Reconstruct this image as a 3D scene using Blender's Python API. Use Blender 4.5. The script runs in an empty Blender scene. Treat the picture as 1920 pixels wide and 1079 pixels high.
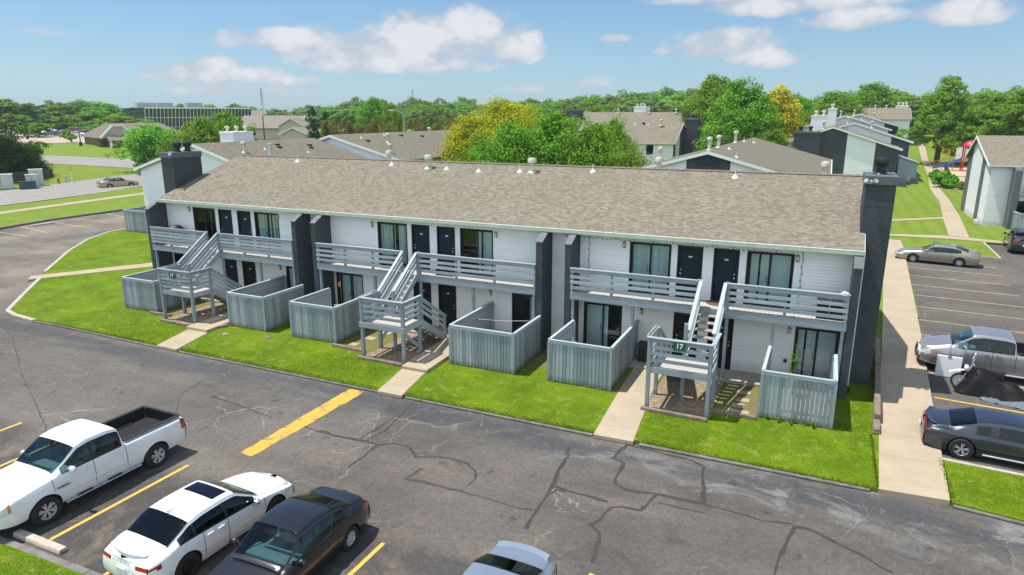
import bpy, bmesh, math, random
import numpy as np
from mathutils import Vector, Matrix

R = math.radians
random.seed(11)
rng = np.random.default_rng(5)
scene = bpy.context.scene
COL = scene.collection

# ------------------------------------------------------------------ camera
CAM = Vector((0.0, -26.654, 9.989)); YAW, PITCH, FPX = 24.825, 14.415, 1264.232
cd = bpy.data.cameras.new('camera'); cam = bpy.data.objects.new('camera', cd); COL.objects.link(cam)
cam.location = CAM; cam.rotation_euler = (R(90 - PITCH), 0, R(YAW))
cd.sensor_fit = 'HORIZONTAL'; cd.sensor_width = 36.0; cd.lens = FPX / 1920 * 36
cd.clip_start = 0.1; cd.clip_end = 9000
scene.camera = cam
_fw = Vector((-math.sin(R(YAW)) * math.cos(R(PITCH)), math.cos(R(YAW)) * math.cos(R(PITCH)), -math.sin(R(PITCH))))
_rt = Vector((math.cos(R(YAW)), math.sin(R(YAW)), 0)); _up = _rt.cross(_fw)


def ground_h(x, y):
    """the land rises gently beyond the apartments"""
    r = math.hypot(x - CAM.x, y - CAM.y)
    if r < 100: return 0.0
    return 4.5 * (1 - math.exp(-((r - 100) / 110.0) ** 1.3))


def sight(u, v):
    return _fw + _rt * ((u - 960) / FPX) - _up * ((v - 539.5) / FPX)


def land(u, v, off=0.0):
    """point of the land seen in that direction (used once, to survey the far things)"""
    d = sight(u, v); t = 5.0
    while t < 2500:
        p = CAM + d * t
        if p.z <= ground_h(p.x, p.y) + off: break
        t *= 1.004
    return (p.x, p.y, ground_h(p.x, p.y))


def bearing(u, dist):
    d = sight(u, 214.6); d.z = 0; d.normalize()
    x, y = CAM.x + d.x * dist, CAM.y + d.y * dist
    return (x, y, ground_h(x, y))


def height_for(u, v, dist):
    """height above sea of something that reaches the line of sight (u, v) at that distance"""
    d = sight(u, v); k = dist / math.hypot(d.x, d.y)
    return CAM.z + d.z * k


# ------------------------------------------------------------------ objects
LOC = {}


def tag(o, label=None, cat=None, group=None, kind=None):
    if label: o['label'] = label
    if cat: o['category'] = cat
    if group: o['group'] = group
    if kind: o['kind'] = kind
    return o


def thing(name, label, cat, loc=(0, 0, 0), rotz=0.0, group=None, parent=None):
    o = bpy.data.objects.new(name, None); COL.objects.link(o)
    o.empty_display_size = 0.3
    o.location = loc; o.rotation_euler = (0, 0, rotz)
    LOC[o.name] = Vector(loc) if not rotz else Vector((0, 0, 0))
    return tag(o, label, cat, group)


def joint(name, parent, loc=(0, 0, 0)):
    o = bpy.data.objects.new(name, None); COL.objects.link(o); o.parent = parent
    o.location = Vector(loc) - LOC[parent.name]; LOC[o.name] = Vector(loc); o.empty_display_size = 0.2
    return o


def copy_tree(o, parent=None):
    c = o.copy(); COL.objects.link(c)
    if parent: c.parent = parent
    for ch in list(o.children): copy_tree(ch, c)
    return c


class M:
    """collects shapes and links them as one mesh object"""
    def __init__(s): s.v = []; s.f = []
    def add(s, vs, fs):
        n = len(s.v); s.v.extend([tuple(p) for p in vs]); s.f.extend([tuple(i + n for i in f) for f in fs]); return s
    def quad(s, a, b, c, d): return s.add([a, b, c, d], [(0, 1, 2, 3)])
    def poly(s, pts): return s.add(pts, [tuple(range(len(pts)))])
    def box(s, x0, x1, y0, y1, z0, z1):
        return s.add([(x0, y0, z0), (x1, y0, z0), (x1, y1, z0), (x0, y1, z0), (x0, y0, z1), (x1, y0, z1), (x1, y1, z1), (x0, y1, z1)],
                     [(0, 3, 2, 1), (4, 5, 6, 7), (0, 1, 5, 4), (1, 2, 6, 5), (2, 3, 7, 6), (3, 0, 4, 7)])
    def prism(s, pts, vec):
        n = len(pts); vec = Vector(vec); a = [Vector(p) for p in pts]; b = [p + vec for p in a]
        return s.add(a + b, [tuple(range(n))[::-1], tuple(range(n, 2 * n))] + [(i, (i + 1) % n, n + (i + 1) % n, n + i) for i in range(n)])
    def bar(s, p, q, w, h, side=None):
        p, q = Vector(p), Vector(q); d = (q - p).normalized()
        if side is None:
            side = d.cross(Vector((0, 0, 1)))
            if side.length < 1e-3: side = Vector((1, 0, 0))
        side = Vector(side).normalized(); u = side.cross(d).normalized()
        a, b = side * (w / 2), u * (h / 2)
        vs = [p - a - b, p + a - b, p + a + b, p - a + b, q - a - b, q + a - b, q + a + b, q - a + b]
        return s.add(vs, [(0, 3, 2, 1), (4, 5, 6, 7), (0, 1, 5, 4), (1, 2, 6, 5), (2, 3, 7, 6), (3, 0, 4, 7)])
    def tube(s, p, q, r0, r1=None, n=8, cap=True):
        r1 = r0 if r1 is None else r1
        p, q = Vector(p), Vector(q); d = (q - p).normalized()
        a = d.orthogonal().normalized(); b = d.cross(a)
        vs = []
        for c, r in ((p, r0), (q, r1)):
            for i in range(n):
                t = 2 * math.pi * i / n; vs.append(c + a * (r * math.cos(t)) + b * (r * math.sin(t)))
        fs = [(i, (i + 1) % n, n + (i + 1) % n, n + i) for i in range(n)]
        if cap: fs += [tuple(range(n))[::-1], tuple(range(n, 2 * n))]
        return s.add(vs, fs)
    def path(s, pts, r, n=6):
        for a, b in zip(pts, pts[1:]): s.tube(a, b, r, r, n)
        return s
    def lathe(s, c, prof, n=16, axis='z', cap=True):
        c = Vector(c); vs = []; m = len(prof)
        for i in range(n):
            t = 2 * math.pi * i / n; ct, st = math.cos(t), math.sin(t)
            for r, h in prof:
                p = (r * ct, r * st, h) if axis == 'z' else (r * ct, h, r * st) if axis == 'y' else (h, r * ct, r * st)
                vs.append(c + Vector(p))
        fs = []
        for i in range(n):
            j = (i + 1) % n
            for k in range(m - 1): fs.append((i * m + k, j * m + k, j * m + k + 1, i * m + k + 1))
        if cap and prof[0][0] > 1e-6: fs.append(tuple(i * m for i in range(n))[::-1])
        if cap and prof[-1][0] > 1e-6: fs.append(tuple(i * m + m - 1 for i in range(n)))
        return s.add(vs, fs)
    def sheet(s, pts, z): return s.poly([(p[0], p[1], z) for p in pts])
    def slab(s, pts, z0, z1): return s.prism([(p[0], p[1], z0) for p in pts], (0, 0, z1 - z0))
    def build(s, name, mat, parent=None, smooth=False, bevel=0.0, loc=None, weld=False, seg=2, kind=None):
        me = bpy.data.meshes.new(name)
        o = bpy.data.objects.new(name, me); COL.objects.link(o)
        base = Vector(loc) if loc is not None else Vector((0, 0, 0))
        if parent is not None:
            base = LOC.get(parent.name, Vector((0, 0, 0))) if loc is None else Vector(loc)
        me.from_pydata([tuple(Vector(p) - base) for p in s.v], [], s.f); me.validate()
        if weld or bevel or smooth:
            bm = bmesh.new(); bm.from_mesh(me)
            if weld: bmesh.ops.remove_doubles(bm, verts=bm.verts, dist=1e-4)
            bmesh.ops.recalc_face_normals(bm, faces=bm.faces); bm.to_mesh(me); bm.free()
        else:
            bm = bmesh.new(); bm.from_mesh(me); bmesh.ops.recalc_face_normals(bm, faces=bm.faces); bm.to_mesh(me); bm.free()
        if smooth:
            me.polygons.foreach_set('use_smooth', [True] * len(me.polygons))
            if smooth != 2: me.set_sharp_from_angle(angle=R(38))
        if mat: me.materials.append(mat)
        if parent is not None:
            o.parent = parent
            o.location = base - LOC.get(parent.name, Vector((0, 0, 0)))
        elif loc is not None: o.location = base
        LOC[o.name] = base
        if bevel:
            b = o.modifiers.new('bevel', 'BEVEL'); b.width = bevel; b.segments = seg; b.limit_method = 'ANGLE'; b.angle_limit = R(40)
        if kind: o['kind'] = kind
        return o


def drape(pts, off, name, mat, step=9.0, skirt=0.0, kind='structure', holes=0):
    """a sheet cut to the outline pts, lying off metres above the land"""
    bm = bmesh.new()
    vs = [bm.verts.new((p[0], p[1], 0)) for p in pts]
    f = bm.faces.new(vs)
    bmesh.ops.triangulate(bm, faces=[f])
    for _ in range(7):
        ed = [e for e in bm.edges if e.calc_length() > step and max(ground_h(*e.verts[0].co.xy), ground_h(*e.verts[1].co.xy)) > 0]
        if not ed: break
        bmesh.ops.subdivide_edges(bm, edges=ed, cuts=1)
        bmesh.ops.triangulate(bm, faces=[f for f in bm.faces if len(f.verts) > 3])
    for v in bm.verts: v.co.z = ground_h(v.co.x, v.co.y) + off
    if skirt:
        edge = [e for e in bm.edges if e.is_boundary]
        r = bmesh.ops.extrude_edge_only(bm, edges=edge)
        for v in [g for g in r['geom'] if isinstance(g, bmesh.types.BMVert)]: v.co.z -= skirt
    bmesh.ops.recalc_face_normals(bm, faces=bm.faces)
    top = [f for f in bm.faces if abs(f.normal.z) > .5]
    if top and sum(f.normal.z for f in top) < 0: bmesh.ops.reverse_faces(bm, faces=bm.faces)
    me = bpy.data.meshes.new(name); bm.to_mesh(me); bm.free()
    o = bpy.data.objects.new(name, me); COL.objects.link(o); me.materials.append(mat)
    if kind: o['kind'] = kind
    return o


def strip(pts, w, z0, z1):
    """outline of a band of width w along pts"""
    L, Rr = [], []
    P = [Vector((p[0], p[1])) for p in pts]
    for i, p in enumerate(P):
        d = (P[min(i + 1, len(P) - 1)] - P[max(i - 1, 0)]).normalized(); n = Vector((-d.y, d.x))
        L.append(p + n * w / 2); Rr.append(p - n * w / 2)
    return L + Rr[::-1]


def band(m, pts, w, z0, z1):
    P = [Vector((p[0], p[1])) for p in pts]; A = []
    for i, p in enumerate(P):
        d = (P[min(i + 1, len(P) - 1)] - P[max(i - 1, 0)]).normalized(); n = Vector((-d.y, d.x))
        ww = w[i] if isinstance(w, (list, tuple)) else w
        A.append((p + n * ww / 2, p - n * ww / 2))
    for (a, b), (c, d) in zip(A, A[1:]):
        vs = [(a.x, a.y), (b.x, b.y), (d.x, d.y), (c.x, c.y)]
        if z0 is None: m.poly([(x, y, ground_h(x, y) + z1) for x, y in vs])
        else: m.prism([(x, y, z0) for x, y in vs], (0, 0, z1 - z0))
    return m
# ------------------------------------------------------------------ materials
def mk(name):
    m = bpy.data.materials.new(name); m.use_nodes = True; nt = m.node_tree
    return m, nt, nt.nodes['Principled BSDF']


def nd(nt, typ, **k):
    n = nt.nodes.new(typ)
    for a, b in k.items():
        if a.startswith('i_'):
            n.inputs[int(a[2:]) if a[2:].isdigit() else a[2:].replace('_', ' ')].default_value = b
        else: setattr(n, a, b)
    return n


def coord(nt, which='Object', scale=(1, 1, 1), rot=(0, 0, 0)):
    tc = nd(nt, 'ShaderNodeTexCoord'); mp = nd(nt, 'ShaderNodeMapping')
    mp.inputs['Scale'].default_value = scale; mp.inputs['Rotation'].default_value = rot
    nt.links.new(tc.outputs[which], mp.inputs['Vector']); return mp.outputs[0]


def world_pos(nt, scale=(1, 1, 1)):
    g = nd(nt, 'ShaderNodeNewGeometry'); mp = nd(nt, 'ShaderNodeMapping'); mp.inputs['Scale'].default_value = scale
    nt.links.new(g.outputs['Position'], mp.inputs['Vector']); return mp.outputs[0]


def noise(nt, vec, scale, detail=4, rough=.6, dist=0.0):
    n = nd(nt, 'ShaderNodeTexNoise'); n.inputs['Scale'].default_value = scale; n.inputs['Detail'].default_value = detail
    n.inputs['Roughness'].default_value = rough; n.inputs['Distortion'].default_value = dist
    nt.links.new(vec, n.inputs['Vector']); return n.outputs['Fac']


def ramp(nt, fac, stops, interp='LINEAR'):
    n = nd(nt, 'ShaderNodeValToRGB'); n.color_ramp.interpolation = interp; e = n.color_ramp.elements
    while len(e) < len(stops): e.new(0.5)
    for k, (p, c) in zip(e, stops):
        k.position = p; k.color = (c, c, c, 1) if isinstance(c, (int, float)) else (*c, 1)
    nt.links.new(fac, n.inputs[0]); return n.outputs[0]


def mix(nt, fac, a, b, blend='MIX'):
    n = nd(nt, 'ShaderNodeMix', data_type='RGBA', blend_type=blend)
    for sock, val in ((n.inputs[0], fac), (n.inputs[6], a), (n.inputs[7], b)):
        if isinstance(val, bpy.types.NodeSocket): nt.links.new(val, sock)
        elif isinstance(val, (int, float)): sock.default_value = val
        else: sock.default_value = (*val, 1)
    return n.outputs[2]


def mth(nt, op, a, b=None, c=None):
    n = nd(nt, 'ShaderNodeMath', operation=op)
    for s, v in zip(n.inputs, (a, b, c)):
        if v is None: continue
        if isinstance(v, bpy.types.NodeSocket): nt.links.new(v, s)
        else: s.default_value = v
    return n.outputs[0]


def bump(nt, bs, h, strength=.3, dist=.02):
    b = nd(nt, 'ShaderNodeBump'); b.inputs['Strength'].default_value = strength; b.inputs['Distance'].default_value = dist
    nt.links.new(h, b.inputs['Height']); nt.links.new(b.outputs[0], bs.inputs['Normal'])


def setc(nt, bs, c, rough=.6, metal=0.0, spec=.5):
    if isinstance(c, bpy.types.NodeSocket): nt.links.new(c, bs.inputs['Base Color'])
    else: bs.inputs['Base Color'].default_value = (*c, 1)
    if isinstance(rough, bpy.types.NodeSocket): nt.links.new(rough, bs.inputs['Roughness'])
    else: bs.inputs['Roughness'].default_value = rough
    bs.inputs['Metallic'].default_value = metal; bs.inputs['Specular IOR Level'].default_value = spec


def plain(name, c, rough=.6, metal=0.0, spec=.5, var=.12, scale=6.0, coat=0.0, bmp=0.0):
    """a coloured surface with a little mottling"""
    m, nt, bs = mk(name); v = coord(nt)
    n = noise(nt, v, scale, 5)
    col = mix(nt, ramp(nt, n, [(.3, 0.0), (.7, 1.0)]), tuple(x * (1 - var) for x in c), tuple(min(1, x * (1 + var)) for x in c))
    setc(nt, bs, col, rough, metal, spec)
    if coat: bs.inputs['Coat Weight'].default_value = coat; bs.inputs['Coat Roughness'].default_value = .04
    if bmp: bump(nt, bs, noise(nt, v, scale * 6, 4), bmp, .01)
    return m


def wood(name, c, rough=.75, streak=.25, axis='z', dirt=(.12, .10, .08), worn=None):
    """painted timber: a tone per board, streaks along the grain, dirt at the foot"""
    m, nt, bs = mk(name)
    sc = {'z': (9, 9, .7), 'x': (.7, 9, 9)}[axis]
    v = coord(nt, scale=sc); g = nd(nt, 'ShaderNodeNewGeometry')
    n = noise(nt, v, 2.2, 6, .7)
    a = mix(nt, ramp(nt, n, [(.25, 0.0), (.75, 1.0)]), tuple(x * (1 - streak) for x in c), tuple(x * (1 + streak) for x in c))
    tone = ramp(nt, g.outputs['Random Per Island'], [(0, .7), (1, 1.25)])
    a = mix(nt, 1.0, a, tone, 'MULTIPLY')
    n2 = noise(nt, world_pos(nt), 1.1, 5, .7)
    a = mix(nt, ramp(nt, n2, [(.56, 0.0), (.8, .45)]), a, worn or tuple(x * 1.5 for x in c))
    sx = nd(nt, 'ShaderNodeSeparateXYZ'); nt.links.new(g.outputs['Position'], sx.inputs[0])
    if axis == 'z':
        lo = mth(nt, 'ADD', sx.outputs[2], mth(nt, 'MULTIPLY', noise(nt, world_pos(nt), 7, 3), -.22))
        a = mix(nt, ramp(nt, lo, [(0.0, .55), (.16, 0.0)]), a, dirt)
    setc(nt, bs, a, rough, 0, .3); bump(nt, bs, n, .25, .01)
    return m


def stucco(name, c, var=.18):
    m, nt, bs = mk(name); v = world_pos(nt)
    n = noise(nt, v, 3.0, 6, .65, .6); n2 = noise(nt, v, .5, 4)
    col = mix(nt, ramp(nt, n, [(.3, 0.0), (.7, 1.0)]), tuple(x * (1 - var) for x in c), tuple(x * (1 + var) for x in c))
    col = mix(nt, ramp(nt, n2, [(.55, 0.0), (.8, .35)]), col, tuple(x * 1.5 for x in c))
    setc(nt, bs, col, .85, 0, .25); bump(nt, bs, noise(nt, world_pos(nt, (1, 1, 2.2)), 5.5, 5, .6, .8), .5, .04)
    return m


def siding(name, c=(.76, .77, .77)):
    m, nt, bs = mk(name); v = world_pos(nt, (.25, .25, 1.5))
    n = noise(nt, v, 2.5, 5); g = nd(nt, 'ShaderNodeNewGeometry')
    col = mix(nt, ramp(nt, n, [(.35, 0.0), (.75, 1.0)]), c, tuple(x * .88 for x in c))
    sx = nd(nt, 'ShaderNodeSeparateXYZ'); nt.links.new(g.outputs['Position'], sx.inputs[0])
    lo = mth(nt, 'ADD', sx.outputs[2], mth(nt, 'MULTIPLY', noise(nt, world_pos(nt), 3, 4), -.5))
    col = mix(nt, ramp(nt, lo, [(0.0, .4), (.3, 0.0)]), col, (.33, .28, .2))
    setc(nt, bs, col, .5, 0, .4); return m


def shingles(name, k=0.337, horiz='x', tone=(1, 1, 1)):
    """roof shingles in courses; horiz is the direction the ridge runs"""
    m, nt, bs = mk(name)
    g = nd(nt, 'ShaderNodeNewGeometry'); sx = nd(nt, 'ShaderNodeSeparateXYZ'); nt.links.new(g.outputs['Position'], sx.inputs[0])
    cb = nd(nt, 'ShaderNodeCombineXYZ')
    wob = noise(nt, world_pos(nt), .8, 3)
    if horiz == 'x': nt.links.new(sx.outputs[0], cb.inputs[0]); nt.links.new(sx.outputs[1], cb.inputs[1])
    else: nt.links.new(sx.outputs[1], cb.inputs[0]); nt.links.new(sx.outputs[0], cb.inputs[1])
    b = nd(nt, 'ShaderNodeTexBrick'); b.offset = .37; b.offset_frequency = 2; b.squash = .8; b.squash_frequency = 3
    for k_, v_ in (('Scale', 1.0), ('Mortar Size', .006), ('Mortar Smooth', .2), ('Bias', 0.0), ('Brick Width', .19), ('Row Height', .1)):
        b.inputs[k_].default_value = v_
    T = lambda c: tuple(x * t for x, t in zip(c, tone)) + (1,)
    b.inputs['Color1'].default_value = T((.16, .143, .108)); b.inputs['Color2'].default_value = T((.287, .26, .2))
    b.inputs['Mortar'].default_value = T((.16, .14, .11))
    nt.links.new(cb.outputs[0], b.inputs['Vector'])
    n = noise(nt, world_pos(nt), .35, 5); n2 = noise(nt, world_pos(nt), 55, 3)
    col = mix(nt, ramp(nt, n, [(.35, 0.0), (.7, .3)]), b.outputs['Color'], T((.175, .145, .12))[:3])
    col = mix(nt, .35, col, ramp(nt, n2, [(.3, .35), (.7, 1.0)]), 'MULTIPLY')
    st = noise(nt, world_pos(nt, (2.2, .25, 1) if horiz == 'x' else (.25, 2.2, 1)), 1.0, 4)
    col = mix(nt, ramp(nt, st, [(.56, 0.0), (.75, .3)]), col, T((.14, .12, .1))[:3])
    setc(nt, bs, col, .95, 0, .1)
    h = mix(nt, .3, b.outputs['Color'], n2)
    bump(nt, bs, h, .3, .02); return m


def nd_sep(nt, c):
    n = nd(nt, 'ShaderNodeSeparateColor'); nt.links.new(c, n.inputs[0]); return n.outputs[0]


def asphalt_mat():
    m, nt, bs = mk('asphalt'); v = world_pos(nt)
    big = noise(nt, v, .16, 5, .6); mid = noise(nt, v, .9, 6, .65, .5); fine = noise(nt, v, 38, 3, .7)
    col = mix(nt, ramp(nt, big, [(.35, 0.0), (.65, 1.0)]), (.08, .074, .069), (.126, .113, .099))
    col = mix(nt, ramp(nt, mid, [(.5, 0.0), (.72, .5)]), col, (.135, .118, .098))
    col = mix(nt, ramp(nt, noise(nt, world_pos(nt, (.35, 1, 1)), .7, 5, .6, .8), [(.58, 0.0), (.75, .6)]), col, (.052, .051, .052))
    g0 = nd(nt, 'ShaderNodeNewGeometry'); s0 = nd(nt, 'ShaderNodeSeparateXYZ'); nt.links.new(g0.outputs['Position'], s0.inputs[0])
    kb = mth(nt, 'ABSOLUTE', mth(nt, 'ADD', s0.outputs[1], 8.3)); kb = mth(nt, 'ADD', kb, mth(nt, 'MULTIPLY', mth(nt, 'SUBTRACT', noise(nt, v, .8, 5, .65), .5), 1.6))
    col = mix(nt, ramp(nt, kb, [(.35, .75), (.95, 0.0)]), col, (.056, .06, .066))
    tk = nd(nt, 'ShaderNodeTexNoise'); tk.inputs['Scale'].default_value = 1.0; tk.inputs['Detail'].default_value = 6; tk.inputs['Roughness'].default_value = .65; nt.links.new(world_pos(nt, (.12, .75, 1)), tk.inputs['Vector'])
    col = mix(nt, ramp(nt, tk.outputs['Fac'], [(.52, 0.0), (.7, .55)]), col, (.165, .142, .115))
    st_ = noise(nt, v, 1.7, 3, .5); col = mix(nt, ramp(nt, st_, [(.66, 0.0), (.74, .6)]), col, (.036, .034, .033))
    sz_ = mth(nt, 'SUBTRACT', mth(nt, 'MULTIPLY', s0.outputs[1], -1.0), mth(nt, 'ADD', 13.6, mth(nt, 'MULTIPLY', noise(nt, v, .8, 5), 1.6)))
    col = mix(nt, ramp(nt, sz_, [(0.0, 0.0), (.7, .7)]), col, (.047, .046, .047))
    pv = nd(nt, 'ShaderNodeTexVoronoi'); pv.inputs['Scale'].default_value = .11; nt.links.new(v, pv.inputs['Vector'])
    col = mix(nt, .45, col, ramp(nt, nd_sep(nt, pv.outputs['Color']), [(0, .72), (1, 1.25)]), 'MULTIPLY')
    # sandy silt that gathers in the stalls and by the kerb
    g = nd(nt, 'ShaderNodeNewGeometry'); sx = nd(nt, 'ShaderNodeSeparateXYZ'); nt.links.new(g.outputs['Position'], sx.inputs[0])
    silt = noise(nt, v, .55, 6, .68, .4)
    zone = ramp(nt, mth(nt, 'ADD', mth(nt, 'MULTIPLY', sx.outputs[1], -.09), -1.0), [(0.0, 0.0), (.5, 1.0)])
    col = mix(nt, mth(nt, 'MULTIPLY', ramp(nt, silt, [(.5, 0.0), (.7, .6)]), zone), col, (.26, .2, .14))
    wz = ramp(nt, mth(nt, 'MULTIPLY', mth(nt, 'ADD', sx.outputs[0], 36.0), -.04), [(0, 0.0), (.5, 1.0)])
    col = mix(nt, mth(nt, 'MULTIPLY', ramp(nt, noise(nt, v, .2, 5), [(.4, 0.0), (.62, .75)]), wz), col, (.25, .205, .16))
    # fine pale crazing
    wn = nd(nt, 'ShaderNodeTexNoise'); wn.inputs['Scale'].default_value = .9; wn.inputs['Detail'].default_value = 5; nt.links.new(v, wn.inputs['Vector'])
    dv = nd(nt, 'ShaderNodeVectorMath', operation='MULTIPLY_ADD'); nt.links.new(wn.outputs['Color'], dv.inputs[0]); dv.inputs[1].default_value = (1.3, 1.3, 0); nt.links.new(v, dv.inputs[2])
    for sc, wd, lo, hi, mxv, cc in ((.36, .006, .46, .58, .6, (.3, .265, .22)), (1.5, .011, .48, .6, .42, (.28, .25, .215))):
        vo = nd(nt, 'ShaderNodeTexVoronoi', feature='DISTANCE_TO_EDGE'); vo.inputs['Scale'].default_value = sc; nt.links.new(dv.outputs[0], vo.inputs['Vector'])
        line = ramp(nt, vo.outputs['Distance'], [(0.0, 1.0), (wd, 0.0)])
        where = ramp(nt, noise(nt, v, .23, 4, .6), [(lo, 0.0), (hi, mxv)])
        col = mix(nt, mth(nt, 'MULTIPLY', line, where), col, cc)
    wsh = ramp(nt, noise(nt, world_pos(nt, (1, 1.6, 1)), .5, 6, .7, 1.0), [(.5, 0.0), (.68, .65)])
    nearw = ramp(nt, mth(nt, 'SUBTRACT', 1.0, mth(nt, 'MULTIPLY', mth(nt, 'ABSOLUTE', mth(nt, 'ADD', sx.outputs[1], 8.6)), .5)), [(0, 0.0), (1, 1.0)])
    nearx = ramp(nt, mth(nt, 'MULTIPLY', mth(nt, 'ADD', sx.outputs[0], 12.0), .09), [(0, 0.0), (1, 1.0)])
    col = mix(nt, mth(nt, 'MULTIPLY', mth(nt, 'MULTIPLY', wsh, nearw), nearx), col, (.3, .3, .3))
    col = mix(nt, .5, col, ramp(nt, noise(nt, v, 11, 2, .8), [(.3, .55), (.7, 1.35)]), 'MULTIPLY'); col = mix(nt, .5, col, ramp(nt, fine, [(.25, .55), (.75, 1.35)]), 'MULTIPLY')
    setc(nt, bs, col, .9, 0, .25); bump(nt, bs, fine, .35, .01); return m


def grass_mat(name, a, b, dry, dryness=.5, stripes=0.0):
    m, nt, bs = mk(name); v = world_pos(nt)
    n = noise(nt, v, .5, 6, .7); n2 = noise(nt, v, 14, 4, .75); n3 = noise(nt, v, 2.2, 5, .7, .5)
    col = mix(nt, ramp(nt, n, [(.35, 0.0), (.65, 1.0)]), a, b)
    col = mix(nt, ramp(nt, n3, [(.52, 0.0), (.78, dryness)]), col, dry)
    if stripes:
        w = nd(nt, 'ShaderNodeTexWave'); w.inputs['Scale'].default_value = .22; w.inputs['Distortion'].default_value = 1.2; w.inputs['Detail'].default_value = 2
        nt.links.new(world_pos(nt, (1, .25, 1)), w.inputs['Vector'])
        col = mix(nt, mth(nt, 'MULTIPLY', w.outputs['Fac'], stripes), col, tuple(x * 1.25 for x in b))
    col = mix(nt, .75, col, ramp(nt, n2, [(.28, .45), (.72, 1.35)]), 'MULTIPLY')
    setc(nt, bs, col, .9, 0, .1); bump(nt, bs, n2, .8, .05); return m


def concrete_mat(name, c=(.4, .325, .235), joint=1.6):
    m, nt, bs = mk(name); v = world_pos(nt)
    n = noise(nt, v, .9, 6, .65); n2 = noise(nt, v, 30, 3); n3 = noise(nt, v, .3, 4)
    col = mix(nt, ramp(nt, n, [(.3, 0.0), (.7, 1.0)]), tuple(x * .86 for x in c), tuple(x * 1.06 for x in c))
    col = mix(nt, ramp(nt, n3, [(.55, 0.0), (.75, .3)]), col, tuple(x * .7 for x in c))
    col = mix(nt, .4, col, ramp(nt, n2, [(.3, .7), (.7, 1.1)]), 'MULTIPLY')
    if joint:
        g = nd(nt, 'ShaderNodeNewGeometry'); sx = nd(nt, 'ShaderNodeSeparateXYZ'); nt.links.new(g.outputs['Position'], sx.inputs[0])
        fr = mth(nt, 'FRACT', mth(nt, 'DIVIDE', mth(nt, 'ADD', sx.outputs[1], 200.35), joint))
        ln = ramp(nt, fr, [(0.0, .55), (.012, .55), (.02, 0.0)])
        col = mix(nt, ln, col, tuple(x * .45 for x in c))
    setc(nt, bs, col, .85, 0, .25); bump(nt, bs, n2, .2, .005); return m


def glass_mat(name, tint=(.5, .56, .57), refl=1.0, rough=.02, ior=1.45):
    m, nt, bs = mk(name); nt.nodes.remove(bs)
    out = [n for n in nt.nodes if n.type == 'OUTPUT_MATERIAL'][0]
    tr = nd(nt, 'ShaderNodeBsdfTransparent'); tr.inputs[0].default_value = (*tint, 1)
    gl = nd(nt, 'ShaderNodeBsdfGlossy'); gl.inputs['Roughness'].default_value = rough; gl.inputs[0].default_value = (refl, refl, refl, 1)
    fr = nd(nt, 'ShaderNodeFresnel'); fr.inputs[0].default_value = ior
    mx = nd(nt, 'ShaderNodeMixShader'); f = mth(nt, 'ADD', fr.outputs[0], .01)
    nt.links.new(f, mx.inputs[0]); nt.links.new(tr.outputs[0], mx.inputs[1]); nt.links.new(gl.outputs[0], mx.inputs[2])
    nt.links.new(mx.outputs[0], out.inputs[0]); return m


def leaf_mat(name, a, b, var=.3, trans=.28):
    m, nt, bs = mk(name); nt.nodes.remove(bs)
    out = [n for n in nt.nodes if n.type == 'OUTPUT_MATERIAL'][0]
    g = nd(nt, 'ShaderNodeNewGeometry'); oi = nd(nt, 'ShaderNodeObjectInfo')
    n = noise(nt, coord(nt), .35, 3)
    f = mth(nt, 'ADD', mth(nt, 'MULTIPLY', g.outputs['Random Per Island'], .55), mth(nt, 'MULTIPLY', n, .5))
    col = mix(nt, f, a, b)
    tone = ramp(nt, oi.outputs['Random'], [(0, 1 - var), (1, 1 + var * .6)])
    col = mix(nt, 1.0, col, tone, 'MULTIPLY')
    hs = nd(nt, 'ShaderNodeHueSaturation'); nt.links.new(col, hs.inputs['Color'])
    nt.links.new(mth(nt, 'ADD', mth(nt, 'MULTIPLY', oi.outputs['Random'], .05 if var > .1 else .012), .475 if var > .1 else .5), hs.inputs['Hue'])
    d = nd(nt, 'ShaderNodeBsdfDiffuse'); t = nd(nt, 'ShaderNodeBsdfTranslucent'); nt.links.new(hs.outputs[0], d.inputs[0]); nt.links.new(hs.outputs[0], t.inputs[0])
    mx = nd(nt, 'ShaderNodeMixShader'); mx.inputs[0].default_value = trans
    nt.links.new(d.outputs[0], mx.inputs[1]); nt.links.new(t.outputs[0], mx.inputs[2]); nt.links.new(mx.outputs[0], out.inputs[0])
    return m


def car_paint(name, c, metal=.0, rough=.28, flake=.0):
    m, nt, bs = mk(name); v = coord(nt)
    n = noise(nt, v, 2.5, 4)
    col = mix(nt, ramp(nt, n, [(.4, 0.0), (.75, 1.0)]), c, tuple(x * .93 for x in c))
    setc(nt, bs, col, rough, metal, .5); bs.inputs['Coat Weight'].default_value = .9; bs.inputs['Coat Roughness'].default_value = .03
    return m


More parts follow.
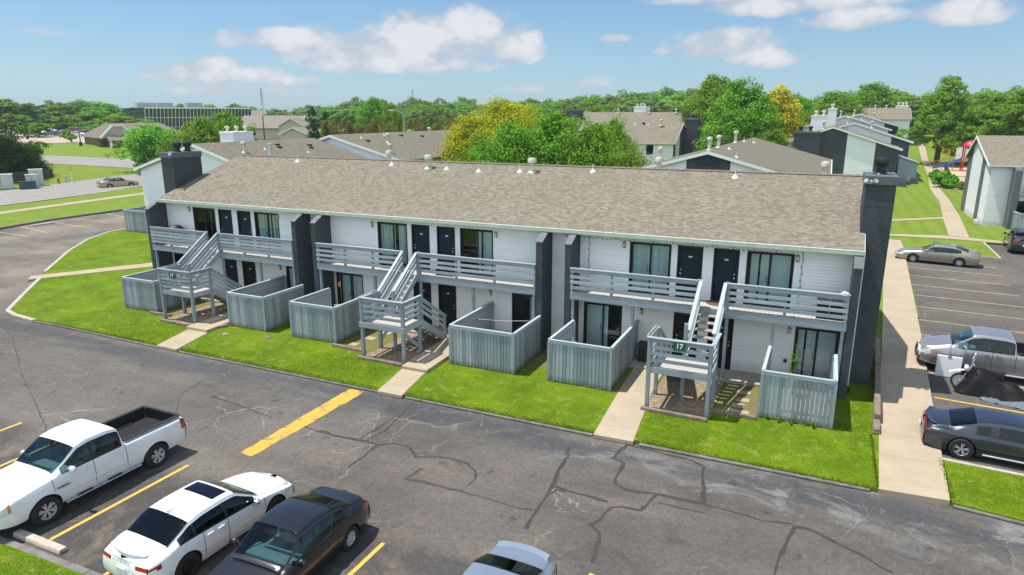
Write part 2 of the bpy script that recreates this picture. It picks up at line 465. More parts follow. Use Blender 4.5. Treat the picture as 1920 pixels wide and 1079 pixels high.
MT = dict(
    siding=siding('white_siding', (.8, .815, .825)), siding_lower=siding('cream_siding', (.78, .775, .75)),
    stucco=stucco('charcoal_stucco', (.054, .063, .072)), stucco_cap=plain('charcoal_cap', (.10, .108, .12), .6),
    trim=plain('white_trim', (.75, .77, .74), .45), gutter=plain('cream_gutter', (.62, .66, .56), .4),
    shingle_x=shingles('shingles_long', horiz='x'), shingle_y=shingles('shingles_cross', horiz='y', tone=(.86, .87, .88)),
    ridge=plain('ridge_shingle', (.17, .13, .105), .95, scale=14, var=.3),
    fence=wood('fence_paint', (.265, .31, .328), worn=(.34, .38, .39), streak=.24),
    rail=wood('rail_paint', (.3, .35, .38), axis='x', streak=.24, worn=(.42, .455, .47)),
    post=wood('post_paint', (.265, .315, .342), axis='z', streak=.24, worn=(.38, .42, .43)),
    deck=plain('deck_boards', (.42, .4, .37), .8, var=.2, scale=9),
    tread=plain('stair_tread', (.3, .27, .24), .85, var=.25, scale=9),
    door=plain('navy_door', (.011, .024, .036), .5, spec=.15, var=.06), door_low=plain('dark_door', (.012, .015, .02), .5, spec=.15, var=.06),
    bronze=plain('bronze_frame', (.02, .018, .018), .45, spec=.25), brass=plain('nickel', (.55, .53, .5), .25, metal=1.0),
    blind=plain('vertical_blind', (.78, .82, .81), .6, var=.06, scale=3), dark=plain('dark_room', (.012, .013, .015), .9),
    pane=glass_mat('window_glass', (.84, .91, .92), 1.0, .02, 1.33), pane_dark=glass_mat('office_glass', (.05, .1, .14), 1.0, .03),
    lamp=plain('wall_lamp_brown', (.1, .08, .06), .5), lampglass=plain('lamp_glass', (.55, .47, .33), .3),
    vent=plain('cream_vent', (.55, .52, .41), .5, metal=.2, var=.2), pipe=plain('grey_pipe', (.5, .5, .47), .5), lead=plain('pale_flashing', (.68, .68, .66), .4),
    black_metal=plain('black_metal', (.02, .021, .023), .4, metal=.4), black=plain('black_plastic', (.015, .015, .016), .45),
    asphalt=asphalt_mat(), sealant=plain('crack_sealant', (.038, .032, .028), .75, var=.35, scale=12),
    kerb=plain('asphalt_kerb', (.15, .14, .13), .9, var=.35, scale=3, bmp=.5), pale_kerb=plain('concrete_kerb', (.4, .35, .29), .9, var=.25, scale=3),
    walk=concrete_mat('footpath'), pad=concrete_mat('patio_concrete', (.4, .35, .3), 0), road=concrete_mat('road_concrete', (.27, .25, .235), 4.5),
    lawn=grass_mat('lawn_grass', (.068, .138, .004), (.14, .215, .007), (.3, .275, .07), .8),
    lawn_back=grass_mat('back_lawn', (.115, .18, .02), (.165, .235, .03), (.28, .25, .1), .7, .3),
    field=grass_mat('field_grass', (.125, .19, .02), (.175, .25, .03), (.3, .29, .09), .5),
    verge=grass_mat('verge_grass', (.12, .2, .02), (.17, .24, .03), (.3, .27, .1), .8),
    mulch=plain('brown_gravel', (.23, .17, .115), .95, var=.75, scale=16, bmp=.9), timber=plain('old_timber', (.19, .145, .11), .9, var=.35, scale=5),
    yellow=plain('yellow_paint', (.6, .36, .055), .7, var=.2, scale=8), yellow_worn=plain('worn_yellow_paint', (.4, .29, .14), .8, var=.3, scale=5),
    rubber=plain('tyre_rubber', (.014, .014, .015), .8), alloy=plain('alloy', (.55, .56, .58), .3, metal=.35), alloy_black=plain('black_alloy', (.018, .018, .02), .3, metal=.4),
    chrome=plain('chrome', (.7, .7, .7), .12, metal=1.0), car_glass=glass_mat('car_glass', (.46, .68, .7), 1.0), car_dark=glass_mat('tinted_glass', (.035, .04, .045), 1.0),
    seat=plain('car_seat', (.2, .21, .21), .8), dash=plain('dashboard_grey', (.16, .18, .18), .8), seat_tan=plain('pale_seat', (.42, .41, .38), .8), under=plain('underbody', (.008, .008, .009), .9), seam=plain('panel_gap', (.02, .02, .022), .6),
    headlight=plain('headlight_lens', (.6, .62, .6), .1, spec=.8, coat=1), taillight=plain('tail_lens', (.35, .008, .012), .12, coat=1), amber=plain('amber_lens', (.7, .2, .02), .15, coat=1),
    plate=plain('licence_plate', (.6, .62, .64), .5), bark=plain('bark', (.09, .07, .055), .95, var=.35, scale=5, bmp=.6), white=plain('white_plastic', (.78, .78, .78), .4),
    cardboard=plain('pale_table', (.62, .64, .65), .45, var=.05), tarp_black=plain('black_cover', (.009, .009, .01), .55, spec=.15, var=.3), tarp_blue=plain('blue_tarp', (.09, .125, .15), .6, var=.2),
    sign_green=plain('green_sign', (.012, .075, .06), .5), brick=plain('brown_brick', (.2, .13, .09), .9, var=.3, scale=20), sand=plain('pale_sand', (.46, .34, .22), .95), far_lot=plain('far_lot_paving', (.36, .3, .25), .95),
    grey_roof=shingles('grey_shingles', horiz='x', tone=(.95, .93, .95)), metal_grey=plain('utility_grey', (.45, .5, .48), .5), util_green=plain('utility_green', (.02, .06, .045), .5),
    oldwood=wood('weathered_fence', (.1, .085, .08), streak=.4), far_wall=plain('tan_wall', (.42, .37, .3), .8), steel=plain('galvanised', (.42, .43, .44), .5, metal=.6), white_wall=plain('white_wall', (.72, .73, .73), .6),
)
# ------------------------------------------------------------------ the apartment building
KS = 0.337; EY, EZ, RY = -0.5, 5.374, 5.73; RZ = EZ + (RY - EY) * KS
XL, XR = -34.15, 1.47
BAYS = (-24.996, -12.498, 0.0)
WING = [(-34.39, -34.11), (-23.87, -23.62), (-22.64, -22.36), (-10.695, -10.406), (-9.405, -9.14), (1.18, 1.447)]
Z1, Z2 = 0.12, 2.86


def roof_z(y): return EZ + (min(y, 2 * RY - y) - EY) * KS


def lap_rows(m, o, d, L, z0, z1, openings=(), lap=.125, top=None):
    """horizontal lap boards on a vertical plane through o along d; top(s) limits the height"""
    d = Vector(d).normalized(); n = d.cross(Vector((0, 0, 1))); o = Vector(o); z = z0
    while z < z1 - 1e-4:
        zz = min(z + lap, z1); segs = [(0.0, L)]
        for a, b, q0, q1 in openings:
            if q0 < (z + zz) / 2 < q1:
                ns = []
                for s, e in segs:
                    if b <= s or a >= e: ns.append((s, e)); continue
                    if a > s: ns.append((s, a))
                    if b < e: ns.append((b, e))
                segs = ns
        for s, e in segs:
            if top:
                # clip to a gable outline
                xs = np.linspace(s, e, 60); ok = [x for x in xs if top(x) >= zz]
                if not ok: continue
                s, e = ok[0], ok[-1]
            p, q = o + d * s, o + d * e; out = n * .028
            gv = min(.014, lap * .11); dp = n * -.012
            a, b = Vector((p.x, p.y, z)), Vector((q.x, q.y, z)); c, e2 = Vector((q.x, q.y, zz - gv)), Vector((p.x, p.y, zz - gv)); c2, e3 = Vector((q.x, q.y, zz)), Vector((p.x, p.y, zz))
            m.quad(a + out, b + out, c, e2); m.quad(a + dp, b + dp, b + out, a + out); m.quad(e2, c, c + dp, e2 + dp); m.quad(e2 + dp, c + dp, c2 + dp, e3 + dp)
        z = zz
    return m


main = thing('apartment_building', 'long two storey white apartment block with six charcoal fin walls and brown shingle roof', 'building', (-16.3, 0, 0))

up_sl, up_dr = [], []
for b in BAYS:
    up_sl += [(b - 7.0, b - 5.32), (b - 2.437, b - .765)]; up_dr += [(b - 5.06, b - 4.08), (b - 3.67, b - 2.715)]
lo_sl = [(-33.95, -32.5), (-25.53, -23.9), (-22.2, -20.55), (-12.32, -10.72), (-8.9, -7.22), (-.47, 1.06)]
lo_dr = up_dr
op = [(a - XL, b - XL, Z2, 4.976) for a, b in up_sl + up_dr] + [(a - XL, b - XL, 0.0, 2.2) for a, b in lo_sl + lo_dr]
m = M(); lap_rows(m, (XL, 0, 0), (1, 0, 0), 1.2 - XL, 2.72, 5.36, op)
w_up = m.build('wall', MT['siding'], main)
m = M(); lap_rows(m, (XL, 0, 0), (1, 0, 0), 1.2 - XL, 0.02, 2.72, op)
m.build('wall', MT['siding_lower'], main)
m = M()
for x, s in ((1.2, 1), (XL + .1, -1)):
    m.prism([(x, .17, 0), (x, 11.4, 0), (x, 11.4, roof_z(11.4) - .15), (x, RY, RZ - .15), (x, .17, roof_z(.17) - .15)], (-.1 * s, 0, 0))
m.box(XL + .1, 1.1, 11.4, 11.5, 0, 5.3)
m.build('wall', MT['siding'], main)
# trim boards round the doors: the reveal of every opening
def casing(a, b, z0, j):
    z0, z1 = (Z2, 4.976) if z0 > 2 else (.1, 2.2)
    m = M(); m.box(a - .005, a + .055, -.03, .12, z0, z1); m.box(b - .055, b + .005, -.03, .12, z0, z1); m.box(a + .055, b - .055, -.03, .12, z1 - .06, z1)
    m.build('casing', MT['bronze'], j, bevel=.008)
m = M(); m.box(XL + .1, 1.1, .55, .6, .0, 5.2); m.build('room_shade_sheet', MT['dark'], main)  # near-black sheet, its colour stands in for the unlit rooms behind the glass

# roof
m = M(); t = .16
m.prism([(XL, EY, EZ - t), (XL, RY, RZ - t), (XL, 2 * RY - EY, EZ - t), (XL, 2 * RY - EY, EZ), (XL, RY, RZ), (XL, EY, EZ)], (XR - XL, 0, 0))
roof = m.build('roof', MT['shingle_x'], main)
m = M(); x = XL + .3
while x < XR - .02:
    x2 = min(x + .29, XR); tilt = .012
    for s in (-1, 1):
        m.add([(x, RY, RZ + .03), (x2, RY, RZ + .03 + tilt), (x2, RY + s * .15, RZ - .15 * KS + .03 + tilt), (x, RY + s * .15, RZ - .15 * KS + .03),
               (x2, RY, RZ + .004), (x2, RY + s * .15, RZ - .15 * KS + .004)], [(0, 1, 2, 3), (1, 4, 5, 2)])
    x = x2
m.build('ridge_cap', MT['ridge'], roof)
m = M()
m.box(XL - .03, XR + .03, EY - .10, EY + .02, EZ - .17, EZ - .012); m.box(XL - .03, XR + .03, EY - .12, EY - .10, EZ - .04, EZ - .005)
m.box(XL, XR, EY + .03, EY + .055, EZ - .22, EZ - .162)
g_ = m.build('gutter', MT['gutter'], roof, bevel=.012)
m = M()
m.box(XL, 1.2, EY + .06, .0, EZ - .21, EZ - .19)
m.build('soffit', MT['trim'], roof)
for x in (XL - .025, XR):
    m = M(); m.prism([(x, EY, EZ - .2), (x, RY, RZ - .2), (x, 2 * RY - EY, EZ - .2), (x, 2 * RY - EY, EZ - .03), (x, RY, RZ - .03), (x, EY, EZ - .03)], (.025, 0, 0)); m.build('rake_board', MT['trim'], roof)
# downspouts
m = M(); m.bar((1.5, -.14, .22), (1.5, -.14, 5.2), .07, .055, (1, 0, 0)); m.build('downspout', MT['trim'], main)
m = M(); m.box(1.44, 1.6, -.45, -.1, .03, .14); m.build('splash_block', MT['black'], main, bevel=.03)
for x in (-9.75, -23.1):
    m = M(); m.bar((x, -.05, .1), (x, -.05, 5.0), .07, .055, (1, 0, 0)); m.bar((x, -.05, 5.0), (x - .35, -.42, 5.22), .07, .055); m.build('downspout', MT['trim'], main)

# fin walls
for a, b in WING:
    m = M(); m.prism([(a, -1.17, 0), (a, .02, 0), (a, .02, 5.22), (a, -.44, 5.22), (a, -1.17, 4.83)], (b - a, 0, 0))
    wg = m.build('fin_wall', MT['stucco'], main, bevel=.012)
    m = M(); e = .015; m.prism([(a - e, -1.19, 4.83), (a - e, -.44, 5.222), (a - e, -.44, 5.25), (a - e, -1.19, 4.862)], (b - a + 2 * e, 0, 0))
    m.build('fin_cap', MT['stucco_cap'], wg)


def pot(parent, x, y, z, s=1.0, mat='black_metal'):
    m = M(); m.lathe((x, y, z), [(.26 * s, 0), (.24 * s, .03 * s), (.17 * s, .07 * s), (.16 * s, .3 * s), (.24 * s, .31 * s), (.25 * s, .34 * s), (.2 * s, .35 * s), (.2 * s, .37 * s), (.27 * s, .38 * s), (.28 * s, .55 * s), (.26 * s, .58 * s), (.1 * s, .62 * s), (0, .63 * s)], 20)
    return m.build('chimney_pot', MT[mat], parent, smooth=True)


def chimney(parent, x0, x1, y0, y1, z0, z1, pots, mat='stucco', capmat='stucco_cap', cap=.31):
    m = M().box(x0, x1, y0, y1, z0, z1 - cap); ch = m.build('chimney', MT[mat], parent, bevel=.01)
    m = M().box(x0 - .05, x1 + .05, y0 - .05, y1 + .05, z1 - cap, z1); m.build('chimney_cap', MT[capmat], ch, bevel=.012)
    for px, py, s, pm in pots: pot(ch, px, py, z1, s, pm)
    return ch


rc = chimney(main, 1.30, 2.27, .76, 2.75, 0, 7.86, [(1.78, 1.75, 1.0, 'black_metal')])
m = M(); m.bar((1.28, .6, 7.62), (1.62, .6, 7.66), .05, .07); m.tube((1.36, .6, 7.66), (1.28, .46, 7.72), .06, .08, 10); m.tube((1.52, .6, 7.66), (1.6, .45, 7.72), .06, .08, 10); m.bar((1.45, .6, 7.64), (1.45, .72, 7.7), .05, .05)
m.build('floodlight', MT['steel'], rc)
lc = chimney(main, -35.06, -34.1, .76, 2.75, 0, 7.86, [(-34.56, 1.55, .92, 'black_metal'), (-34.5, 2.2, .92, 'black_metal')])
m = M(); m.bar((-34.2, .6, 7.7), (-33.95, .62, 7.74), .05, .07); m.tube((-34.05, .62, 7.74), (-33.95, .5, 7.8), .06, .08, 10); m.bar((-34.1, .62, 7.72), (-34.1, .74, 7.74), .05, .05)
m.build('floodlight', MT['steel'], lc)

# pipes and vents on the roof
def roof_vent(parent, x, y, z, h=.74, s=1.0):
    m = M(); m.lathe((x, y, z - .12), [(.25 * s, 0), (.24 * s, .12), (.14 * s, .2), (.135 * s, h - .28), (.16 * s, h - .27), (.16 * s, h - .25), (.13 * s, h - .24), (.13 * s, h - .15), (.215 * s, h - .14), (.22 * s, h + .03), (.18 * s, h + .09), (0, h + .11)], 16)
    return m.build('roof_vent', MT['vent'], parent, smooth=True)


def vent_pipe(parent, x, y, z, h=.34):
    m = M(); m.tube((x, y, z - .06), (x, y, z + h), .035, .035, 8); p = m.build('vent_pipe', MT['pipe'], parent, smooth=True)
    m = M(); m.lathe((x, y, z - .09), [(.19, 0), (.17, .06), (.045, .2), (.036, .22)], 12); m.build('flashing', MT['lead'], p, smooth=True)


for x, y in ((-19.5, 4.81), (-13.44, 4.8)): roof_vent(main, x, y, roof_z(y))
for x, y in ((-28.81, 5.13), (-22.08, 5.14), (-18.38, 4.84), (-16.4, 4.72), (-14.13, 4.86), (-10.38, 5.2), (-3.71, 5.12)): vent_pipe(main, x, y, roof_z(y))
for x, y in ((-.1, 6.9), (-23.55, 7.0), (-7.55, 6.9)): roof_vent(main, x, y, roof_z(y), .9, .9)
m = M(); m.tube((-32.45, 6.7, roof_z(6.7) - .1), (-32.45, 6.7, 8.1), .12, .12, 12); m.lathe((-32.45, 6.7, 8.1), [(.15, 0), (.15, .1), (0, .12)], 12); m.build('roof_vent', MT['pipe'], main, smooth=True)


# doors
def door(x0, x1, z0, h, mat, knob_left):
    w = x1 - x0; j = joint('door', main, ((x0 + x1) / 2, 0, z0)); casing(x0, x1, z0, j); y = .07; a, b = x0 + .06, x1 - .06
    m = M(); m.box(a, b, y, y + .045, z0 + .02, z0 + h - .07)
    pw = (b - a - .3) / 2
    for i in (0, 1):
        xa = a + .1 + i * (pw + .1)
        for q0, q1 in ((.15, .75), (.87, 1.47), (1.58, h - .22)): m.box(xa, xa + pw, y - .012, y, z0 + q0, z0 + q1)
    m.build('leaf', mat, j, bevel=.01)
    kx = a + .08 if knob_left else b - .08
    m = M(); m.lathe((kx, y, z0 + .95), [(.0, -.075), (.034, -.065), (.036, -.04), (.015, -.03), (.015, -.01), (.035, -.008), (.035, 0)], 10, 'y'); m.build('handle', MT['brass'], j, smooth=True)
    m = M(); m.lathe((kx, y, z0 + 1.1), [(0, -.03), (.03, -.026), (.032, 0)], 10, 'y'); m.build('deadbolt', MT['brass'], j, smooth=True)
    m = M().box((a + b) / 2 - .07, (a + b) / 2 + .07, y - .02, y - .013, z0 + 1.62, z0 + 1.68); m.build('number_plate', MT['plate'], j)
    m = M().box(x0 + .01, x1 - .01, -.05, .1, z0 - .02, z0 + .02); m.build('threshold', MT['bronze'], j)


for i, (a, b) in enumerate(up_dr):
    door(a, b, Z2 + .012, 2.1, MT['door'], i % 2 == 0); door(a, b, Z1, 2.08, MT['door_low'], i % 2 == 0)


def slider(x0, x1, z0, h, cover, flip, n):
    j = joint('sliding_door', main, ((x0 + x1) / 2, 0, z0)); casing(x0, x1, z0, j); a, b, z1 = x0 + .06, x1 - .06, z0 + h - .06
    mid = (a + b) / 2
    m = M()
    for p, q, y in ((a, mid + .04, .05), (mid - .04, b, .085)):
        m.box(p, p + .055, y, y + .03, z0 + .03, z1 - .002); m.box(q - .055, q, y, y + .03, z0 + .03, z1 - .002)
        m.box(p + .055, q - .055, y, y + .03, z0 + .03, z0 + .11); m.box(p + .055, q - .055, y, y + .03, z1 - .06, z1 - .002)
    m.box(a, b, -.01, .12, z0 - .01, z0 + .028)
    m.build('sash', MT['bronze'], j, bevel=.006)
    m = M()
    for p, q, y in ((a + .055, mid - .015, .062), (mid + .015, b - .055, .097)): m.box(p, q, y, y + .006, z0 + .11, z1 - .06)
    m.build('pane', MT['pane'], j)
    r = random.Random(n); m = M(); x = a
    while x < b:
        u = (x - a) / (b - a); u = 1 - u if flip else u
        if u < cover and not (r.random() < .05):
            t = r.uniform(-.42, .12); w = .098
            m.add([(x, .135, z0 + .05), (x + w * math.cos(t), .135 + w * math.sin(t), z0 + .05), (x + w * math.cos(t), .135 + w * math.sin(t), z1 - .05), (x, .135, z1 - .05)], [(0, 1, 2, 3)])
        x += .088
    m.box(a, b, .19, .26, z1 - .05, z1 - .01)
    m.build('vertical_blind', MT['blind'], j)
    m = M().box(mid - .09, mid - .07, .03, .05, z0 + .85, z0 + 1.15); m.build('handle', MT['black'], j)


for i, (a, b) in enumerate(up_sl): slider(a, b, Z2 + .012, 2.1, (.95, 1, .98, .6, 1, .97)[i], i % 2 == 1, i)
for i, (a, b) in enumerate(lo_sl): slider(a, b, Z1, 2.08, (.4, .3, .9, .55, .62, .98)[i], i == 3, 20 + i)

# wall lamps
for x, z in ((-.66, 4.84), (-7.25, 4.84), (-13.1, 4.83), (-19.8, 4.84), (-25.78, 4.84), (-32.25, 4.86), (-.68, 2.05), (-6.4, 2.1), (-13.4, 2.12), (-25.9, 2.12)):
    j = joint('wall_lamp', main, (x, 0, z))
    m = M().box(x - .055, x + .055, -.11, -.017, z + .06, z + .1); m.box(x - .06, x + .06, -.03, -.017, z - .17, z + .06); m.build('bracket', MT['lamp'], j, bevel=.01)
    m = M(); m.lathe((x, -.07, z - .14), [(.02, 0), (.045, .02), (.055, .19), (.03, .2)], 10); m.build('lamp_shade', MT['lampglass'], j, smooth=True)
# small outside sockets by the patios
for x in (-11.9 - 1.6, -.72): m = M().box(x - .06, x + .06, -.06, -.016, .72, .86); m.build('outdoor_socket', MT['black'], main, bevel=.01)


# balconies
def balcony(x0, x1, gap, boards=4):
    B = joint('balcony', main, ((x0 + x1) / 2, -.6, Z2))
    m = M(); x = x0 + .01; n = int((x1 - x0) / .142); w = (x1 - x0 - .02) / n
    for i in range(n): m.box(x + .004, x + w - .004, -1.16, .0, Z2 - .035, Z2 + random.uniform(-.004, .004)); x += w
    m.build('deck', MT['deck'], B)
    m = M(); m.box(x0 + .003, x1 - .003, -1.21, -1.165, Z2 - .29, Z2 - .01)
    for y in (-1.1, -.6, -.06): m.box(x0 + .01, x1 - .01, y - .04, y + .04, Z2 - .22, Z2 - .037)
    m.build('rim_beam', MT['rail'], B, bevel=.008)
    for s0, s1 in ((x0 + .01, gap[0]), (gap[1], x1 - .01)):
        m = M(); zs = [Z2 + .93, Z2 + .68, Z2 + .45, Z2 + .22] if boards == 4 else [Z2 + .94, Z2 + .76, Z2 + .58, Z2 + .4, Z2 + .22]
        for k, z in enumerate(zs):
            h = .15 if k == 0 else .125 if boards == 4 else .14
            m.box(s0, s1, -1.235, -1.197, z - h / 2, z + h / 2)
        m.box(s0 - .02, s1 + .02, -1.255, -1.12, Z2 + 1.005, Z2 + 1.045)
        m.build('railing', MT['rail'], B, bevel=.006)
        n = max(2, round((s1 - s0) / 1.7)) + 1; m = M()
        for i in range(n):
            x = s0 + .05 + (s1 - s0 - .1) * i / (n - 1); m.box(x - .045, x + .045, -1.164, -1.075, Z2 + .002, Z2 + 1.005)
        m.build('railing_posts', MT['post'], B)
    for x in (gap[0], gap[1]):
        m = M().box(x - .07, x + .07, -1.24, -1.1, Z2 - .3, Z2 + 1.07); m.build('newel_post', MT['post'], B, bevel=.01)
    return B


GAPS = [(-29.82, -28.9), (-17.4, -16.5), (-3.97, -2.93)]
for k, (i, jx) in enumerate(((0, 1), (2, 3), (4, 5))):
    B = balcony(WING[i][1], WING[jx][0], GAPS[k], 5 if k == 0 else 4)
    xs = [WING[i][1] + .1, WING[jx][0] - .1]
    xs += [BAYS[k] - 1.22, BAYS[k] - 6.5 if k else BAYS[k] - 6.3]
    xs += [GAPS[k][1] + .06]
    for x in xs:
        m = M().box(x - .06, x + .06, -1.15, -1.04, .1, Z2 - .24); m.build('support_post', MT['post'], B, bevel=.008)


# stairs in front of each balcony
def letters(txt, size, o, mat, parent, name, thick=.006):
    cu = bpy.data.curves.new('lettering', 'FONT'); cu.body = txt; cu.size = size; cu.extrude = thick; cu.align_x = 'CENTER'; cu.align_y = 'CENTER'; cu.resolution_u = 3; cu.offset = size * .02
    tmp = bpy.data.objects.new('lettering', cu); COL.objects.link(tmp); dg = bpy.context.evaluated_depsgraph_get(); dg.update()
    me = bpy.data.meshes.new_from_object(tmp.evaluated_get(dg)); bpy.data.objects.remove(tmp); bpy.data.curves.remove(cu)
    ob = bpy.data.objects.new(name, me); COL.objects.link(ob); me.materials.clear(); me.materials.append(mat); ob.parent = parent
    ob.location = o; ob.rotation_euler = (R(90), 0, 0); return ob


def stair(px0, px1, yf, yb, ux, lx, label, boards, low_dir=1, braces=False, gapx=None):
    S = thing('outdoor_staircase', label, 'staircase', ((px0 + px1) / 2, yf, 0), group='outdoor stairs up to the balconies'); zp = 1.56
    gapx = gapx or ux
    posts = [(px0 + .06, yf + .06, 2.62), (px1 - .06, yf + .06, 2.62), (px0 + .06, yb - .06, 2.62), (px1 - .06, yb - .06, 2.62)]
    for x, y, zt in posts:
        m = M().box(x - .065, x + .065, y - .065, y + .065, .0, zt); m.build('post', MT['post'], S, bevel=.01)
    xn = ux[1] + .03 if low_dir > 0 else ux[0] - .03
    m = M().box(xn - .06, xn + .06, yb - .13, yb - .01, .0, 2.86 if low_dir < 0 else 2.7); m.build('post', MT['post'], S, bevel=.01)
    m = M(); n = 11
    for i in range(n):
        a = yf + .02 + (yb - yf - .04) * i / n; m.box(px0 + .13, px1 - .13, a + .005, a + (yb - yf - .04) / n - .005, zp - .035, zp + random.uniform(-.003, .003))
    m.build('landing', MT['deck'], S)
    m = M()
    if braces: m.box(px0 - .05, px1 + .05, yf - .04, yf - .008, zp - .2, zp + .03); m.box(px1 + .003, px1 + .037, yf - .006, yb, zp - .2, zp + .03); m.box(px0 - .037, px0 - .003, yf - .006, yb, zp - .2, zp + .03)
    else: m.box(px0 + .128, px1 - .128, yf + .015, yf + .05, zp - .2, zp + .03); m.box(px1 - .05, px1 - .015, yf + .128, yb - .128, zp - .2, zp + .03); m.box(px0 + .015, px0 + .05, yf + .128, yb - .128, zp - .2, zp + .03)
    m.box(px0 + .13, px1 - .13, yb - .04, yb, zp - .2, zp - .037)
    m.build('landing_beam', MT['rail'], S, bevel=.006)
    m = M()
    zs = [zp + .98, zp + .74, zp + .51, zp + .28] if boards == 4 else [zp + .98, zp + .79, zp + .6, zp + .41, zp + .22]
    for k, z in enumerate(zs):
        h = .15 if k == 0 else .125
        m.box(px0 + .128, px1 - .128, yf + .02, yf + .055, z - h / 2, z + h / 2)
    m.box(px0 - .03, px1 + .03, yf - .06, yf + .1, zp + 1.062, zp + 1.1)
    m.build('railing', MT['rail'], S, bevel=.006)
    for x, s in ((px1, 1), (px0, -1)):
        m = M()
        for k, z in enumerate(zs):
            h = .15 if k == 0 else .125
            m.box(min(x - s * .02, x - s * .055), max(x - s * .02, x - s * .055), yf + .128, yb - .128, z - h / 2, z + h / 2)
        m.box(x - .07, x + .05 * s + .02, yf + .1, yb + .02, zp + 1.062, zp + 1.1)
        m.build('railing', MT['rail'], S, bevel=.006)

    def flight(xa, xb, y0, z0, y1, z1, nr, gx=None, sides=(0, 1), drop=0.0):
        gx = gx or (xa, xb)
        for i in (0, 1):
            p = Vector((xa if i == 0 else xb, y0, z0 - .06)); q = Vector((gx[0] if i == 0 else gx[1], y1, z1 - .06))
            m = M().bar(p, q, .045, .27, (1, 0, 0)); m.build('stringer', MT['rail'], S)
            if i in sides:
                m = M()
                for k, z in enumerate((.98, .72, .46) if boards == 4 else (.98, .76, .54, .32)):
                    m.bar(p + Vector((0, 0, z + .06)), q + Vector((0, 0, z + .06)), .035, .13, (1, 0, 0))
                m.bar(p + Vector((0, 0, 1.1)), q + Vector((0, 0, 1.1)), .13, .036, (1, 0, 0))
                m.build('railing', MT['rail'], S)
        for k in range(1, nr):
            t = k / nr; y = y0 + (y1 - y0) * t; z = z0 + (z1 - z0) * t; a = xa + (gx[0] - xa) * t; b = xb + (gx[1] - xb) * t
            s = 1 if y1 > y0 else -1
            m = M().box(a + .03, b - .03, y - .14, y + .14, z - .045, z); m.build('tread', MT['tread'], S, bevel=.006)
    flight(ux[0] + .04, ux[1] - .04, yb, zp, -1.2, Z2, 7, (gapx[0] + .07, gapx[1] - .07))
    flight(lx[0], lx[1], yb + .02, zp, -1.35, .12, 8, None, (1,) if low_dir > 0 else (0,))
    xe = lx[1] if low_dir > 0 else lx[0]
    m = M().box(xe - .05, xe + .05, -1.5, -1.4, .1, 1.2); m.build('newel_post', MT['post'], S, bevel=.01)
    if braces:
        m = M(); m.bar((px0 + .1, yb - .06, .42), (px0 + .75, yb - .06, 1.35), .04, .14, (0, 1, 0)); m.bar((px1 - .05, yf + .1, 1.3), (px1 - .05, yb - .05, .35), .04, .14, (1, 0, 0)); m.build('brace', MT['post'], S)
    return S


stair(-29.42, -27.22, -4.62, -3.36, (-29.6, -28.72), (-28.25, -27.3), 'grey wooden staircase farthest left, with closely boarded landing', 5, 1, gapx=GAPS[0])
stair(-17.08, -14.93, -4.86, -3.52, (-17.1, -16.28), (-15.95, -15.02), 'grey wooden staircase in the middle with diagonal braces and no number sign', 4, 1, True, gapx=GAPS[1])
stair(-4.95, -2.79, -4.92, -3.5, (-3.9, -2.95), (-4.9, -3.98), 'grey wooden staircase nearest the right end, open treads above number sign', 4, -1, gapx=GAPS[2])


def sign(x, y, z, w, h, label):
    s = thing('number_sign', label, 'sign', (x, y, z), group='green number signs on the stair landings')
    m = M().box(x - w / 2, x + w / 2, y - .02, y, z - h / 2, z + h / 2); m.build('panel', MT['sign_green'], s, bevel=.006)
    letters('17', h * .82, (0, -.022, 0), MT['white'], s, 'numerals')


sign(-3.87, -4.964, 2.475, .42, .3, 'green sign with white 17 on the right staircase landing')
sign(-28.37, -4.664, 2.4, .42, .29, 'green sign with white 17 on the far left staircase landing')


# board fences round the patios
def panel(m, mc, p, q, z0=.03, z1=1.66, gap=.016, bw=.142, rails=True, back=True):
    p, q = Vector((p[0], p[1], 0)), Vector((q[0], q[1], 0)); d = q - p; L = d.length; d.normalize(); n = d.cross(Vector((0, 0, 1)))
    k = max(1, round(L / bw)); w = L / k
    for i in range(k):
        a = p + d * (i * w + gap / 2); b = p + d * ((i + 1) * w - gap / 2); o = n * random.uniform(0, .008); zt = z1 + random.uniform(-.012, .006); zb = z0 + random.uniform(-.02, .03)
        m.prism([(a + o) + Vector((0, 0, zb)), (b + o) + Vector((0, 0, zb)), (b + o) + Vector((0, 0, zt)), (a + o) + Vector((0, 0, zt))], n * -.02)
    if back:
        o_ = n * -.034; zz_ = Vector((0, 0, 1)); m.prism([p + o_ + zz_ * (z0 + .02), q + o_ + zz_ * (z0 + .02), q + o_ + zz_ * (z1 - .03), p + o_ + zz_ * (z1 - .03)], n * -.008)
    if rails:
        for z in (.35, 1.4): mc.bar(p - n * .05 + Vector((0, 0, z)), q - n * .05 + Vector((0, 0, z)), .04, .09)
    mc.bar(p - n * .012 + Vector((0, 0, z1 + .02)), q - n * .012 + Vector((0, 0, z1 + .02)), .11, .038)
    mc.bar(p + n * .014 + Vector((0, 0, z1 - .05)), q + n * .014 + Vector((0, 0, z1 - .05)), .022, .1)


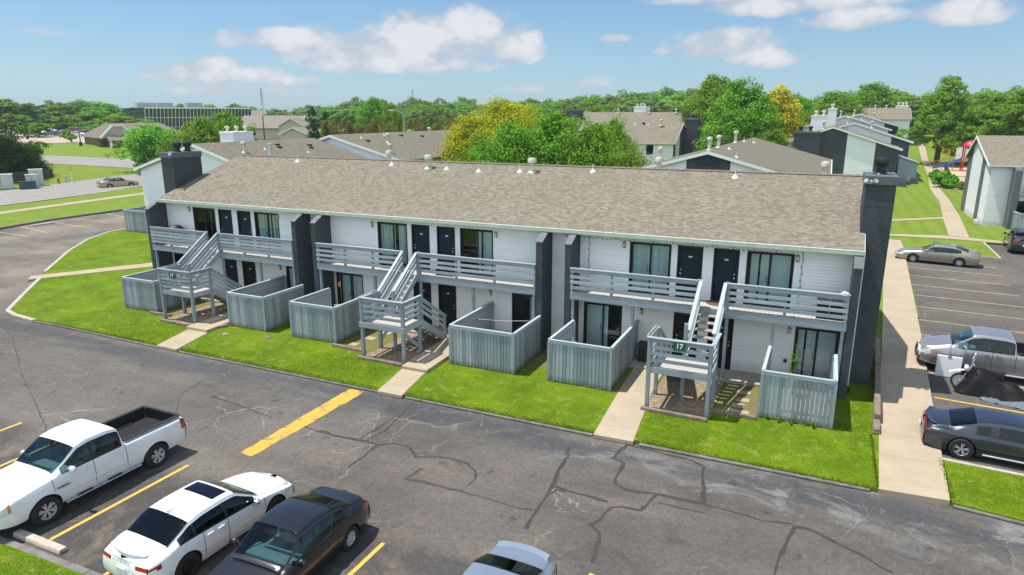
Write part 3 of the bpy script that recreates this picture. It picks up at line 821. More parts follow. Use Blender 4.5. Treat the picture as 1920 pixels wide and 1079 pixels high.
def patio_fence(x0, x1, yl, yr, label, loose=0.0, yf=-3.94):
    F = thing('privacy_fence', label, 'fence', ((x0 + x1) / 2, yf, 0), group='board fences round the ground floor patios')
    for p, q in (((x0, yf), (x1, yf)), ((x1, yf), (x1, yr)), ((x0, yl), (x0, yf))):
        m, mc = M(), M(); panel(m, mc, p, q, gap=.016 + loose, back=loose == 0 or p[1] != yf or q[1] != yf); a = m.build('board_panel', MT['fence'], F); mc.build('cap_rail', MT['rail'], F)
    m = M()
    for x, y in ((x0 + .05, yf + .06), (x1 - .05, yf + .06), (x0 + .06, yl - .05), (x1 - .06, yr - .05)): m.box(x - .045, x + .045, y - .045, y + .045, 0, 1.63)
    m.build('fence_posts', MT['post'], F)
    for x in (x0, x1): m = M().box(x - .05, x + .05, yf - .035, yf - .008, .02, 1.6); m.build('corner_board', MT['post'], F)


patio_fence(-33.15, -30.75, -1.25, -1.2, 'grey board patio fence at the far left end, beside the far left stair')
patio_fence(-25.62, -23.35, -.05, -1.2, 'grey board patio fence between the far left stair and the first pair of fin walls')
patio_fence(-21.72, -19.2, -1.2, -.6, 'grey board patio fence holding the white armchair')
patio_fence(-13.3, -10.45, -.05, -1.2, 'grey board patio fence with the clothes line strung across it')
patio_fence(-8.96, -6.5, -1.2, -.05, 'grey board patio fence holding the tilted pale lounge chair')
patio_fence(-1.26, .97, -1.2, -1.2, 'gappy grey board patio fence at the right end, round the tall plant', -.005)
# ------------------------------------------------------------------ land, lots, lawns, paths
def polar_land():
    m = M(); rs = [6, 14, 24, 36, 50, 65, 80, 95, 102, 110, 120, 132, 146, 165, 190, 220, 260, 320, 400, 520, 700, 1000, 1600, 2600, 5000]; n = 96
    P = []
    for r in rs:
        for i in range(n):
            a = 2 * math.pi * i / n; x, y = CAM.x + r * math.sin(a), CAM.y + r * math.cos(a)
            P.append((x, y, ground_h(x, y) - .16 + min(1, max(0, (r - 92) / 40)) * .05))
    fs = [tuple(range(n))]
    for k in range(len(rs) - 1):
        for i in range(n): fs.append((k * n + i, k * n + (i + 1) % n, (k + 1) * n + (i + 1) % n, (k + 1) * n + i))
    m.add(P, fs); o = m.build('ground', MT['field'], smooth=2); o['kind'] = 'structure'
polar_land()

drape([(-67.3, -45), (45, -45), (45, 44), (-60, 44), (-68.9, 44), (-68.8, 24), (-68.6, 14), (-67.4, 8.5)], -.12, 'parking_lot', MT['asphalt'])

KY = -7.42
lawn_main = [(2.19, -7.35), (-14, KY), (-26, KY), (-33.7, -7.25), (-35.4, -7.35), (-37.2, -7.2), (-38.4, -6.87), (-39.4, -6.0), (-41.8, -3.9), (-45.8, -.45), (-51.5, 4.8), (-54.9, 8.6), (-56.6, 11.5), (-57.4, 16), (-57.8, 30),
             (-58.5, 44), (-68.9, 44.01), (-75, 120), (60, 120), (60, 37.7), (12.0, 37.7), (11.9, 31.0), (5.95, 31.6), (5.65, 26.4), (4.75, 8.2), (4.29, .31), (3.88, -7.21), (3.0, -7.3)]
drape(lawn_main, 0.0, 'lawn', MT['lawn'], skirt=.2)
drape([(1.2, 11.8), (5.0, 11.8), (5.66, 26.4), (5.93, 31.5), (11.88, 30.95), (11.98, 37.65), (58, 37.65), (58, 119), (-73, 119), (-68, 46), (-57, 43), (-56.8, 15), (-36, 12.3)], .004, 'back_lawn', MT['lawn_back'])
drape([(3.93, -7.3), (5.6, -7.5), (45, -10.5), (45, -8), (6.0, -4.82), (4.05, -4.66)], 0.0, 'lawn_strip', MT['lawn'], skirt=.2)
drape([(-60, -18.95), (-17.3, -18.95), (-14.2, -18.85), (45, -18.85), (45, -44), (-60, -44)], 0.0, 'south_lawn', MT['lawn'], skirt=.2)
# west of the lot: verge, footpath, street, field
drape([(-67.35, -45), (-67.45, 8.5), (-68.65, 14), (-68.85, 24), (-68.9, 44), (-75, 120), (-85, 118), (-88, 60), (-85.2, 40), (-80.9, 17), (-79, 8), (-79, -45)], -.01, 'verge', MT['verge'], skirt=.2)
drape([(-79.0, -45), (-79, 8), (-80.9, 17), (-85.2, 40), (-88, 60), (-85, 118), (-88, 125), (-180, 200), (-320, 150), (-150, 10), (-110, -45)], -.015, 'verge', MT['lawn_back'])
walk_w = [(-76.2, -40), (-76.6, 8), (-77.8, 14.4), (-80.3, 32.8), (-81.5, 40), (-84, 60), (-84, 118)]
drape(strip(walk_w, 1.7, 0, 0), .02, 'footpath', MT['walk'])
street = [(-88, -40), (-89, 0), (-90.5, 20), (-94.5, 42), (-97, 60), (-97.5, 120), (-90, 170)]
drape(strip(street, 12.5, 0, 0), .03, 'street', MT['road'], step=6)
side = [land(-60, 312)[:2], land(60, 314)[:2], land(255, 320)[:2], (-99, 60), (-94, 62)]
drape(strip([(-175, 47), (-140, 54.5), (-116, 58.5), (-97, 60)], 12.5, 0, 0), .045, 'side_street', MT['road'], step=6)
drape(strip([(-340, 98), (-236, 92), (-200, 97), (-178, 108), (-140, 150)], 6.0, 0, 0), .05, 'driveway', plain('dark_drive', (.13, .13, .13), .9), step=8)
far = [land(-120, 262), land(190, 272), land(215, 258), land(330, 244), land(300, 236), (-120, 330, 0), (-420, 260, 0)]
drape([land(-60, 268)[:2], land(205, 270)[:2], land(200, 247)[:2], land(-60, 245)[:2]], .06, 'far_parking_lot', MT['far_lot'], step=14)
drape([land(-60, 247)[:2], land(230, 247)[:2], land(230, 242)[:2], land(-60, 242)[:2]], .09, 'far_parking_lot', plain('far_lot_back', (.3, .26, .23), .9), step=14)

# kerbs
m = M(); band(m, [(2.0, KY + .06), (-4.5, KY + .01)], .15, -.12, -.04); m.build('kerb', MT['kerb'], kind='structure', bevel=.04)
for pts in ([(-6.0, KY), (-13.2, KY)], [(-14.4, KY), (-25.0, KY)], [(-26.3, KY), (-33.7, -7.28), (-35.3, -7.36)]):
    m = M(); band(m, pts, .14, -.12, -.045); m.build('kerb', MT['kerb'], kind='structure', bevel=.03)
m = M(); band(m, [(-35.3, -7.36), (-37.2, -7.2), (-38.4, -6.87), (-39.4, -6.0), (-41.8, -3.9), (-44.4, -1.6)], .22, -.12, .03); band(m, [(-45.9, -.4), (-51.5, 4.8), (-54.9, 8.6), (-56.6, 11.5), (-57.4, 16), (-57.8, 30)], .22, -.12, .03)
m.build('kerb', MT['pale_kerb'], kind='structure', bevel=.03)
m = M(); band(m, [(-67.3, -45), (-67.4, 8.5), (-68.6, 14), (-68.8, 24), (-68.9, 44)], .3, -.12, .07); m.build('kerb', MT['kerb'], kind='structure')
m = M(); band(m, [(3.95, -7.3), (5.6, -7.52), (30, -9.4)], .14, -.12, -.04); m.build('kerb', MT['kerb'], kind='structure', bevel=.03)
m = M(); band(m, [(4.0, -4.68), (6, -4.82), (30, -7)], .15, -.12, .02); m.build('kerb', MT['pale_kerb'], kind='structure')
m = M(); band(m, [(-60, -18.88), (-17.3, -18.86), (-14.2, -18.76), (-2, -18.76)], .2, -.12, .0); m.build('kerb', MT['kerb'], kind='structure', bevel=.03)
m = M(); band(m, [(5.9, 31.6), (11.9, 31.0), (12.0, 37.7)], .16, -.12, .02); m.build('kerb', MT['pale_kerb'], kind='structure')
for off in (-6.4, 6.4):
    P = [Vector(p) for p in street]; Q = []
    for i, p in enumerate(P):
        d = (P[min(i + 1, len(P) - 1)] - P[max(i - 1, 0)]).normalized(); Q.append(p + Vector((-d.y, d.x)) * off)
    m = M(); band(m, Q[:-2], .3, -.1, .1); m.build('kerb', MT['pale_kerb'], kind='structure')

# footpaths
m = M(); m.slab([(2.19, -7.4), (3.88, -7.26), (4.29, .31), (4.75, 8.2), (5.65, 26.4), (5.95, 31.6), (6.0, 36), (4.6, 36), (4.2, 26), (3.2, 9), (2.5, -1.5)], -.12, .025); m.build('footpath', MT['walk'], kind='structure')
m = M(); m.slab([(-5.95, -7.56), (-4.66, -7.52), (-5.08, -3.0), (-5.1, -1.2), (-6.3, -1.2), (-6.24, -3)], -.1, .02); m.build('footpath', MT['walk'], kind='structure')
m = M(); m.slab([(-14.35, -7.58), (-13.28, -7.58), (-13.7, -5.3), (-14.78, -5.3)], -.1, .02); m.build('footpath', MT['walk'], kind='structure')
m = M(); m.slab([(-14.8, -5.3), (-13.62, -5.3), (-13.75, -1.2), (-15.0, -1.2)], 0, .14); m.build('footpath', MT['walk'], kind='structure')
m = M(); m.slab([(-26.3, -7.5), (-25.05, -7.5), (-25.7, -5.25), (-27.0, -5.25)], -.1, .02); m.build('footpath', MT['walk'], kind='structure')
m = M(); m.slab([(-27.1, -5.25), (-25.75, -5.25), (-26.0, -1.2), (-27.3, -1.2)], 0, .14); m.build('footpath', MT['walk'], kind='structure')
for a, b in ((-33.0, -23.9), (-22.3, -10.7), (-9.1, 1.15)):
    m = M(); m.slab([(a, -1.22), (b, -1.22), (b, .0), (a, .0)], 0, .1); m.build('patio', MT['pad'], kind='structure')
for a, b in ((-33.1, -30.8), (-25.6, -23.4), (-21.7, -19.25), (-13.25, -10.5), (-8.9, -6.55), (-1.2, .9)):
    m = M(); m.slab([(a, -3.85), (b, -3.85), (b, -1.22), (a, -1.22)], 0, .09); m.build('patio', MT['pad'], kind='structure')
m = M(); m.slab([(-45.3, -1.6), (-44.5, -2.3), (-40.9, 3.4), (-37.5, 8.3), (-38.3, 8.9), (-41.9, 4.3)], -.1, .02); m.build('footpath', MT['walk'], kind='structure')
# paths behind, past the lot
path_c = [(10.5, 38.9), (11.8, 52), (12.9, 62), (13.2, 75), (13.9, 90), (15.2, 105), (16.6, 130), (19, 160), (22, 200)]
pl = [(9.9, 40.2), (10.9, 52), (12.3, 66), (13.0, 82), (14.4, 98), (16.2, 126), (20, 175)]
pr = [(11.3, 39.6), (12.6, 54), (13.7, 70), (14.3, 86), (15.6, 100), (17.4, 127), (21.4, 174)]
drape(pl + pr[::-1], .03, 'footpath', MT['walk'], step=6)
drape([(4.6, 37.9), (9.7, 38.3), (13.3, 37.75), (13.3, 39.0), (9.8, 39.9), (4.6, 38.8)], .034, 'footpath', MT['walk'])
drape([(4.6, 46.0), (10.9, 51.0), (10.95, 52.2), (4.6, 47.2)], .036, 'footpath', MT['walk'])

# mulch beds and edging under the stairs
for x0, x1, y1 in ((-29.45, -27.1, -1.25), (-17.1, -14.98, -1.25), (-4.98, -2.75, -1.25)):
    m = M(); m.sheet([(x0, -4.85), (x1, -4.85), (x1, y1), (x0, y1)], .03); o = m.build('gravel_bed', MT['mulch'], kind='stuff')
    tag(o, kind='stuff')
# bare earth between stair and fences
for P in ([(-30.7, -4.2), (-29.5, -4.2), (-29.5, -1.25), (-30.7, -1.25)], [(-19.1, -4.3), (-17.15, -4.5), (-17.15, -1.25), (-19.1, -1.25)], [(-2.7, -4.2), (-1.3, -4.1), (-1.3, -1.25), (-2.7, -1.25)], [(-6.5, -4.0), (-6.2, -4.0), (-6.3, -1.25), (-6.5, -1.25)], [(-9.1, -3), (-10.3, -3), (-10.3, -.1), (-9.1, -.1)]):
    m = M(); m.sheet(P, .012); o = m.build('bare_soil', grass_mat('thin_grass', (.2, .16, .085), (.15, .17, .035), (.28, .21, .14), .7), kind='structure')
for pts, lab in (([(-29.4, -4.82), (-27.2, -4.9)], 'pale timber edge under the front of the far left stair'), ([(-17.2, -5.0), (-14.95, -5.05)], 'pale timber edge under the front of the middle stair'), ([(-5.05, -5.02), (-2.8, -5.08)], 'weathered timber edge under the front of the right stair'),
                 ([(-31.0, -4.15), (-29.6, -4.05)], 'timber edge between the far left fence and far left stair'), ([(-19.2, -4.2), (-17.3, -4.35)], 'timber edge between the armchair fence and the middle stair'), ([(-2.75, -4.15), (-1.32, -4.2)], 'timber edge between the right stair and the gappy fence'),
                 ([(-26.05, -5.0), (-25.65, -4.05)], 'short timber edge beside the left path and fence corner')):
    m = M(); band(m, pts, .15, 0, .12); o = m.build('timber_edging', MT['timber'], loc=(pts[0][0], pts[0][1], 0), bevel=.012); tag(o, lab, 'timber edging', 'timber edgings round the beds')
# stacked railway sleepers along the east footpath
y = -3.75; k = 0; zt = .18
for k, (a, b, h, lab) in enumerate(((-3.75, -2.9, .2, 'lowest short sleeper at the near end of the low wall by the path'), (-2.86, -.6, .34, 'brown sun bleached sleeper, second in the low wall by the path'), (-.57, 2.4, .36, 'dark sleeper in the low wall beside the right chimney'), (2.43, 6.2, .36, 'farthest dark sleeper in the low wall along the path'))):
    xa, xb = 2.2 + (a + 3.7) * .052, 2.2 + (b + 3.7) * .052
    m = M(); m.prism([(xa, a, 0), (xa + .2, a, 0), (xb + .2, b, 0), (xb, b, 0)], (0, 0, h * .5)); m.prism([(xa + .01, a + .02, h * .5 + .004), (xa + .21, a + .02, h * .5 + .004), (xb + .2, b - .03, h * .5 + .004), (xb, b - .03, h * .5 + .004)], (0, 0, h * .5))
    o = m.build('railway_sleeper', MT['timber'], loc=(xa, a, 0), bevel=.02); tag(o, lab, 'sleeper', 'sleepers of the low wall by the path')
# stepping stones
for i, (x, y, w, d, lab) in enumerate(((-1.95, -2.0, .5, .3, 'stepping stone nearest the doors, right of the right stair'), (-1.9, -2.75, .45, .32, 'second stepping stone right of the right stair'), (-2.0, -3.3, .42, .3, 'third stepping stone right of the right stair'), (-1.95, -3.85, .75, .3, 'pale long stone by the timber edge, right of the right stair'),
                                   (-18.4, -3.7, .45, .35, 'square stone on the bare soil left of the middle stair, nearest the lawn'), (-18.2, -2.7, .5, .4, 'square stone on the bare soil left of the middle stair, middle one'), (-18.0, -1.8, .5, .4, 'square stone on the bare soil left of the middle stair, nearest the doors'))):
    m = M().box(x - w / 2, x + w / 2, y - d / 2, y + d / 2, .0, .045); o = m.build('stepping_stone', MT['walk'], loc=(x, y, 0), bevel=.012); tag(o, lab, 'stone', 'stepping stones by the stairs')
for x, y, w, lab in ((-24.75, -5.1, .28, 'pale rock on the lawn by the left path'), (-22.6, -4.5, .36, 'flat brown rock on the lawn between the two left fences')):
    m = M(); r = random.Random(int(x * 7)); m.lathe((x, y, -.04), [(w * .4, 0), (w * .5, .05), (w * .4, .09), (w * .15, .12), (0, .13)], 9)
    m.v = [(a + r.uniform(-.03, .03), b + r.uniform(-.03, .03), c + r.uniform(-.03, .03)) for a, b, c in m.v]
    o = m.build('rock', MT['timber'] if 'brown' in lab else MT['walk'], loc=(x, y, 0)); tag(o, lab, 'rock', 'rocks on the front lawn')

# painted stall lines
def line(p, q, w, name='stall_line', mat='yellow', z=-.116):
    m = M(); band(m, [p, q], w, z - .002, z); o = m.build(name, MT[mat], kind='structure'); return o
for x, y0, y1 in ((-21.37, -18.6, -14.9), (-23.88, -18.6, -14.6), (-16.36, -18.27, -14.26), (-13.9, -18.72, -14.2), (-11.4, -18.7, -14.4), (-8.88, -18.7, -14.95), (-6.4, -18.7, -14.3), (-3.92, -18.7, -13.9)):
    line((x, y0), (x + .02, y1), .11)
y = .82
for k in range(11):
    yy = .82 + k * 2.745; x0 = 4.42 + k * .131 + .02
    line((x0, yy), (x0 + 5.35, yy - .52 * 1.0), .1, mat='yellow' if k < 3 else 'yellow_worn')
line((4.15, -1.9), (9.4, -2.4), .1)
for a, b in (((-67.3, 10.5), (-61.9, 9.5)), ((-67.3, 13.4), (-61.2, 12.7)), ((-67.6, 15.9), (-62.9, 15.75)), ((-68.2, 19.4), (-61.9, 18.2)), ((-66.9, 7.9), (-61.3, 7.6)), ((-66.9, 5.0), (-61.3, 4.9)), ((-68.2, 22.3), (-62, 21.3))):
    line(a, b, .13, mat='yellow_worn')
YS = mk('worn_yellow_strip'); _n = noise(YS[1], world_pos(YS[1]), 2.6, 7, .72, .6); _e = noise(YS[1], world_pos(YS[1]), 18, 4)
setc(YS[1], YS[2], mix(YS[1], ramp(YS[1], _n, [(.53, 0.0), (.6, 1.0)]), mix(YS[1], _e, (.47, .27, .04), (.58, .36, .06)), (.2, .15, .09)), .75, 0, .3)
_p = [(-15.28, -13.08)]
for i in range(1, 24): _p.append((-15.26 + random.uniform(-.02, .02), -13.08 + 5.5 * i / 23))
m = M(); band(m, _p, [.5 + .2 * i / 23 + random.uniform(-.05, .05) for i in range(24)], -.118, -.112); m.build('yellow_speed_strip', YS[0], kind='structure')

# sealed cracks in the tarmac
CK = [0]
def crack(pts, w):
    CK[0] += 1; zc = -.1172 + CK[0] * .0002
    P = [land(u, v, -.12) for u, v in pts]; Q = []
    for a, b in zip(P, P[1:]):
        n = max(2, int(math.dist(a[:2], b[:2]) / .25))
        for i in range(n):
            t = i / n; Q.append((a[0] + (b[0] - a[0]) * t + random.uniform(-.035, .035), a[1] + (b[1] - a[1]) * t + random.uniform(-.035, .035)))
    Q.append(P[-1][:2]); W = [w * .72 * random.uniform(.35, 1.35) for _ in Q]
    m = M()
    A = []
    for i, p in enumerate(Q):
        a, b = Vector(Q[max(i - 1, 0)]), Vector(Q[min(i + 1, len(Q) - 1)]); d = (b - a).normalized(); n = Vector((-d.y, d.x)); A.append((Vector(p) + n * W[i] / 2, Vector(p) - n * W[i] / 2))
    for (a, b), (c, d) in zip(A, A[1:]): m.poly([(a.x, a.y, zc), (b.x, b.y, zc), (d.x, d.y, zc), (c.x, c.y, zc)])
    m.build('crack_seal', MT['sealant'], kind='structure')
z8 = lambda L: [(600 + a / 2.667, 780 + b / 2.667) for a, b in L]
z3 = lambda L: [(1280 + a / 3, 780 + b / 3) for a, b in L]
for pts, w in ((z8([(0, 78), (90, 105), (200, 122), (290, 150), (380, 142), (440, 162), (480, 205), (560, 208), (650, 212), (740, 240), (785, 280), (775, 320), (735, 360)]), .14),
               (z8([(375, 0), (300, 58), (205, 118)]), .16), (z8([(290, 150), (215, 205), (140, 262)]), .13), (z8([(520, 262), (430, 318), (560, 345), (700, 380), (850, 420), (960, 458), (1060, 470)]), .12),
               (z8([(1245, 160), (1240, 200), (1190, 280), (1160, 350), (1115, 430), (1060, 510), (1030, 570)]), .2), (z8([(1160, 350), (1250, 378), (1340, 402), (1440, 432)]), .17), (z8([(1130, 400), (1180, 375), (1230, 382)]), .1),
               (z8([(1535, 148), (1495, 180), (1470, 215), (1525, 245), (1490, 290), (1470, 340), (1530, 370), (1680, 395), (1780, 418), (1910, 445)]), .17), (z8([(1680, 395), (1640, 450), (1600, 475), (1500, 455), (1450, 455), (1400, 520), (1360, 550), (1400, 600), (1380, 690), (1360, 740)]), .15),
               (z8([(1535, 148), (1620, 165), (1720, 195), (1850, 222), (1918, 255), (1915, 440)]), .15), (z8([(1690, 440), (1780, 455), (1920, 490)]), .1),
               (z3([(120, 500), (200, 525), (330, 560), (450, 600), (620, 618)]), .1), (z3([(0, 480), (110, 500)]), .12), (z3([(510, 895), (560, 770), (590, 680), (630, 630), (720, 645), (820, 700), (950, 755), (1050, 820), (1180, 890)]), .14),
               ([(400, 745), (450, 762), (510, 785)], .1), ([(300, 870), (340, 740), (380, 715)], .05), ([(560, 800), (600, 812), (680, 830), (720, 810), (770, 760)], .1), ([(380, 690), (430, 672), (480, 640)], .05), ([(0, 600), (25, 640), (40, 700), (85, 800), (90, 860)], .05)):
    crack(pts, w)

m = M(); m.prism([(-17.32, -18.6, -.12), (-17.32, -18.34, -.12), (-17.32, -18.38, .0), (-17.32, -18.56, .0)], (1.78, .02, 0)); o = m.build('wheel_stop', plain('concrete_stop', (.42, .36, .29), .9, var=.2, scale=8), loc=(-16.4, -18.47, -.12), bevel=.03); tag(o, 'concrete wheel stop in front of the white pickup truck', 'wheel stop')
m = M(); m.prism([(-66.6, 10.9, -.12), (-66.3, 10.9, -.12), (-66.32, 10.9, .02), (-66.58, 10.9, .02)], (-.1, 2.1, 0)); o = m.build('wheel_stop', MT['pale_kerb'], loc=(-66.5, 12, -.12)); tag(o, 'pale wheel stop at the far left kerb', 'wheel stop')

# grass blades
def blades(name, spots, size, mat):
    n = len(spots); a = rng.uniform(0, 2 * math.pi, n); h = size * rng.uniform(.5, 1.25, n); w = h * .16; P = np.array(spots)
    lean = rng.normal(0, .35, (n, 2)) * h[:, None]
    dx, dy = np.cos(a) * w, np.sin(a) * w
    V = np.zeros((n, 3, 3)); V[:, 0] = P; V[:, 1] = P; V[:, 2] = P
    V[:, 0, 0] -= dx; V[:, 0, 1] -= dy; V[:, 1, 0] += dx; V[:, 1, 1] += dy
    V[:, 2, :2] += lean; V[:, 2, 2] += h
    me = bpy.data.meshes.new(name); me.from_pydata(V.reshape(-1, 3).tolist(), [], np.arange(3 * n).reshape(-1, 3).tolist())
    o = bpy.data.objects.new(name, me); COL.objects.link(o); me.materials.append(mat); o['kind'] = 'stuff'; return o
def scatter(x0, x1, y0, y1, n, z=0.0, avoid=()):
    xs = rng.uniform(x0, x1, n); ys = rng.uniform(y0, y1, n); ok = np.ones(n, bool)
    for a, b, c, d in avoid: ok &= ~((xs > a) & (xs < b) & (ys > c) & (ys < d))
    return np.stack([xs[ok], ys[ok], np.full(ok.sum(), z)], 1)
av = [(-30.9, -25.55, -9, 0), (-33.3, -30.7, -4.0, 0), (-25.9, -23.2, -4.0, 0), (-21.9, -19.1, -4.0, 0), (-19.3, -13.2, -5.1, 0), (-14.8, -13.2, -9, 0), (-13.4, -10.3, -4.0, 0), (-9.1, -6.4, -4.0, 0), (-6.5, -2.6, -5.1, 0), (-6.3, -4.6, -9, 0), (-2.8, 1.1, -4.2, 0)]
blade_m = leaf_mat('grass_blade', (.1, .18, .008), (.23, .31, .02), .1, .4)
blades('grass', np.concatenate([scatter(-34, 2.1, -7.36, -.1, 42000, 0, av), scatter(-30.8, -26.5, -7.3, -4.9, 4500), scatter(-19.2, -14.9, -7.3, -5.1, 4500), scatter(-4.7, -2.6, -7.3, -5.1, 3000), scatter(1.5, 2.2, -6, 3, 3000), scatter(3.98, 10, -7.4, -4.85, 6500), scatter(-22, -13.5, -21, -18.95, 9000)]), .045, blade_m)
blades('grass', np.concatenate([scatter(-34, 2.1, -7.42, -7.28, 3500, 0, [(-26.4, -25, -9, 0), (-14.5, -13.2, -9, 0), (-6, -4.6, -9, 0)]), scatter(2.12, 2.2, -7.3, -3.8, 500), scatter(3.9, 4.02, -7.2, -4.7, 300), scatter(-33, 1, -3.99, -3.95, 700, 0, [(-30.7, -25.7, -9, 0), (-23.3, -21.8, -9, 0), (-19.1, -13.4, -9, 0), (-10.4, -9, -9, 0), (-6.4, -1.3, -9, 0)])]), .075, blade_m)
# ------------------------------------------------------------------ vehicles
def smooth_fn(pts, s):
    xs = np.array([p[0] for p in pts]); zs = np.array([p[1] for p in pts])
    g = np.linspace(xs[0] - .3, xs[-1] + .3, 1400); y = np.interp(g, xs, zs); st = g[1] - g[0]
    k = max(1, int(s / st)); ker = np.hanning(2 * k + 3); ker /= ker.sum()
    yy = np.convolve(np.pad(y, k + 1, mode='edge'), ker, 'valid')
    return lambda x: np.interp(x, g, yy)


def make_car(name, label, loc, heading, spec, group=None, lod=1.0):
    """loc: centre on the ground; heading: degrees, direction of the nose from +x"""
    car = thing(name, label, spec.get('cat', 'car'), loc, R(heading), group)
    L, W = spec['L'], spec['W']; wx = spec['wheels']; wr = spec['wr']; sill = spec.get('sill', .2); pick = spec.get('bed')
    top = smooth_fn(spec['top'], spec.get('soft', .09)); belt = smooth_fn(spec['belt'], .12)
    hx = L / 2; nose, tail = spec.get('nose', .62), spec.get('tail', .5)
    def half(x):
        x = np.asarray(x, float); f = np.clip((x - (hx - nose)) / nose, 0, 1); r = np.clip((-x - (hx - tail)) / tail, 0, 1)
        return W / 2 * (1 - spec.get('nin', .17) * f ** 2.2 - spec.get('tin', .13) * r ** 2.2)
    arch = wr * 1.17
    def zb(x):
        z = np.full_like(x, sill)
        z += .1 * np.clip((np.abs(x) - hx + .45) / .45, 0, 1) ** 1.5
        for c in wx:
            d = arch ** 2 - (x - c) ** 2; z = np.where(d > 0, np.maximum(z, wr + np.sqrt(np.maximum(d, 0))), z)
        return z
    seams = spec.get('seams', [])
    xs = list(np.linspace(-hx, hx, int(80 * lod))) + [hx - .02, hx - .06, -hx + .02, -hx + .06]
    for c in wx: xs += list(c + arch * np.sin(np.linspace(-math.pi / 2, math.pi / 2, int(22 * lod)))) + [c - arch - .004, c + arch + .004]
    for s in seams: xs += [s - .009, s + .009]
    for a, b in spec['win']: xs += [a, b]
    for k in ('ws', 'rw', 'sunroof', 'bed'):
        if spec.get(k): xs += list(spec[k])
    xs = np.array(sorted(set(round(float(x), 4) for x in xs)))
    keep = np.concatenate([[True], np.diff(xs) > .003]); xs = xs[keep]
    NL, NU, NR = 12, 9, 9
    tp, bl, zz, hw = top(xs), belt(xs), zb(xs), half(xs)
    bl = np.minimum(bl, tp - .035); tum = spec.get('tumble', .34); crown = spec.get('crown', .05)
    rows = []
    for t in np.linspace(0, 1, NL):
        z = zz + (bl - zz) * t; s = np.clip((z - sill) / (bl - sill + 1e-6), 0, 1)
        prof = np.interp(s, [0, .12, .45, .62, .85, 1], [.93, .965, 1.0, .998, .985, .955])
        fl = sum(spec.get('flare', .02) * np.exp(-((xs - c) / (arch * 1.05)) ** 4) * np.clip((s) * 1.4, 0, 1) * np.clip(1.6 - 1.6 * s, 0, 1) for c in wx)
        rows.append((hw * prof + fl, z))
    h = np.maximum(tp - crown - bl, .0); wb = hw * .955
    yr = wb - .035 - tum * h - np.clip(.09 * (1 - h / .25), 0, None); ztop = np.maximum(tp - crown - .03, bl + .005)
    for t in np.linspace(0, 1, NU + 1)[1:]:
        rows.append((wb + (yr - wb) * t + .018 * np.sin(math.pi * t) * np.clip(h / .3, 0, 1), bl + (ztop - bl) * t))
    for t in np.linspace(0, 1, NR + 1)[1:]:
        a = t * math.pi / 2; rows.append((yr * np.cos(a) ** .9 if t < 1 else yr * 0, ztop + (tp - ztop) * np.sin(a) ** .55))
    nr = len(rows); nx = len(xs)
    P = np.zeros((nr, nx, 3))
    for j, (y, z) in enumerate(rows): P[j, :, 0] = xs; P[j, :, 1] = y; P[j, :, 2] = z
    parts = {}
    def put(key, quads):
        parts.setdefault(key, M()).add(quads, [tuple(range(len(quads)))])
    inr = lambda x, rg: rg and min(rg) < x < max(rg)
    hl, tl = spec['hl'], spec['tl']
    for j in range(nr - 1):
        for i in range(nx - 1):
            q = [P[j, i], P[j, i + 1], P[j + 1, i + 1], P[j + 1, i]]; xc = (xs[i] + xs[i + 1]) / 2; zc = sum(p[2] for p in q) / 4; yc = sum(p[1] for p in q) / 4; hc = (h[i] + h[i + 1]) / 2
            key = 'body'
            if j < NL - 1:
                if any(abs(xc - s) < .0095 for s in seams) and 2 <= j: key = 'panel_gap'
                if xc > hx - hl[0] and hl[1] < zc < hl[2]: key = 'headlight'
                if spec.get('amber') and inr(xc, spec['amber']) and hl[1] < zc < hl[2]: key = 'turn_light'
                if xc < -hx + tl[0] and tl[1] < zc < tl[2]: key = 'tail_light'
                if spec.get('dark_sill') and j < 1: key = 'bumper_trim'
            elif j < NL - 1 + NU:
                k = j - (NL - 1)
                if hc > .14 and any(a < xc < b for a, b in spec['win']) and 1 <= k <= NU - 2: key = 'window'
                elif hc > .1 and spec['win'][0][0] - .05 < xc < spec['win'][-1][1] + .03 and (k == 0 or k == NU - 2 or 1 <= k <= NU - 2) and spec.get('seal', True): key = 'window_seal' if k < NU - 1 and not (k > 0 and not any(a < xc < b for a, b in spec['win']) and not spec.get('dark_pillar', True)) else 'body'
                if any(abs(xc - s) < .0095 for s in seams) and k < 1: key = 'panel_gap'
            else:
                k = j - (NL - 1 + NU)
                if inr(xc, spec['ws']) and k >= 1: key = 'windscreen'
                elif inr(xc, spec['rw']) and k >= (1 if not pick else 2): key = 'rear_window'
                elif inr(xc, spec.get('sunroof')) and k >= 4: key = 'sunroof'
                elif pick and inr(xc, pick) and k >= 2: continue
                elif spec.get('scoop') and inr(xc, spec['scoop']) and k >= 5: key = 'bumper_trim'
            put(key, q); put(key, [(p[0], -p[1], p[2]) for p in q[::-1]])
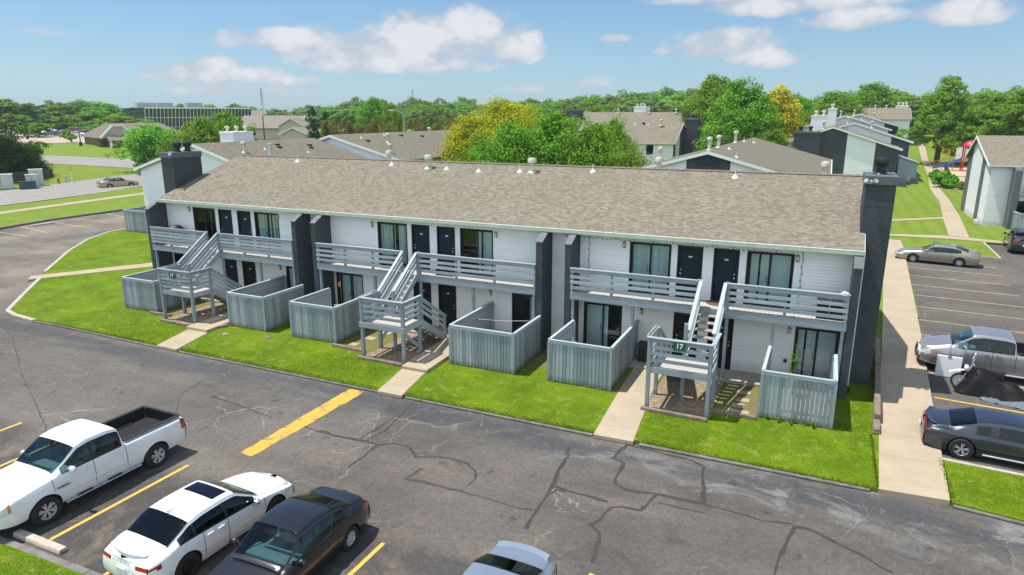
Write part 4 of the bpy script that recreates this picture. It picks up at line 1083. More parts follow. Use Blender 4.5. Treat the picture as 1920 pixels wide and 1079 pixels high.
    # nose and tail faces
    for e, s in ((0, -1), (nx - 1, 1)):
        n = 18; fr = np.linspace(1, -1, n + 1); bul = spec.get('bulge', .1) if s > 0 else spec.get('tbulge', .06)
        for j in range(nr - 2):
            for c in range(n):
                def pt(jj, cc):
                    p = P[jj, e]; zf = (p[2] - sill) / max(.1, (bl[e] - sill)); f = fr[cc]
                    return (p[0] + s * (bul * (1 - f * f) + .05 * math.sin(math.pi * min(1, max(0, zf)))), p[1] * f, p[2])
                q = [pt(j, c), pt(j, c + 1), pt(j + 1, c + 1), pt(j + 1, c)]; zc = sum(p[2] for p in q) / 4; fy = abs(fr[c] + fr[c + 1]) / 2; key = 'body'
                if s > 0:
                    if hl[1] < zc < hl[2] and fy > hl[3]: key = 'headlight'
                    elif hl[1] - .04 < zc < hl[2] and fy < hl[3] - .06: key = 'grille'
                    elif zc < hl[1] - .17 and fy < .6: key = 'grille'
                    elif spec.get('dark_bumper') and zc < hl[1] - .03: key = 'bumper_trim'
                else:
                    if tl[1] < zc < tl[2] and fy > tl[3]: key = 'tail_light'
                    elif zc < sill + .16: key = 'bumper_trim'
                    elif spec.get('tail_panel') and tl[1] < zc < tl[2]: key = 'bumper_trim'
                put(key, q if s > 0 else q[::-1])
    mats = dict(body=spec['paint'], window=MT['car_dark'] if spec.get('tint') else MT['car_glass'], windscreen=MT['car_glass'], rear_window=MT['car_dark'], headlight=MT['headlight'], tail_light=MT['taillight'], panel_gap=MT['seam'], window_seal=MT['black'], grille=MT['black'],
                bumper_trim=spec.get('trim_mat', MT['black']), sunroof=MT['car_dark'], turn_light=MT['amber'])
    for k, mm in parts.items():
        if k in ('headlight', 'tail_light', 'window', 'turn_light', 'window_seal'):
            for sd, nm in ((1, k), (-1, k)):
                sub = M()
                for f in mm.f:
                    pts = [mm.v[i] for i in f]
                    if sum(p[1] for p in pts) * sd > 0: sub.add(pts, [tuple(range(len(pts)))])
                if sub.f: sub.build(nm, mats[k], car, smooth=2, weld=True)
        else: mm.build(k, mats[k], car, smooth=2, weld=True)
    if lod < .7:
        pass
    # wheels
    rim = spec.get('rim', 'alloy'); ns = spec.get('spokes', 6)
    for c in wx:
        for sd in (-1, 1):
            w = joint('wheel', car); w.location = (c, sd * (W / 2 - .115 + spec.get('track', 0)), wr); LOC[w.name] = Vector((0, 0, 0)); tw = spec.get('tw', .105)
            m = M(); m.lathe((0, 0, 0), [(wr * .62, -tw), (wr * .93, -tw), (wr, -tw * .7), (wr, tw * .7), (wr * .93, tw), (wr * .62, tw), (wr * .62, -tw)], 28, 'y', False); m.build('tyre', MT['rubber'], w, smooth=True)
            m = M(); y = sd * tw * .75
            m.lathe((0, 0, 0), [(wr * .64, sd * tw * .9), (wr * .6, y), (wr * .58, sd * tw * .3)], 24, 'y', False)
            md = M(); md.lathe((0, 0, 0), [(wr * .6, sd * tw * .3), (0, sd * tw * .28)], 20, 'y'); md.build('brake_disc', MT['seam'], w)
            m.lathe((0, 0, 0), [(0, y), (wr * .13, y), (wr * .15, y * .5)], 10, 'y')
            for k in range(ns):
                a = 2 * math.pi * k / ns + .2; dx, dz = math.cos(a), math.sin(a)
                for o in ((-.07, .07) if spec.get('split') else (0,)):
                    px, pz = -dz * o * wr, dx * o * wr
                    m.bar((dx * wr * .1, y * .9, dz * wr * .1), (dx * wr * .6 + px * 1.6, y, dz * wr * .6 + pz * 1.6), wr * (.085 if spec.get('split') else .13), tw * .25, (-dz, 0, dx))
            m.build('rim', MT[rim], w, smooth=True)
    # underside and cabin
    m = M(); zt = float(belt(0.0)) - .12
    m.box(-hx + .12, wx[0] - arch, -W / 2 + .14, W / 2 - .14, sill + .02, zt - .1); m.box(wx[0] + arch, wx[1] - arch, -W / 2 + .07, W / 2 - .07, sill + .01, zt - .22); m.box(wx[1] + arch, hx - .15, -W / 2 + .2, W / 2 - .2, sill + .05, zt - .1)
    for c in wx: m.box(c - arch, c + arch, -W / 2 + .28, W / 2 - .28, sill + .02, zt - .1)
    m.build('underbody', MT['under'], car)
    if lod >= .7:
        a, b = spec['cabin']; m = M(); sm = MT[spec.get('seat', 'seat')]
        for x in (np.linspace(a + .35, b - .75, 2) if not spec.get('one_row') else [b - .8]):
            for sy in (-.36, .36):
                m.box(x - .25, x + .25, sy * W / 1.7 - .22, sy * W / 1.7 + .22, zt - .3, zt - .08); m.prism([(x - .28, sy * W / 1.7 - .2, zt - .1), (x - .14, sy * W / 1.7 - .2, zt - .1), (x - .3, sy * W / 1.7 - .2, zt + .36), (x - .38, sy * W / 1.7 - .2, zt + .36)], (0, .4, 0))
        m.build('seats', sm, car, bevel=.03)
        m = M().box(b - .42, b + .02, -W / 2 + .2, W / 2 - .2, zt - .25, zt + .03); m.build('dashboard', MT['seat_tan'] if spec.get('seat') == 'seat_tan' else MT['dash'], car, bevel=.04)
        # mirrors, handles, plates
        mx = spec['mirror'];
        for sd in (-1, 1):
            y0 = float(half(mx)) * .95 - .02; zm = float(belt(mx)) + .09
            m = M(); m.lathe((mx, sd * (y0 + .16), zm), [(0, -.06), (.06, -.055), (.085, 0), (.07, .05), (0, .06)], 12, 'x'); m.bar((mx, sd * (y0 - .02), zm - .06), (mx, sd * (y0 + .12), zm - .03), .06, .03)
            m.v = [(mx + (p[0] - mx), (p[1] - sd * (y0 + .16)) * 1.35 + sd * (y0 + .16), p[2]) for p in m.v]
            m.build('mirror', spec.get('mirror_mat', spec['paint']), car, smooth=True)
            for x in spec.get('handles', []):
                m = M(); yh = float(half(x)) * .99; zh = float(belt(x)) - .1; m.box(x - .09, x + .09, min(sd * yh, sd * (yh + .03)), max(sd * yh, sd * (yh + .03)), zh - .015, zh + .018); m.build('handle', spec.get('handle_mat', spec['paint']), car, bevel=.01)
        m = M().box(-hx - spec.get('tbulge', .06) - .075, -hx - spec.get('tbulge', .06) - .045, -.15, .15, spec.get('plate_z', .6), spec.get('plate_z', .6) + .15); m.build('licence_plate', MT['plate'], car)
        if pick:
            zr = float(top((pick[0] + pick[1]) / 2)); hb = W / 2 - .2
            m = M(); x0, x1 = pick[0] + .02, pick[1] - .02; zf = zr - .48
            m.box(x0, x1, -hb, hb, zf - .02, zf); m.box(x0, x1, -hb - .02, -hb, zf, zr + .005); m.box(x0, x1, hb, hb + .02, zf, zr + .005); m.box(x0 - .02, x0, -hb, hb, zf, zr - .02); m.box(x1, x1 + .02, -hb, hb, zf, zr - .02)
            for i in range(9): m.box(x0 + .05, x1 - .05, -hb + .08 + i * (2 * hb - .2) / 8.5, -hb + .13 + i * (2 * hb - .2) / 8.5, zf, zf + .018)
            for sd in (-1, 1): m.box(wx[0] - .4, wx[0] + .4, min(sd * hb, sd * (hb - .16)), max(sd * hb, sd * (hb - .16)), zf, zf + .22)
            for sd in (-1, 1): m.box(x0 - .02, x1, min(sd * (hb - .01), sd * (hb + .115)), max(sd * (hb - .01), sd * (hb + .115)), zr + .004, zr + .03)
            m.box(x0 - .06, x0 + .02, -hb, hb, zr + .002, zr + .028)
            m.build('bed_liner', MT['black'], car, bevel=.01)
        if spec.get('steps'):
            for sd in (-1, 1):
                m = M(); y = sd * (W / 2 - .02); m.tube((wx[0] + arch + .1, y, sill - .02), (wx[1] - arch - .05, y, sill - .02), .045, .045, 10); m.build('side_step', MT['chrome'], car, smooth=True)
                for a_, b_ in spec['steps']: m = M().box(a_, b_, y - .05, y + .05, sill + .02, sill + .04); m.build('step_pad', MT['black'], car)
        if spec.get('spoiler'):
            x, z, w = spec['spoiler']; m = M(); n = 10
            for i in range(n):
                f0, f1 = -1 + 2 * i / n, -1 + 2 * (i + 1) / n
                pr = lambda f: [(x - .12 * (1 - f * f) - .02, f * w, z + .0), (x + .14 - .1 * (1 - f * f), f * w, z - .03), (x + .14 - .1 * (1 - f * f), f * w, z - .05), (x - .1 * (1 - f * f), f * w, z - .03)]
                a, b = pr(f0), pr(f1); m.add(a + b, [(0, 1, 5, 4), (1, 2, 6, 5), (2, 3, 7, 6), (3, 0, 4, 7)])
            m.build('spoiler', spec['paint'], car, smooth=True, weld=True)
        for nm, mat_, bx in spec.get('extra', []):
            if nm == 'lettering':
                m = M()
                for b_ in bx: m.box(*b_)
                m.build(nm, mat_, car)
            else:
                for b_ in bx: m = M().box(*b_); m.build(nm, mat_, car, bevel=.008)
        for txt, sz, lx, ly, lz, rz in spec.get('lettering', []):
            o = letters(txt, sz, (lx, ly, lz), MT['black'], car, 'lettering', .003); o.rotation_euler = (R(90), 0, R(rz))
    return car


def sedan(L, W, H, wb, wr, paint, k=1.0, **kw):
    h = L / 2; wm = kw.pop('wshift', 0.02); wxs = (-wb / 2 + wm - .0, wb / 2 + wm)
    c = wxs[1] - .42 * k    # cowl
    s = dict(L=L, W=W, wheels=wxs, wr=wr, paint=paint, sill=.17 * k + .02,
             top=[(-h, H * .62), (-h + .09, H * .735), (-h + .42 * k, H * .76), (-h + .62 * k, H * .775), (-h + 1.3 * k, H * .955), (-h + 1.75 * k, H * .995), (-.05, H), (.38 * k, H * .985), (c - .72 * k, H * .93), (c + .05, H * .66), (h - .55 * k, H * .575), (h - .2 * k, H * .525), (h, H * .43)],
             belt=[(-h, H * .58), (-h + .5, H * .66), (-h + 1.0, H * .67), (0, H * .635), (c, H * .60), (h - .5, H * .52), (h, H * .41)],
             ws=(c - .70 * k, c - .02), rw=(-h + .66 * k, -h + 1.36 * k), win=[(-h + 1.08 * k, -h + 1.38 * k), (-h + 1.43 * k, -.14 * k), (-.06 * k, c - .14 * k)], cabin=(-h + 1.2 * k, c - .3 * k),
             seams=[wxs[0] + .5 * k, -.1 * k, c + .06], hl=(.42 * k, H * .385, H * .5, .58), tl=(.26 * k, H * .5, H * .64, .55), mirror=c - .32 * k, handles=[-.32 * k, -h + 1.62 * k], plate_z=H * .38)
    s.update(kw); return s


PW = car_paint('white_paint', (.76, .77, .78)); PB = car_paint('black_cherry_paint', (.013, .012, .014), .2); PS = car_paint('silver_blue_paint', (.36, .42, .5), .6); PT = car_paint('champagne_paint', (.33, .3, .25), .6); PG = car_paint('warm_grey_paint', (.34, .32, .34), .55)
PM = car_paint('charcoal_paint', (.035, .042, .055), .5); PK = car_paint('black_paint', (.012, .012, .014), .2); PTN = car_paint('gold_tan_paint', (.42, .33, .2), .4)
GZ = -.118


def truck(L, W, H, wxs, wr, paint, cab, bed, **kw):
    h = L / 2; c0, c1 = cab
    s = dict(cat='pickup truck', L=L, W=W, wheels=wxs, wr=wr, paint=paint, sill=.34 * L / 5.24, tw=.12, track=.035, nose=.55, tail=.25, nin=.12, tin=.03, tumble=.2, flare=.075, crown=.045, soft=.07,
             top=[(-h, H * .665), (-h + .02, H * .68), (c0 - .06, H * .68), (c0 + .0, H * .69), (c0 + .1, H * .965), (c0 + .4, H * .995), (c1 - 1.05, H), (c1 - .72, H * .965), (c1 + .03, H * .69), (h - .5, H * .625), (h - .15, H * .585), (h, H * .5)],
             belt=[(-h, H * .64), (c0, H * .64), (c1, H * .635), (h - .4, H * .57), (h, H * .47)], ws=(c1 - .68, c1 - .02), rw=(c0 + .015, c0 + .085), cabin=(c0 + .1, c1 - .25),
             hl=(.3, H * .42, H * .56, .6), tl=(.14, H * .46, H * .64, .84), bed=bed, plate_z=H * .36, tbulge=.01, bulge=.12)
    s.update(kw); return s


# white pickup, nose to the south kerb
sp = truck(5.3, 1.84, 1.75, (-1.62, 1.55), .365, PW, (-.74, 1.24), (-2.6, -.76), win=[(-.56, .16), (.24, 1.02)], seams=[-.72, .2, 1.3], mirror=.84, handles=[-.46, .34], mirror_mat=PW, steps=[(-.5, -.1), (.35, .75)], split=True, spokes=6, amber=(2.3, 2.4), tint=False, hl=(.36, .72, .94, .6),
           extra=[('wiper', MT['black'], [(1.12, 1.18, -.65, .65, 1.235, 1.25)]), ('side_molding', PW, [(-.6, .9, .925, .94, .62, .68), (-.6, .9, -.94, -.925, .62, .68)])], lettering=[('TUNDRA', .085, 1.08, .952, .82, 180), ('TUNDRA', .085, 1.08, -.952, .82, 0)])
make_car('pickup_truck', 'white crew cab pickup truck with black bed liner and side steps', (-17.98, -16.3, GZ), -90, sp)
# white sedan, nose north
k = .93
sp = sedan(4.2, 1.72, 1.34, 2.58, .31, PW, k, wshift=.06, sunroof=(-.2, .22), rim='alloy_black', split=True, spokes=10, tint=True, tail_panel=False, mirror_mat=MT['chrome'], soft=.12, tl=(.27, .68, .76, .58), top=[(-2.1, .84), (-2.02, .955), (-1.8, .98), (-1.6, .995), (-1.05, 1.27), (-.63, 1.333), (-.05, 1.34), (.3, 1.32), (.95, .92), (1.65, .79), (1.95, .72), (2.1, .6)], ws=(.3, .93), rw=(-1.58, -1.0), win=[(-1.3, -.98), (-.92, -.12), (-.04, .72)],
           extra=[('shark_fin', PW, [(-1.0, -.86, -.02, .02, 1.28, 1.36)]), ('lettering', MT['steel'], [(-2.215, -2.205, y, y + .045, .8, .825) for y in (-.3, -.18, -.06, .06, .18)])], spoiler=(-1.98, .975, .58))
make_car('sedan', 'white sedan with sunroof and black wheels beside the white pickup', (-12.84, -16.58, GZ), 88, sp)
sp = sedan(4.18, 1.68, 1.34, 2.51, .3, PB, k, wshift=.05, spokes=8, rim='alloy', tl=(.32, .7, .86, .6), soft=.13, seat='seat', extra=[('wiper', MT['black'], [(1.0, 1.05, -.6, .6, .93, .945)])], mirror_mat=PB)
make_car('sedan', 'black cherry sedan with silver hubcaps between the white and the silver sedan', (-10.2, -16.7, GZ), -88.5, sp)
sp = sedan(4.25, 1.66, 1.33, 2.5, .3, PS, k, tl=(.36, .7, .92, .6), soft=.13, spoiler=(-2.02, 1.0, .6), mirror_mat=PS)
make_car('sedan', 'silver blue sedan cut off by the bottom edge of the photo', (-5.12, -17.0, GZ), -90, sp)
# east lot
sp = sedan(4.5, 1.76, 1.27, 2.53, .325, PM, k, cat='sports car', win=[(-.95, -.62), (-.42, .66)], seams=[-.44, .72], wshift=-.02, tint=True, split=True, spokes=5, handles=[-.28], tail_panel=True, tl=(.1, .72, .86, .45), hl=(.3, .55, .68, .62), spoiler=(-2.1, .945, .68), flare=.045, track=.05, tumble=.42, mirror_mat=PM,
           top=[(-2.25, .82), (-2.15, .93), (-1.8, .955), (-1.66, .965), (-1.0, 1.19), (-.5, 1.26), (0, 1.27), (.3, 1.235), (.95, .93), (1.7, .86), (2.1, .78), (2.25, .66)], ws=(.28, .93), rw=(-1.62, -.98), mirror=.55,
           extra=[('side_stripe', MT['white'], [(-.75, .95, .868, .882, .245, .285), (-.75, .95, -.882, -.868, .245, .285)]), ('side_reflector', MT['taillight'], [(-1.98, -1.84, -.85, -.835, .5, .53)])])
make_car('sports_car', 'charcoal two door sports coupe with white side stripe', (5.88, -3.4, GZ), -4, sp)
sp = truck(5.2, 1.8, 1.78, (-1.6, 1.5), .36, PG, (-.55, 1.6), (-2.5, -.58), win=[(-.42, .16), (.3, 1.34)], seams=[-.53, .22, 1.6], mirror=1.15, handles=[.02, .4], mirror_mat=MT['chrome'], steps=[(-.3, .2)], amber=(2.2, 2.3), dark_bumper=True, trim_mat=plain('grey_bumper', (.1, .1, .11), .5), split=True, hl=(.36, .74, .95, .58))
make_car('pickup_truck', 'grey extended cab pickup truck behind the covered motorcycle', (6.85, 4.45, GZ), 176, sp)
sp = sedan(4.9, 1.8, 1.36, 2.74, .31, PT, 1.02, spokes=7, split=True, soft=.16, tl=(.28, .78, .92, .5), mirror_mat=PT)
make_car('sedan', 'champagne beige sedan at the far end of the right car park', (7.6, 28.0, GZ), 171, sp)
sp = sedan(4.7, 1.85, 1.66, 2.8, .35, PK, 1.0, cat='suv', soft=.12, tint=True, tl=(.3, 1.0, 1.18, .5), split=True, spokes=5, wshift=0.0,
           top=[(-2.35, 1.15), (-2.28, 1.3), (-1.95, 1.6), (-1.5, 1.66), (0, 1.66), (.3, 1.62), (1.05, 1.1), (1.8, .98), (2.2, .88), (2.35, .7)], belt=[(-2.35, 1.02), (0, 1.05), (1.0, 1.0), (2.35, .66)], ws=(.32, 1.02), rw=(-2.2, -1.95), win=[(-1.9, -1.2), (-1.1, -.25), (-.15, .75)], mirror=.75, cabin=(-1.2, .8), hl=(.4, .66, .82, .6))
make_car('suv', 'black family suv at the right edge, seen from behind', (14.05, 36.0, GZ), 84, sp)
# on the street
sp = sedan(4.85, 1.83, 1.46, 2.78, .33, PTN, 1.0, spokes=7, soft=.14)
make_car('sedan', 'gold tan sedan driving on the street at the left', (-90.2, 36.6, .035), 74, sp)
# far car park
far_specs = []
for i, (u, v, c, n, k, ang) in enumerate(((32, 252, (.75, .76, .78), 'white', 1, 10), (71, 254, (.75, .76, .75), 'white', 0, 190), (97, 255.5, (.12, .16, .24), 'blue grey', 1, 195), (94, 250, (.5, .52, .55), 'silver', 0, 190), (113, 254.5, (.74, .75, .76), 'white', 0, 15), (124, 253, (.7, .72, .73), 'pale silver', 0, 15), (142, 250, (.2, .015, .02), 'dark red', 1, 8), (148, 256, (.72, .73, .74), 'white', 0, 8), (160, 254.5, (.05, .055, .08), 'dark navy', 0, 5), (179, 249.5, (.03, .03, .06), 'black navy', 0, 12))):
    p = land(u, v); pt = car_paint(n.replace(' ', '_') + '_far_paint', c, .2)
    if k: sp = sedan(4.7, 1.86, 1.7, 2.75, .36, pt, 1.0, cat='suv', top=[(-2.35, 1.15), (-2.28, 1.3), (-1.95, 1.62), (-1.5, 1.7), (0, 1.7), (.3, 1.66), (1.05, 1.1), (1.8, .98), (2.2, .88), (2.35, .7)], belt=[(-2.35, 1.02), (0, 1.05), (1.0, 1.0), (2.35, .66)], ws=(.32, 1.02), rw=(-2.2, -1.95), win=[(-1.9, -1.2), (-1.1, -.25), (-.15, .75)])
    else: sp = sedan(4.7, 1.8, 1.45, 2.75, .33, pt)
    far_specs.append(make_car('suv' if k else 'sedan', '%s %s in the far car park, %s' % (n, 'suv' if k else 'sedan', ('leftmost, under the pale trees', 'left of the blue grey suv', 'in the front row', 'behind the blue grey suv', 'just right of the blue grey suv', 'next to the small shrub', 'raised above the row', 'in front of the dark red one', 'rightmost of the front row', 'standing apart at the right')[i]), (p[0], p[1], p[2] + .07), 24 + ang, sp, 'cars in the far car park', lod=.3))

# covered dirt bike and the things round it
bk = thing('motorcycle', 'white dirt bike half under a black cover', 'motorcycle', (6.0, 2.1, GZ), R(170))
for x in (.62, -.62):
    w = joint('wheel', bk); w.location = (x, 0, .31); LOC[w.name] = Vector((0, 0, 0))
    m = M(); m.lathe((0, 0, 0), [(.25, -.04), (.29, -.045), (.31, -.02), (.31, .02), (.29, .045), (.25, .04), (.25, -.04)], 28, 'y', False); m.build('tyre', MT['rubber'], w, smooth=True)
    m = M(); m.lathe((0, 0, 0), [(.25, -.02), (.235, -.02), (.235, .02), (.25, .02)], 24, 'y'); m.lathe((0, 0, 0), [(0, -.06), (.035, -.05), (.035, .05), (0, .06)], 8, 'y')
    for i in range(14):
        a = i * math.pi / 7; m.tube((0, .03 * (-1) ** i, 0), (.24 * math.cos(a), 0, .24 * math.sin(a)), .004, .004, 4)
    m.build('rim', MT['alloy'], w)
m = M()
for y in (-.09, .09): m.tube((.62, y, .31), (.3, y * .9, 1.0), .024, .024, 8)
m.tube((.3, 0, .98), (.34, 0, .84), .04, .04, 8); m.build('fork', MT['steel'], bk, smooth=True)
m = M()
for i in range(7):
    f0, f1 = i / 7, (i + 1) / 7; pf = lambda f: (1.0 - .8 * f, .62 + .16 * math.sin(f * 2.4), .05 + .03 * f)
    a, b = pf(f0), pf(f1); m.add([(a[0], -a[2], a[1] - .02), (a[0], 0, a[1] + .02), (a[0], a[2], a[1] - .02), (b[0], -b[2], b[1] - .02), (b[0], 0, b[1] + .02), (b[0], b[2], b[1] - .02)], [(0, 1, 4, 3), (1, 2, 5, 4)])
m.build('front_fender', MT['white'], bk, smooth=2)
m = M(); m.lathe((.46, 0, .86), [(.0, -.05), (.09, -.04), (.12, .03), (.1, .08), (0, .09)], 10, 'x'); m.build('headlight', MT['white'], bk, smooth=True)
m = M(); m.path([(.25, -.38, 1.1), (.3, -.2, 1.12), (.32, 0, 1.04), (.3, .2, 1.12), (.25, .38, 1.1)], .014, 8); m.tube((.25, -.42, 1.1), (.26, -.3, 1.11), .022, .022, 8); m.tube((.25, .42, 1.1), (.26, .3, 1.11), .022, .022, 8); m.build('handlebar', MT['steel'], bk, smooth=True)
m = M(); m.tube((.32, -.36, 1.12), (.28, -.42, 1.24), .012, .012, 6); m.lathe((.27, -.44, 1.29), [(0, -.02), (.06, -.02), (.06, .02), (0, .02)], 10, 'x'); m.build('mirror', MT['white'], bk, smooth=True)
m = M(); m.bar((.42, .13, .62), (.1, .17, .86), .03, .26); m.bar((.42, -.13, .62), (.1, -.17, .86), .03, .26); m.bar((.3, 0, .88), (-.1, 0, .9), .2, .16); m.build('fairing', MT['black'], bk, bevel=.02)
m = M(); m.box(-.25, .3, -.13, .13, .3, .62); m.bar((.3, 0, .9), (-.7, 0, .75), .18, .16); m.bar((-.1, 0, .35), (-.62, 0, .31), .14, .07); m.build('frame', MT['black'], bk)
def drapery(name, cx, cy, rx, ry, top_f, label, cat, mat, seed, rz=0):
    r = random.Random(seed); n, k = 40, 12; m = M(); V = []
    for j in range(k + 1):
        f = j / k
        for i in range(n):
            a = 2 * math.pi * i / n; wob = 1 + .12 * math.sin(3 * a + seed) + .08 * math.sin(7 * a + 2 * seed) * f + r.uniform(-.02, .02)
            x, y = rx * f * wob * math.cos(a), ry * f * wob * math.sin(a); z = top_f(x, y, f) + .05 * f * math.sin(9 * a + 4 * f) + .03 * math.sin(17 * a + 9 * f) * f + r.uniform(-.014, .014); V.append((x, y, max(.012, z)))
    F = [(j * n + i, j * n + (i + 1) % n, (j + 1) * n + (i + 1) % n, (j + 1) * n + i) for j in range(k) for i in range(n)]
    m.add(V, F); o = m.build(name, mat, loc=(0, 0, 0), weld=True, smooth=2); o.location = (cx, cy, GZ); o.rotation_euler = (0, 0, rz); return tag(o, label, cat)
drapery('motorcycle_cover', 6.5, 1.95, 1.3, .68, lambda x, y, f: (1 - f ** 2.2) * max(.1, (1.25 - .8 * abs(x + .7) if x < .1 else .62 - .12 * (x - .1) + .12 * math.exp(-((x - .55) / .2) ** 2)) - .55 * abs(y)) if f > .02 else .68, 'crumpled black cover draped over the dirt bike', 'cover', MT['tarp_black'], 3, R(-10))
drapery('tarp', 7.0, 1.15, .95, .3, lambda x, y, f: .16 * (1 - f) + .05 * math.sin(5 * x), 'blue grey tarp on the tarmac beside the motorcycle', 'tarp', MT['tarp_blue'], 5, R(-8))
t = thing('folding_table', 'white folding table stood on edge against the grey pickup', 'table', (5.15, 3.25, GZ), R(-4))
m = M(); m.prism([(-.43, 0, .01), (.43, 0, .01), (.43, .12, .86), (-.43, .12, .86)], (0, .06, .004)); m.build('tabletop', MT['cardboard'], t, bevel=.03, seg=3)
m = M(); m.lathe((0, .105, .83), [(.07, -.01), (.07, .0), (0, .0)], 12, 'y'); m.build('handle', MT['steel'], t)
# ------------------------------------------------------------------ small things round the patios
t = thing('wheelie_bin', 'black wheeled rubbish bin by the lower door, left of the right stair', 'bin', (-6.12, -.5, .1))
m = M(); m.prism([(-6.3, -.72, .14), (-5.92, -.72, .14), (-5.92, -.3, .14), (-6.3, -.3, .14)], (0, 0, .64)); m.build('body', MT['black'], t, bevel=.05)
m = M(); m.prism([(-6.34, -.77, .79), (-5.88, -.77, .79), (-5.88, -.26, .83), (-6.34, -.26, .83)], (0, 0, .07)); m.build('lid', MT['black'], t, bevel=.03)
for x in (-6.33, -5.89): m = M(); m.lathe((x, -.3, .2), [(.1, -.03), (.1, .03), (0, .03)], 12, 'x'); m.build('wheel', MT['black'], t)
# white plastic armchair
def armchair(x, y, z, rz, label):
    t = thing('garden_chair', label, 'chair', (x, y, z), rz)
    m = M().box(-.24, .24, -.24, .22, .4, .43); m.build('seat', MT['white'], t, bevel=.015)
    m = M()
    for i in range(7):
        a = -.21 + i * .07; m.bar((a, .21, .43), (a * 1.15, .36, .9 + .04 * math.cos(i - 3)), .035, .012)
    m.bar((-.26, .36, .88), (.26, .36, .88), .02, .07); m.build('backrest', MT['white'], t)
    for sx in (-1, 1):
        m = M(); m.bar((sx * .28, -.2, .63), (sx * .28, .3, .66), .06, .025); m.bar((sx * .28, -.2, .43), (sx * .28, -.2, .63), .04, .04); m.build('armrest', MT['white'], t)
        for sy in (-1, 1): m = M(); m.bar((sx * .22, sy * .2, .4), (sx * .27, sy * .26, 0), .045, .045); m.build('leg', MT['white'], t)
armchair(-21.0, -1.2, .1, R(200), 'white plastic armchair on the patio behind a board fence')
t = thing('lounge_chair', 'pale lounge chair with raised back on the patio left of the right stair', 'lounger', (-8.2, -1.35, .1), R(20))
m = M().box(-.3, 1.0, -.28, .28, .28, .36); m.build('seat', MT['cardboard'], t, bevel=.02)
m = M().bar((-.3, 0, .34), (-.75, 0, .95), .56, .07); m.build('backrest', MT['cardboard'], t, bevel=.02)
for x in (-.2, .9):
    for y in (-.22, .22): m = M().bar((x, y, .28), (x + .04, y, 0), .04, .04); m.build('leg', MT['steel'], t)
t = thing('barbecue', 'covered black barbecue on the upper balcony at the far left end', 'barbecue', (-33.0, -.5, Z2))
m = M(); m.prism([(-33.5, -.8, Z2 + .55), (-32.5, -.8, Z2 + .55), (-32.5, -.2, Z2 + .55), (-33.5, -.2, Z2 + .55)], (0, 0, .3)); m.lathe((-33.0, -.5, Z2 + .85), [(.42, 0), (.36, .16), (.2, .24), (0, .26)], 14); m.build('hood', MT['black'], t, bevel=.02)
for x in (-33.4, -32.6):
    for y in (-.7, -.3): m = M().bar((x, y, Z2), (x, y, Z2 + .55), .04, .04); m.build('leg', MT['black'], t)
for x, lab in ((.35, 'dark storage box on the upper right balcony, left one'), (.8, 'dark storage box on the upper right balcony, in the corner by the fin wall')):
    t = thing('storage_box', lab, 'box', (x, -.75, Z2), group='dark boxes on the upper right balcony')
    m = M().box(x - .19, x + .19, -.95, -.5, Z2 + .01, Z2 + .62); m.build('body', MT['black'], t, bevel=.02)
    m = M().box(x - .2, x + .2, -.97, -.48, Z2 + .622, Z2 + .68); m.build('lid', MT['black_metal'], t, bevel=.015)
m = M(); r = random.Random(4); V = []
for i in range(60):
    a = r.uniform(0, 6.28); b = r.uniform(-1, 1); V.append((1.0 + .16 * math.cos(a) * math.sqrt(1 - b * b), -1.2 + .09 * math.sin(a), 3.93 + .07 * b))
bm = bmesh.new(); [bm.verts.new(v) for v in V]; bmesh.ops.convex_hull(bm, input=bm.verts); me = bpy.data.meshes.new('towel'); bm.to_mesh(me); bm.free()
o = bpy.data.objects.new('towel', me); COL.objects.link(o); me.materials.append(MT['white']); tag(o, 'white bunched towel on the end of the right balcony rail', 'towel')
# low tables and chairs seen through the rails
for x, y, w, lab in ((-15.4, -.7, .8, 'low dark bench on the middle balcony, right of its stair opening'), (-18.6, -.55, .6, 'small dark bench on the middle balcony, left of its stair opening')):
    t = thing('bench', lab, 'bench', (x, y, Z2))
    m = M().box(x - w / 2, x + w / 2, y - .2, y + .2, Z2 + .34, Z2 + .4); m.build('seat', MT['black'], t, bevel=.01)
    for sx in (-1, 1): m = M().box(x + sx * (w / 2 - .05) - .025, x + sx * (w / 2 - .05) + .025, y - .18, y + .18, Z2, Z2 + .34); m.build('leg', MT['black'], t)
m = M(); m.lathe((-3.35, -.35, Z2 + .002), [(.45, 0), (.44, .02), (0, .022)], 20); o = m.build('doormat', plain('brown_mat', (.13, .07, .05), .95), loc=(-3.35, -.35, Z2)); tag(o, 'brown round doormat at the head of the right stair', 'doormat')
# clothes line, feeder
m = M(); m.path([(-12.9, -2.2, 1.5), (-12.0, -1.6, 1.36), (-10.9, -1.0, 1.34), (-10.8, -.02, 1.42)], .008, 5); o = m.build('clothes_line', MT['white'], loc=(-12.9, -2.2, 1.5)); tag(o, 'thin white clothes line over the patio beside the middle stair', 'clothes line')
m = M(); m.lathe((-12.5, -1.95, 1.36), [(0, 0), (.05, .02), (.04, .1), (0, .12)], 8); o = m.build('peg_bag', plain('blue_bag', (.05, .15, .35)), loc=(-12.5, -1.95, 1.36)); tag(o, 'small blue peg bag on the clothes line', 'peg bag')
t = thing('bird_feeder', 'orange hanging bird feeder above the white armchair', 'bird feeder', (-21.3, -.9, 2.0))
m = M(); m.lathe((-21.3, -.9, 1.72), [(.03, 0), (.06, .02), (.055, .2), (.09, .21), (.0, .28)], 10); m.build('body', plain('orange_feeder', (.6, .24, .03)), t, smooth=True)
m = M(); m.tube((-21.3, -.9, 1.99), (-21.3, -.9, 2.64), .006, .006, 4); m.build('hanger', MT['black'], t)
